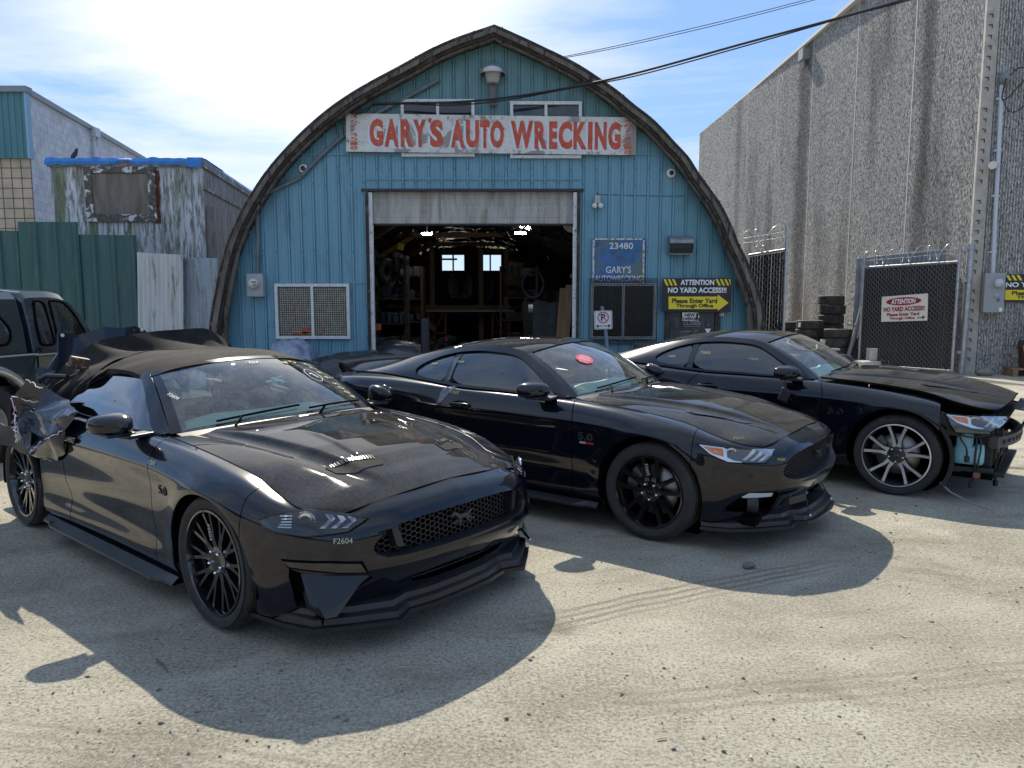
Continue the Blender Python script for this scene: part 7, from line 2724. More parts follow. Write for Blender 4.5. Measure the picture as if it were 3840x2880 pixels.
rg = random.Random(31)
for k in range(12):
    S_ = -1 if k % 2 else 1
    d_ = (2.2, 5.6, 10.0)[k // 4] + rg.uniform(-.5, .5)
    u_ = rg.uniform(1400, 1520) if S_ < 0 else rg.uniform(1985, 2110)
    p = inp(u_, rg.uniform(960, 1230), d_)
    zc_ = max(.3, p.z)
    mb = MB()
    kind_ = k % 4
    nm_, lb_ = (('hanging_hose', 'dark hose loop hanging %s'), ('hanging_part', 'dark bent car part hung %s'), ('stored_panel', 'dark body panel propped %s'), ('spare_wheel', 'dark wheel hung %s'))[kind_]
    if kind_ == 0:
        mb.tube([(p.x + .22 * math.cos(a), p.y + .05 * math.sin(2 * a), zc_ + .28 * math.sin(a)) for a in np.linspace(0, 6.2, 24)], .03, 6)
    elif kind_ == 1:
        for j in range(4): mb.box((p.x + rg.uniform(-.2, .2), p.y, zc_ + rg.uniform(-.3, .3)), (rg.uniform(.1, .4), .12, rg.uniform(.1, .4)), ry=rg.uniform(-1, 1), ch=.02)
        mb.tube([(p.x - .3, p.y, zc_ + .4), (p.x, p.y - .1, zc_), (p.x + .2, p.y, zc_ - .4)], .025, 6)
    elif kind_ == 2:
        P_ = [[(p.x + (i - 4) * .08, p.y + .08 * math.cos(i * .5), zc_ - .5 + j * .25 + .03 * math.sin(i)) for j in range(5)] for i in range(9)]
        mb.grid(np.array(P_))
    else:
        mb.lathe([(.12, .05), (.18, .07), (.27, .09), (.30, .0), (.27, -.09), (.18, -.07), (.12, -.05)], Matrix.Translation((p.x, p.y, zc_)) @ Matrix.Rotation(R(90), 4, 'Y') @ Matrix.Rotation(rg.uniform(-.5, .5), 4, 'X'), 22)
    side_ = ('on the left inner barn wall, ' if S_ < 0 else 'on the right inner barn wall, ') + ('nearest the door', 'halfway in', 'farthest in')[k // 4]
    tag(mb.build(nm_, SC2 if k % 3 else SC), lb_ % side_, 'scrap part', 'clutter along the inner barn walls')
p = inp(1502, 925, 3.2); mb = MB(); mb.box(p, (.14, .02, .15), ry=.2); tag(mb.build('yellow_card', pm('yellow_card', (.65, .50, .04), .6)), 'small yellow card hanging high at the left inside the barn', 'card')
p = inp(1420, 1226, 1.2); mb = MB(); mb.box(p, (.10, .02, .13)); tag(mb.build('orange_card', pm('orange_card', (.60, .13, .03), .6)), 'small orange card just inside the left door jamb', 'card')
p = inp(1673, 1272, 3.4); mb = MB(); mb.box(p, (.05, .03, .08)); tag(mb.build('red_tag', pm('red_tag', (.6, .03, .05), .5)), 'tiny bright red tag in the scrap inside the barn', 'tag')
PLY = pm('plywood_sheet', (.26, .155, .075), .7, var=.25, vscale=3, stretch=(5, 1, .5))
for k, (u0, u1, vt, d, lab) in enumerate(((2100, 2124, 1080, 1.6, 'brown plywood sheet leaning inside the right door jamb, back one'), (2122, 2150, 1068, 1.4, 'brown plywood sheet leaning inside the right door jamb, front one'))):
    a, b = inp(u0, vt, d), inp(u1, vt, d)
    mb = MB(); mb.add([(a.x - .16, BY + d - .3, .02), (b.x - .16, BY + d - .3, .02), (b.x, BY + d, b.z), (a.x, BY + d, a.z)], [(0, 1, 2, 3)])
    q = mb.build('plywood_sheet', PLY); solid(q, .02); tag(q, lab, 'plywood', 'plywood sheets in the barn')
p = inp(2000, 1157, 4); o = thing('paper_roll', 'white paper roll on a holder at the right inside the barn', 'paper roll', tuple(p))
mb = MB(); mb.cyl((-.12, 0, 0), (.10, 0, 0), .10, 18); mb.build('roll', WHT, o)
mb = MB(); mb.lathe([(.06, -.01), (.12, -.01), (.12, .01), (.06, .01)], Matrix.Translation((.16, -.05, -.02)) @ Matrix.Rotation(R(90), 4, 'X'), 20); mb.build('roll_ring', pm('grey_ring', (.25, .25, .25), .5), o)
p = inp(1900, 1040, 8.5); mb = MB(); mb.smooth = True; mb.box(p + Vector((.25, 0, .1)), (.5, .12, .75), rz=.2, ry=.15, ch=.06); tag(mb.build('curved_panel', pm('tan_panel', (.12, .09, .06), .5)), 'tan curved panel hanging at the right end of the mezzanine', 'panel')
# stack of glass or panels in film near the left of the doorway
q = inp(1490, 1345, 1.0); lump('wrapped_bundle', pm('grey_stretch_film', (.06, .07, .085), .2, bump=.9, bscale=7, bdist=.04, coat=.5), (q.x, BY + .8, .45), (.75, .5, .40), 2.2, 'stack wrapped in grey film just inside the garage opening', 'bundle', .10, 2.4)
p = inp(1595, 1310, .3); mb = MB(); mb.smooth = True; mb.box((p.x, BY + .3, .72), (.17, .12, 1.2), rz=.3, ch=.05); tag(mb.build('upright_part', SC), 'upright dark car part standing in the garage opening', 'scrap part', 'scrap parts inside the barn')
# ---------------------------------------------------------------- the wrecked soft-top car
def ws_text(mb, txt, u, v, size, rot=0.0, off=.006, back=False, **kw):
    p = ws_pt(np.array([u]), np.array([v]))[0]
    du = ws_pt(np.array([u + .02]), np.array([v]))[0] - p
    dv = ws_pt(np.array([u]), np.array([v + .02]))[0] - p
    right, up = Vector(dv).normalized(), Vector(du).normalized()
    n = right.cross(up)
    M0 = frame(Vector(p) + n * off, right, up)
    M = M0 @ Matrix.Rotation(rot, 4, 'Z')
    vs, fs = text_mesh(txt, size, .0006, **kw)
    mb.add([M @ Vector(q) for q in vs], fs, False)
    return M0

def add_conv_parts(car, ZB):
    o_ = lambda o: (setattr(o, 'location', (0, 0, ZB)), o)[1]
    # canvas roof: side edge curve, then over the top
    ex = np.array([.115, .05, -.08, -.24, -.40, -.56, -.70])
    ey = np.array([.60, .615, .628, .635, .640, .645, .655])
    ez = np.array([1.215, 1.212, 1.232, 1.238, 1.232, 1.205, 1.150])
    cxs = np.array([.235, .14, -.02, -.22, -.42, -.60, -.74])
    cz = np.array([1.290, 1.312, 1.330, 1.338, 1.338, 1.330, 1.318])
    vv = np.linspace(-1, 1, 41)
    kk = np.linspace(0, 6, 40)
    ax = [hermite(a[:, None], np.arange(7), kk)[:, 0] for a in (ex, ey, ez, cxs, cz)]
    P = np.zeros((40, 41, 3))
    rg = np.random.RandomState(3)
    for i in range(40):
        x = ax[0][i] + (ax[3][i] - ax[0][i]) * (1 - np.abs(vv) ** 2)
        y = ax[1][i] * np.sign(vv) * np.abs(vv) ** .9
        z = ax[2][i] + (ax[4][i] - ax[2][i]) * (1 - np.abs(vv) ** 3.2)
        f = max(0, (i - 12) / 27)
        z += f * .016 * np.sin(vv * 9 + i * .35) * np.cos(i * .22) - f * .012 * (1 + np.sin(i * .5 + vv * 3))
        P[i] = np.stack([x, y, z], 1)
    mb = MB(); mb.grid(P, flip=True)
    top = o_(mb.build('canvas_roof', FABRIC, car))
    solid(top, .010)
    hb = MB()
    A = np.array([ws_pt(np.full(41, u), vv) + np.array([0, 0, .004]) for u in np.linspace(.955, 1.03, 4)])
    hb.grid(A, flip=True)
    o_(hb.build('header_rail', PAINT, car))
    for S in (-1, 1):
        # side flap hanging below the roof edge down the back of the window
        rows = []
        for i in range(0, 40, 2):
            f = max(0.0, (i - 18) / 21)
            rows.append([(ax[0][i], S * (ax[1][i] + .004), ax[2][i] + .004), (ax[0][i] - .02 * f, S * (ax[1][i] + .012), ax[2][i] - .02 - .03 * f)])
        sb = MB(); sb.grid(np.array(rows), flip=S > 0)
        q = o_(sb.build('canvas_edge', FABRIC, car)); solid(q, .008)
        # rear side of the top: from the roof edge down to the deck behind the window
        topc = [(-.40, .640, 1.232), (-.56, .645, 1.205), (-.70, .655, 1.150), (-.85, .60, 1.20), (-1.05, .62, 1.16)]
        botc = [(-.58, .70, 1.06), (-.70, .745, .99), (-.86, .775, .975), (-1.08, .79, .985), (-1.28, .74, .99)]
        rows = []
        for t in np.linspace(0, 4, 33):
            a = hermite(np.array(topc), np.arange(5), [t])[0]
            b = hermite(np.array(botc), np.arange(5), [t])[0]
            r = []
            for s in np.linspace(0, 1, 14):
                p = a + (b - a) * s
                w_ = math.sin(math.pi * s)
                p[1] += .035 * w_ + .020 * w_ * math.sin(t * 5.5 + s * 2) + .012 * math.sin(t * 11 + s * 5) * w_
                r.append((p[0], S * p[1], p[2]))
            rows.append(r)
        fb = MB(); fb.grid(np.array(rows), flip=S < 0)
        q = o_(fb.build('canvas_side', FABRIC, car)); solid(q, .008)
    # torn-up back of the top: stands up behind the roof
    crest = [(-1.22, -.79, 1.00), (-1.19, -.72, 1.10), (-1.14, -.62, 1.25), (-1.10, -.51, 1.335), (-1.08, -.44, 1.385), (-1.06, -.30, 1.412), (-1.06, -.05, 1.442), (-1.06, .17, 1.452), (-1.06, .38, 1.455), (-1.05, .49, 1.405), (-1.04, .59, 1.315), (-1.02, .70, 1.20)]
    front = [(-.86, -.76, .985), (-.74, -.69, 1.06), (-.66, -.64, 1.17), (-.64, -.52, 1.26), (-.66, -.42, 1.285), (-.70, -.26, 1.315), (-.72, -.04, 1.318), (-.72, .18, 1.315), (-.72, .38, 1.30), (-.70, .50, 1.27), (-.70, .60, 1.20), (-.70, .68, 1.12)]
    back = [(-1.45, -.74, .96), (-1.48, -.66, 1.0), (-1.50, -.56, 1.05), (-1.5, -.45, 1.10), (-1.5, -.38, 1.12), (-1.5, -.25, 1.12), (-1.5, -.04, 1.12), (-1.5, .17, 1.12), (-1.5, .36, 1.12), (-1.5, .5, 1.10), (-1.5, .6, 1.05), (-1.5, .7, 1.0)]
    C, Fr, Bk = [hermite(np.array(c), np.arange(12), np.linspace(0, 11, 67)) for c in (crest, front, back)]
    rows = []
    for i in range(67):
        r = []
        for s in np.linspace(0, 1, 12):
            p = Fr[i] * (1 - s) + C[i] * s
            w_ = math.sin(math.pi * s)
            p = p + np.array([-.05 * w_ - .022 * w_ * math.sin(i * .55 + s * 6), .01 * w_ * math.sin(i * .3), -.055 * w_ + .018 * w_ * math.sin(i * .42 + 1.3 + s * 4)])
            r.append(tuple(p))
        for s in np.linspace(.12, 1, 8):
            p = C[i] * (1 - s) + Bk[i] * s
            r.append((p[0], p[1], p[2] + .02 * math.sin(i * .5) * math.sin(math.pi * s)))
        rows.append(r)
    fb = MB(); fb.grid(np.array(rows), flip=True)
    q = o_(fb.build('torn_canvas', FABRIC, car)); solid(q, .006)
    # rust-coloured torn pocket piece caught in the fold
    pb = MB()
    pb.box((-.93, -.63, 1.245), (.05, .13, .085), rx=R(-14), ry=R(8), ch=.012)
    pb.box((-.925, -.70, 1.235), (.03, .03, .03), rx=R(20), ch=.006)
    o_(pb.build('torn_bracket', pm('scorched_plastic', (.10, .045, .028), .6, stain=(.012, .03, .022), sscale=22, sthr=(.5, .6), stain2=(.30, .24, .18), s2scale=30), car))
    # crushed right rear quarter: folded sheet metal
    NAVY = pm('bent_black_panel', (.005, .008, .020), .3, coat=.6, spec=.2)
    BARE = pm('torn_paint_edge', (.62, .62, .68), .5, var=.3, vscale=40)
    V = {'a': (-.19, -.925, .985), 'b': (-.42, -.87, 1.02), 'c': (-.62, -.83, 1.045), 'd': (-.80, -.90, 1.10), 'e': (-1.00, -.93, 1.15), 'f': (-1.20, -.97, 1.01),
         'g': (-.92, -.80, .97), 'h': (-.70, -1.00, .955), 'i': (-.50, -.98, .93), 'j': (-.34, -.95, .875), 'k': (-.46, -1.01, .80), 'l': (-.59, -1.00, .775), 'm': (-.86, -.99, .655),
         'n': (-.80, -.90, .82), 'o': (-1.02, -.97, .675), 'p': (-1.00, -.84, .84), 'q': (-1.20, -.96, .84), 'r': (-1.10, -.86, .92), 's': (-.40, -.945, .70), 't': (-.56, -.945, .64), 'u': (-.74, -.92, .60), 'v': (-1.32, -.95, .76), 'x': (-1.5, -.95, .70), 'y': (-1.38, -.80, .92), 'z': (-1.45, -.75, 1.0)}
    ids = {k: i for i, k in enumerate(V)}
    T = ['abi', 'bhi', 'bch', 'cdh', 'dgh', 'deg', 'efg', 'aij', 'ikj', 'ihk', 'hlk', 'hnl', 'hgn', 'gpn', 'grp', 'gfr', 'nml', 'npm', 'pom', 'pqo', 'rqp', 'frq', 'jks', 'klt', 'kts', 'lmt', 'mut', 'qvo', 'fyq', 'yvq', 'yzv', 'zxv']
    cb = MB()
    bm = bmesh.new()
    vs = [bm.verts.new(p) for p in V.values()]
    for t in T:
        try: bm.faces.new([vs[ids[c]] for c in t])
        except ValueError: pass
    bmesh.ops.recalc_face_normals(bm, faces=bm.faces[:])
    bmesh.ops.subdivide_edges(bm, edges=bm.edges[:], cuts=5, use_grid_fill=True, smooth=.0)
    rg = random.Random(5)
    for v in bm.verts:
        n = v.co * 7
        from mathutils import noise as _nz
        d = _nz.noise_vector(n * .6) * .024 + _nz.noise_vector(n * 1.7) * .014 + _nz.noise_vector(n * 4.2) * .004
        v.co += d
    cb.bm(bm)
    q = cb.build('crushed_quarter_panel', NAVY, car, sharp=24)
    q.data.polygons.foreach_set('use_smooth', [True] * len(q.data.polygons))
    q.data.set_sharp_from_angle(angle=R(34))
    o_(q)
    eb = MB()
    for e in ('fg', 'gh', 'gr', 'lm', 'fq', 'de', 'hg', 'jk'):
        a, b = Vector(V[e[0]]), Vector(V[e[1]])
        m = 9
        pts = [a + (b - a) * i / m + Vector((rg.uniform(-.012, .012), -.012 + rg.uniform(-.012, .006), rg.uniform(-.012, .012))) for i in range(m + 1)]
        eb.tube(pts, [rg.uniform(.001, .0045) for _ in pts], 5)
    for k in range(26):
        t = rg.random()
        a = Vector((-1.16 + .06 * rg.random(), -.985, .95 - .22 * t))
        eb.tube([a, a + Vector((rg.uniform(-.05, .05), -.01, rg.uniform(-.05, .03)))], rg.uniform(.002, .005), 4)
    eb.build('torn_edge', BARE, q)
    # dark hollow behind, wheel arch liner, bent roll hoop and rear bumper scrap
    lb = MB()
    lb.box((-1.15, -.62, .78), (.9, .24, .38))
    lb.grid(np.array([[(-1.36 + .40 * math.cos(a), y, .35 + .40 * math.sin(a)) for y in (-.60, -.93)] for a in np.linspace(R(15), R(165), 24)]))
    o_(lb.build('wheel_arch_liner', BLACKP, car))
    tl = MB()
    tl.grid(np.array([[(-1.50 - .05 * math.sin(j), -.90 + .03 * i, .92 - .07 * j + .01 * i) for j in range(6)] for i in range(4)]))
    o_(tl.build('broken_tail_lamp', pm('dark_red_lens', (.10, .008, .010), .2, coat=.6), car))
    fl_ = MB()
    fl_.grid(np.array([[(-1.62 + .11 * i + .02 * math.sin(j * 1.7), -.94 - .02 * math.sin(i * 1.1 + j), .78 - .055 * j) for j in range(4)] for i in range(7)]))
    q_ = o_(fl_.build('torn_liner', BLACKP, car)); solid(q_, .006)
    hb = MB()
    hb.tube([(-1.02, -.80, 1.0), (-1.08, -.83, 1.06), (-1.10, -.84, 1.13), (-1.05, -.80, 1.16), (-.90, -.72, 1.155)], .018, 8)
    hb.tube([(-1.06, -.80, 1.02), (-1.13, -.80, 1.08), (-1.14, -.80, 1.15), (-1.06, -.74, 1.18)], .012, 8)
    o_(hb.build('bent_seal_loop', BLACKP, car))
    # boot lid and rear body pushed up
    bb = MB()
    L = [(-1.62, -.70, 1.18), (-1.64, -.62, 1.16), (-1.70, -.52, 1.28), (-1.70, -.50, 1.435), (-1.74, -.40, 1.43), (-1.78, -.30, 1.405), (-1.80, -.20, 1.43), (-1.80, -.12, 1.47), (-1.82, .02, 1.455), (-1.84, .15, 1.47), (-1.86, .26, 1.43), (-1.86, .34, 1.36), (-1.80, .4, 1.1)]
    rows = [[tuple(Vector(p) + (Vector((p[0] + .15, p[1], .82)) - Vector(p)) * s + Vector((.05 * math.sin(s * 3 + i), 0, 0))) for s in np.linspace(0, 1, 8)] for i, p in enumerate(L)]
    bb.grid(np.array(rows), smooth=False)
    q = o_(bb.build('crushed_boot_lid', NAVY, car)); solid(q, .012)
    wb = MB()
    for (x, y, z) in ((-1.695, -.465, 1.415), (-1.80, .20, 1.435)):
        wb.cyl((x + .012, y, z), (x + .02, y, z), .014, 10)
    wb.build('bolt_hole', pm('bright_hole', (.6, .62, .62), .5), q)
    # rear body behind the wheel
    rb = MB()
    rb.box((-1.82, .12, .56), (.40, 1.25, .42), rz=R(6), rx=R(4), ch=.05)
    o_(rb.build('crushed_tail', BLACKP, car))
    # writing on glass and paint
    t1 = MB()
    for k, (ch, u, v) in enumerate((('4', .17, .845), ('0', .25, .83), ('0', .33, .815), ('5', .41, .80), ('9', .54, .79), ('9', .645, .77), ('7', .75, .765), ('7', .84, .75))):
        ws_text(t1, ch, u, v, .085, rot=R(78), bold=.01, sx=.8)
    ws_text(t1, '2', .86, .52, .075, rot=R(60))
    ws_text(t1, '4', .83, .40, .075, rot=R(100))
    w1 = o_(t1.build('windscreen_writing', YCHALK, car))
    t2 = MB()
    M = ws_text(t2, 'L', .56, .575, .09, rot=R(200))
    t2.tube([M @ Vector((.062 * math.cos(a), .078 * math.sin(a), 0)) for a in np.linspace(0, 2 * math.pi, 29)[:-1]], .0022, 5, closed=True)
    ws_text(t2, 'Ford', .86, 0.0, .035, shear=.3)
    M = ws_text(t2, ' ', .86, 0.0, .03)
    t2.tube([M @ Vector((.055 * math.cos(a), .021 * math.sin(a), 0)) for a in np.linspace(0, 2 * math.pi, 29)[:-1]], .0012, 5, closed=True)
    ws_text(t2, 'F2604', .50, -.90, .035, rot=R(-58))
    # paper scraps lying behind the glass
    for (u, v, w_, h_, r_) in ((.50, -.02, .05, .02, .1), (.52, .06, .03, .05, .5), (.50, .10, .05, .03, -.3), (.55, .11, .08, .012, .35), (.47, .13, .05, .01, -.1)):
        M = ws_text(MB(), ' x', u, v, .01)
        M = M @ Matrix.Rotation(r_, 4, 'Z')
        t2.add([M @ Vector(p) for p in ((-w_ / 2, -h_ / 2, -.012), (w_ / 2, -h_ / 2, -.012), (w_ / 2, h_ / 2, -.012), (-w_ / 2, h_ / 2, -.012))], [(0, 1, 2, 3)])
    o_(t2.build('windscreen_marks', WPEN, car))
    t3 = MB()
    p, n = dproj(.15, .592)
    tv = Vector((.69, .72, 0)); tv = (tv - n * tv.dot(n)).normalized()
    put_text(t3, 'F2604', .036, frame(p + n * .006, tv, n.cross(tv)), .0006)
    side_text(t3, 'F2604', .79, .81, .034)
    o_(t3.build('chalk_mark', CHALK, car))
    t4 = MB()
    side_text(t4, '5.0', .90, .675, .068, depth=.003, sx=1.35, bold=.0)
    o_(t4.build('engine_badge', RIMG, car))
    # dust cover on the dash: pale glare panel
    return car

def add_fast_parts(car, code, chalk_pts, badge, red=False):
    t = MB()
    for (x, z, s) in chalk_pts:
        side_text(t, code, x, z, s, off=.004, rot=R(rnd.uniform(-4, 4)))
    t.build('chalk_mark', YCHALK, car)
    b = MB()
    side_text(b, '5.0', .86, .675, .075, depth=.004, sx=1.45, bold=.025)
    ob = b.build('engine_badge', CHROME if badge else RIMG, car)
    if red:
        for (x0, x1, m, nm) in ((.81, .862, pm('grey_badge', (.30, .30, .31), .4), 'badge_label'), (.866, .935, pm('red_badge', (.36, .015, .02), .35), 'badge_label')):
            q = MB(); lay(q, [(x0, .640), (x1, .640), (x1, .624), (x0, .624)], sideR, .004, .04)
            q.build(nm, m, ob)
    return car

def add_spoiler(car):
    mb = MB()
    P = []
    for y in np.linspace(-.72, .72, 25):
        k = 1 - (abs(y) / .72) ** 4
        x0 = -2.00 - .07 * k
        zt = 1.045 + .018 * k
        P.append([(x0 + .16, y, zt - .075), (x0 + .10, y, zt - .02), (x0, y, zt + .012), (x0 - .035, y, zt + .02), (x0 - .03, y, zt), (x0 + .10, y, zt - .045), (x0 + .15, y, zt - .085)])
    mb.grid(np.array(P), flip=False)
    mb.add(P[0], [tuple(range(7))]); mb.add(P[-1], [tuple(range(7))[::-1]])
    sp = mb.build('rear_spoiler', GLOSSB, car, sharp=40)
    eb = MB()
    for S in (-1, 1):
        eb.prism([(-2.00, .955), (-1.84, .96), (-1.85, .995), (-1.93, 1.03), (-2.05, 1.06), (-2.06, 1.02)], S * .70, S * .725, lambda p, q, h: (p, h, q))
    eb.build('spoiler_end', GLOSSB, sp)

def add_bare_nose(car):
    """bumper cover missing: lamp carriers, washer tank, crash beam, radiators, loose wires"""
    z0 = .012
    G = pm('raw_black_moulding', (.018, .018, .019), .6, var=.4, vscale=20)
    cr = MB()
    cr.box((2.02, 0, .50), (.06, 1.10, .42))                       # radiator pack
    cr.box((2.06, 0, .68), (.10, 1.30, .035), ch=.01)
    for S in (-1, 1):
        cr.box((1.98, S * .60, .50), (.10, .05, .44), ch=.012)
        cr.box((1.88, S * .70, .57), (.28, .06, .05), rz=S * R(-28), ch=.01)
        cr.box((1.72, S * .83, .665), (.17, .05, .10), rz=S * R(-14), ry=R(28), ch=.012)
        cr.box((1.76, S * .80, .60), (.13, .06, .11), rz=S * R(-20), ch=.015)
    cr.build('radiator_support', G, car)
    fb = MB()
    for k in range(16):
        fb.box((2.055, 0, .32 + k * .022), (.008, 1.0, .006))
    fb.build('radiator_fins', RIMG, car)
    bm_ = MB()
    P = []
    for y in np.linspace(-.66, .66, 19):
        x = 2.15 - .12 * (abs(y) / .66) ** 2
        P.append([(x, y, .44), (x + .035, y, .45), (x + .035, y, .54), (x, y, .55), (x - .03, y, .53), (x - .03, y, .46)])
    bm_.grid(np.array(P), smooth=False); bm_.add(P[0], [tuple(range(6))]); bm_.add(P[-1], [tuple(range(6))[::-1]])
    for y in np.linspace(-.55, .55, 12):
        bm_.box((2.185 - .11 * (y / .66) ** 2, y, .495), (.012, .028, .03))
    bm_.build('crash_beam', pm('grey_foam_beam', (.03, .031, .034), .5, var=.3), car)
    # front flap hanging under the hood lip
    fl = MB()
    rows = []
    for y in np.linspace(-.34, .50, 15):
        c = math.cos((y - .08) / .42 * 1.2)
        rows.append([(2.13, y, .745), (2.22, y, .735), (2.255, y, .69 - .02 * math.sin(y * 20)), (2.20 - .02 * c, y, .60 - .03 * c + .02 * math.sin(y * 31))])
    fl.grid(np.array(rows), smooth=False)
    q = fl.build('grille_top_panel', BLACKP, car); solid(q, .01)
    tk = MB()
    tk.smooth = True
    tk.box((1.84, -.725, .49), (.12, .10, .16), ch=.022)
    tk.box((1.875, -.725, .385), (.215, .12, .15), ch=.028)
    tk.box((1.945, -.725, .45), (.07, .09, .06), ch=.02)
    tk.build('washer_tank', pm('pale_blue_plastic', (.20, .42, .48), .35, var=.2, vscale=9, coat=.2), car)
    wr = MB()
    rg = random.Random(11)
    def wire(pts, r=.006):
        P = hermite(np.array(pts), np.arange(len(pts)), np.linspace(0, len(pts) - 1, 18))
        wr.tube([tuple(p) for p in P], r, 6)
    wire([(1.80, -.80, .60), (1.82, -.81, .52), (1.86, -.815, .46), (1.87, -.80, .38)])
    wire([(1.92, -.76, .60), (1.93, -.80, .50), (1.925, -.80, .36), (1.93, -.79, .24), (1.91, -.79, .16)], .008)
    wire([(1.93, -.76, .60), (1.96, -.78, .48), (1.95, -.79, .34), (1.94, -.79, .22)])
    wire([(2.08, -.55, .60), (2.09, -.56, .46), (2.05, -.55, .28), (2.06, -.55, .15)], .010)
    wire([(2.09, -.50, .58), (2.10, -.54, .40), (2.06, -.54, .22)], .007)
    wire([(1.78, -.82, .58), (1.88, -.84, .55), (2.00, -.72, .56)])
    for p in ((1.91, -.79, .15), (1.87, -.80, .36), (2.06, -.55, .14)):
        wr.box(p, (.03, .03, .05), rz=rg.random(), ch=.005)
    for z in (.40, .46, .52):
        for x in (2.02, 2.06):
            wr.box((x, -.62, z), (.03, .02, .012))
    wr.build('loose_wiring', BLACKP, car)
    cn = MB(); cn.box((1.945, -.80, .235), (.05, .03, .045), ch=.006)
    cn.build('wire_connector', pm('brown_connector', (.20, .08, .04), .5), car)
    # arch liner edge and the trailing undertray strip
    ln = MB()
    rows = []
    for a in np.linspace(R(-30), R(62), 20):
        r = .405
        rows.append([(1.36 + r * math.cos(a), -.58, .35 + r * math.sin(a)), (1.36 + r * math.cos(a), -.90, .35 + r * math.sin(a)), (1.36 + (r + .03) * math.cos(a), -.905, .35 + (r + .03) * math.sin(a))])
    ln.grid(np.array(rows))
    q = ln.build('arch_liner', G, car); solid(q, .006)
    st = MB()
    st.tube([(1.70, -.86, .15), (1.78, -.90, .09), (1.95, -.96, .03), (2.10, -1.02, .012)], [.012, .009, .007, .004], 6)
    st.build('trailing_strip', pm('grey_strip', (.20, .20, .20), .5), car)
    # trapezoid tray under the radiators
    tr = MB()
    tr.box((2.0, 0, .225), (.25, 1.30, .03), ch=.008)
    tr.box((1.90, -.70, .26), (.30, .08, .05), rz=R(8), ch=.01)
    tr.build('undertray', G, car)
    # mirror cap dangling by its cable
    mc = MB()
    mc.smooth = True
    mc.box((.44, -1.00, .80), (.09, .03, .125), ry=R(20), rz=R(5), ch=.014)
    mc.smooth = False
    mc.tube([(.44, -.99, .93), (.43, -1.0, .90), (.45, -1.0, .86)], .007, 6)
    for z in (.76, .80, .84):
        mc.box((.44, -1.018, z), (.06, .01, .006), ry=R(20))
    mc.build('hanging_mirror_back', G, car)

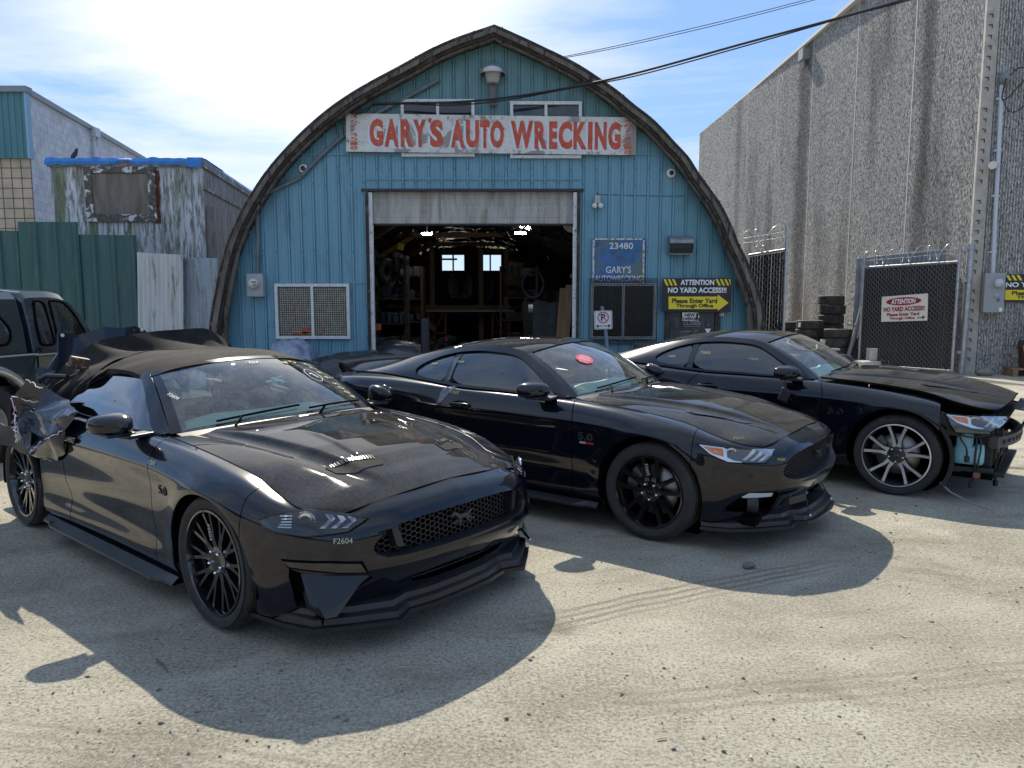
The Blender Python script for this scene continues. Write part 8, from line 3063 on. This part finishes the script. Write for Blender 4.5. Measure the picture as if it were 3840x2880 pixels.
def build_cars():
    c1, zb = make_car('wrecked_car', 'black soft-top car nearest the camera with torn canvas roof and crushed right rear quarter', (-1.972, 5.200), -.6949, 'conv')
    add_conv_parts(c1, zb)
    for sx in (1.36, -1.36):
        for S in (-1, 1):
            make_wheel(c1, sx, S * .795, S, 'mesh', rr=.268, code='F2604' if (sx > 0 and S < 0) else None)
    c2, zb = make_car('wrecked_car', 'black fastback car with red windscreen sticker, rear wing and glossy black wheels', (.397, 6.569), -.6454, 'fast')
    add_fast_parts(c2, 'F2605', [(-.51, 1.135, .032), (-.42, .90, .04)], False, True)
    t = MB()
    p = [SK.side(-.80, 1.12, -1)[0]]
    side_text(t, 'F2605', -.80, 1.105, .03, off=.004)
    q, n = dproj(-.02, .745)
    put_text(t, 'F2605', .034, frame(q + n * .004, Vector((.69, .72, 0)), (0, 0, 1)), .0006)
    q, n = dproj(.215, .622)
    put_text(t, 'F2605', .024, frame(q + n * .014, Vector((.69, .72, 0)), (0, 0, 1)), .0006)
    ws_text(t, 'F2605', .10, -.84, .03, rot=R(-40))
    t.build('chalk_mark', YCHALK, c2)
    add_spoiler(c2)
    # octagonal red sticker inside the windscreen
    sb = MB(); lb = MB()
    M = ws_text(MB(), ' x', .56, -.42, .01)
    M = M @ Matrix.Rotation(R(-4), 4, 'Z')
    sb.add([M @ Vector((.082 * math.cos(R(22.5 + 45 * k)), .072 * math.sin(R(22.5 + 45 * k)), 0)) for k in range(8)], [tuple(range(8))])
    st = sb.build('windscreen_sticker', pm('red_sticker', (.72, .09, .13), .5), c2)
    for k, (tx, yy, ss) in enumerate((('PLEASE', .034, .022), ('DO NOT REMOVE', .012, .015), ('PARTS SOLD', -.008, .017), ('THANK YOU', -.032, .015))):
        vs, fs = text_mesh(tx, ss, .0004)
        lb.add([M @ Vector((v[0], v[1] + yy, v[2] + .002)) for v in vs], fs, False)
    # the sticker's small print is not legible in the photograph: pale bars stand for its lines
    lb = MB()
    for yy, w_ in ((.040, .05), (.022, .10), (.004, .11), (-.014, .12), (-.034, .07)):
        lb.add([M @ Vector((sx * w_ / 2, yy + sy * .005, .002)) for sx, sy in ((-1, -1), (1, -1), (1, 1), (-1, 1))], [(0, 1, 2, 3)])
    lb.build('sticker_lines', pm('pale_print', (.80, .45, .48), .6), st)
    # clear tape over the door gap
    tb = MB()
    lay(tb, [(-.56, .92), (-.47, .955), (-.44, .94), (-.52, .82), (-.57, .80)], sideR, .004, .03)
    lay(tb, [(-.60, 1.16), (-.55, 1.17), (-.54, .99), (-.57, .98)], sideR, .005, .03)
    tb.build('tape_strip', TAPE, c2)
    for sx in (1.36, -1.36):
        for S in (-1, 1):
            make_wheel(c2, sx, S * .795, S, 'ten', code='F2605' if (sx > 0 and S < 0) else None, rr=.250)
    c3, zb = make_car('wrecked_car', 'black fastback car farthest right with front bumper missing, bright alloy wheels and chalked door', (2.739, 7.795), -.6563, 'bare')
    add_fast_parts(c3, 'F2603', [(-.45, 1.13, .045), (.05, 1.09, .035), (-.80, 1.08, .03), (-1.05, 1.06, .03), (.98, .83, .05)], True)
    add_bare_nose(c3)
    tb = MB()
    ws_text(tb, 'F2603', .42, -.25, .05, rot=R(25))
    ws_text(tb, 'S2D', .30, -.12, .05, rot=R(15))
    M = ws_text(tb, ' x', .72, -.40, .01)
    tb.tube([M @ Vector((.20 * math.cos(a), .13 * math.sin(a), 0)) for a in np.linspace(R(40), R(330), 26)], .003, 5)
    tb.build('windscreen_writing', YCHALK, c3)
    for sx in (1.36, -1.36):
        for S in (-1, 1):
            make_wheel(c3, sx, S * .795, S, 'five', rr=.268, rimmat=RIMG, facemat=RIMM)
build_cars()
# things of one kind share a group
for o in list(sc.objects):
    if o.parent is None and 'group' not in o:
        for key, grp in (('wrecked_car', 'black wrecked cars parked in a row'), ('warning_sign', 'black and yellow yard warning signs'), ('razor_wire', 'razor wire coils over the fences'), ('wrapped_bundle', 'film-wrapped bundles at the garage opening'), ('plywood_sheet', 'plywood sheets in the barn')):
            if o.name.split('.')[0] == key: o['group'] = grp
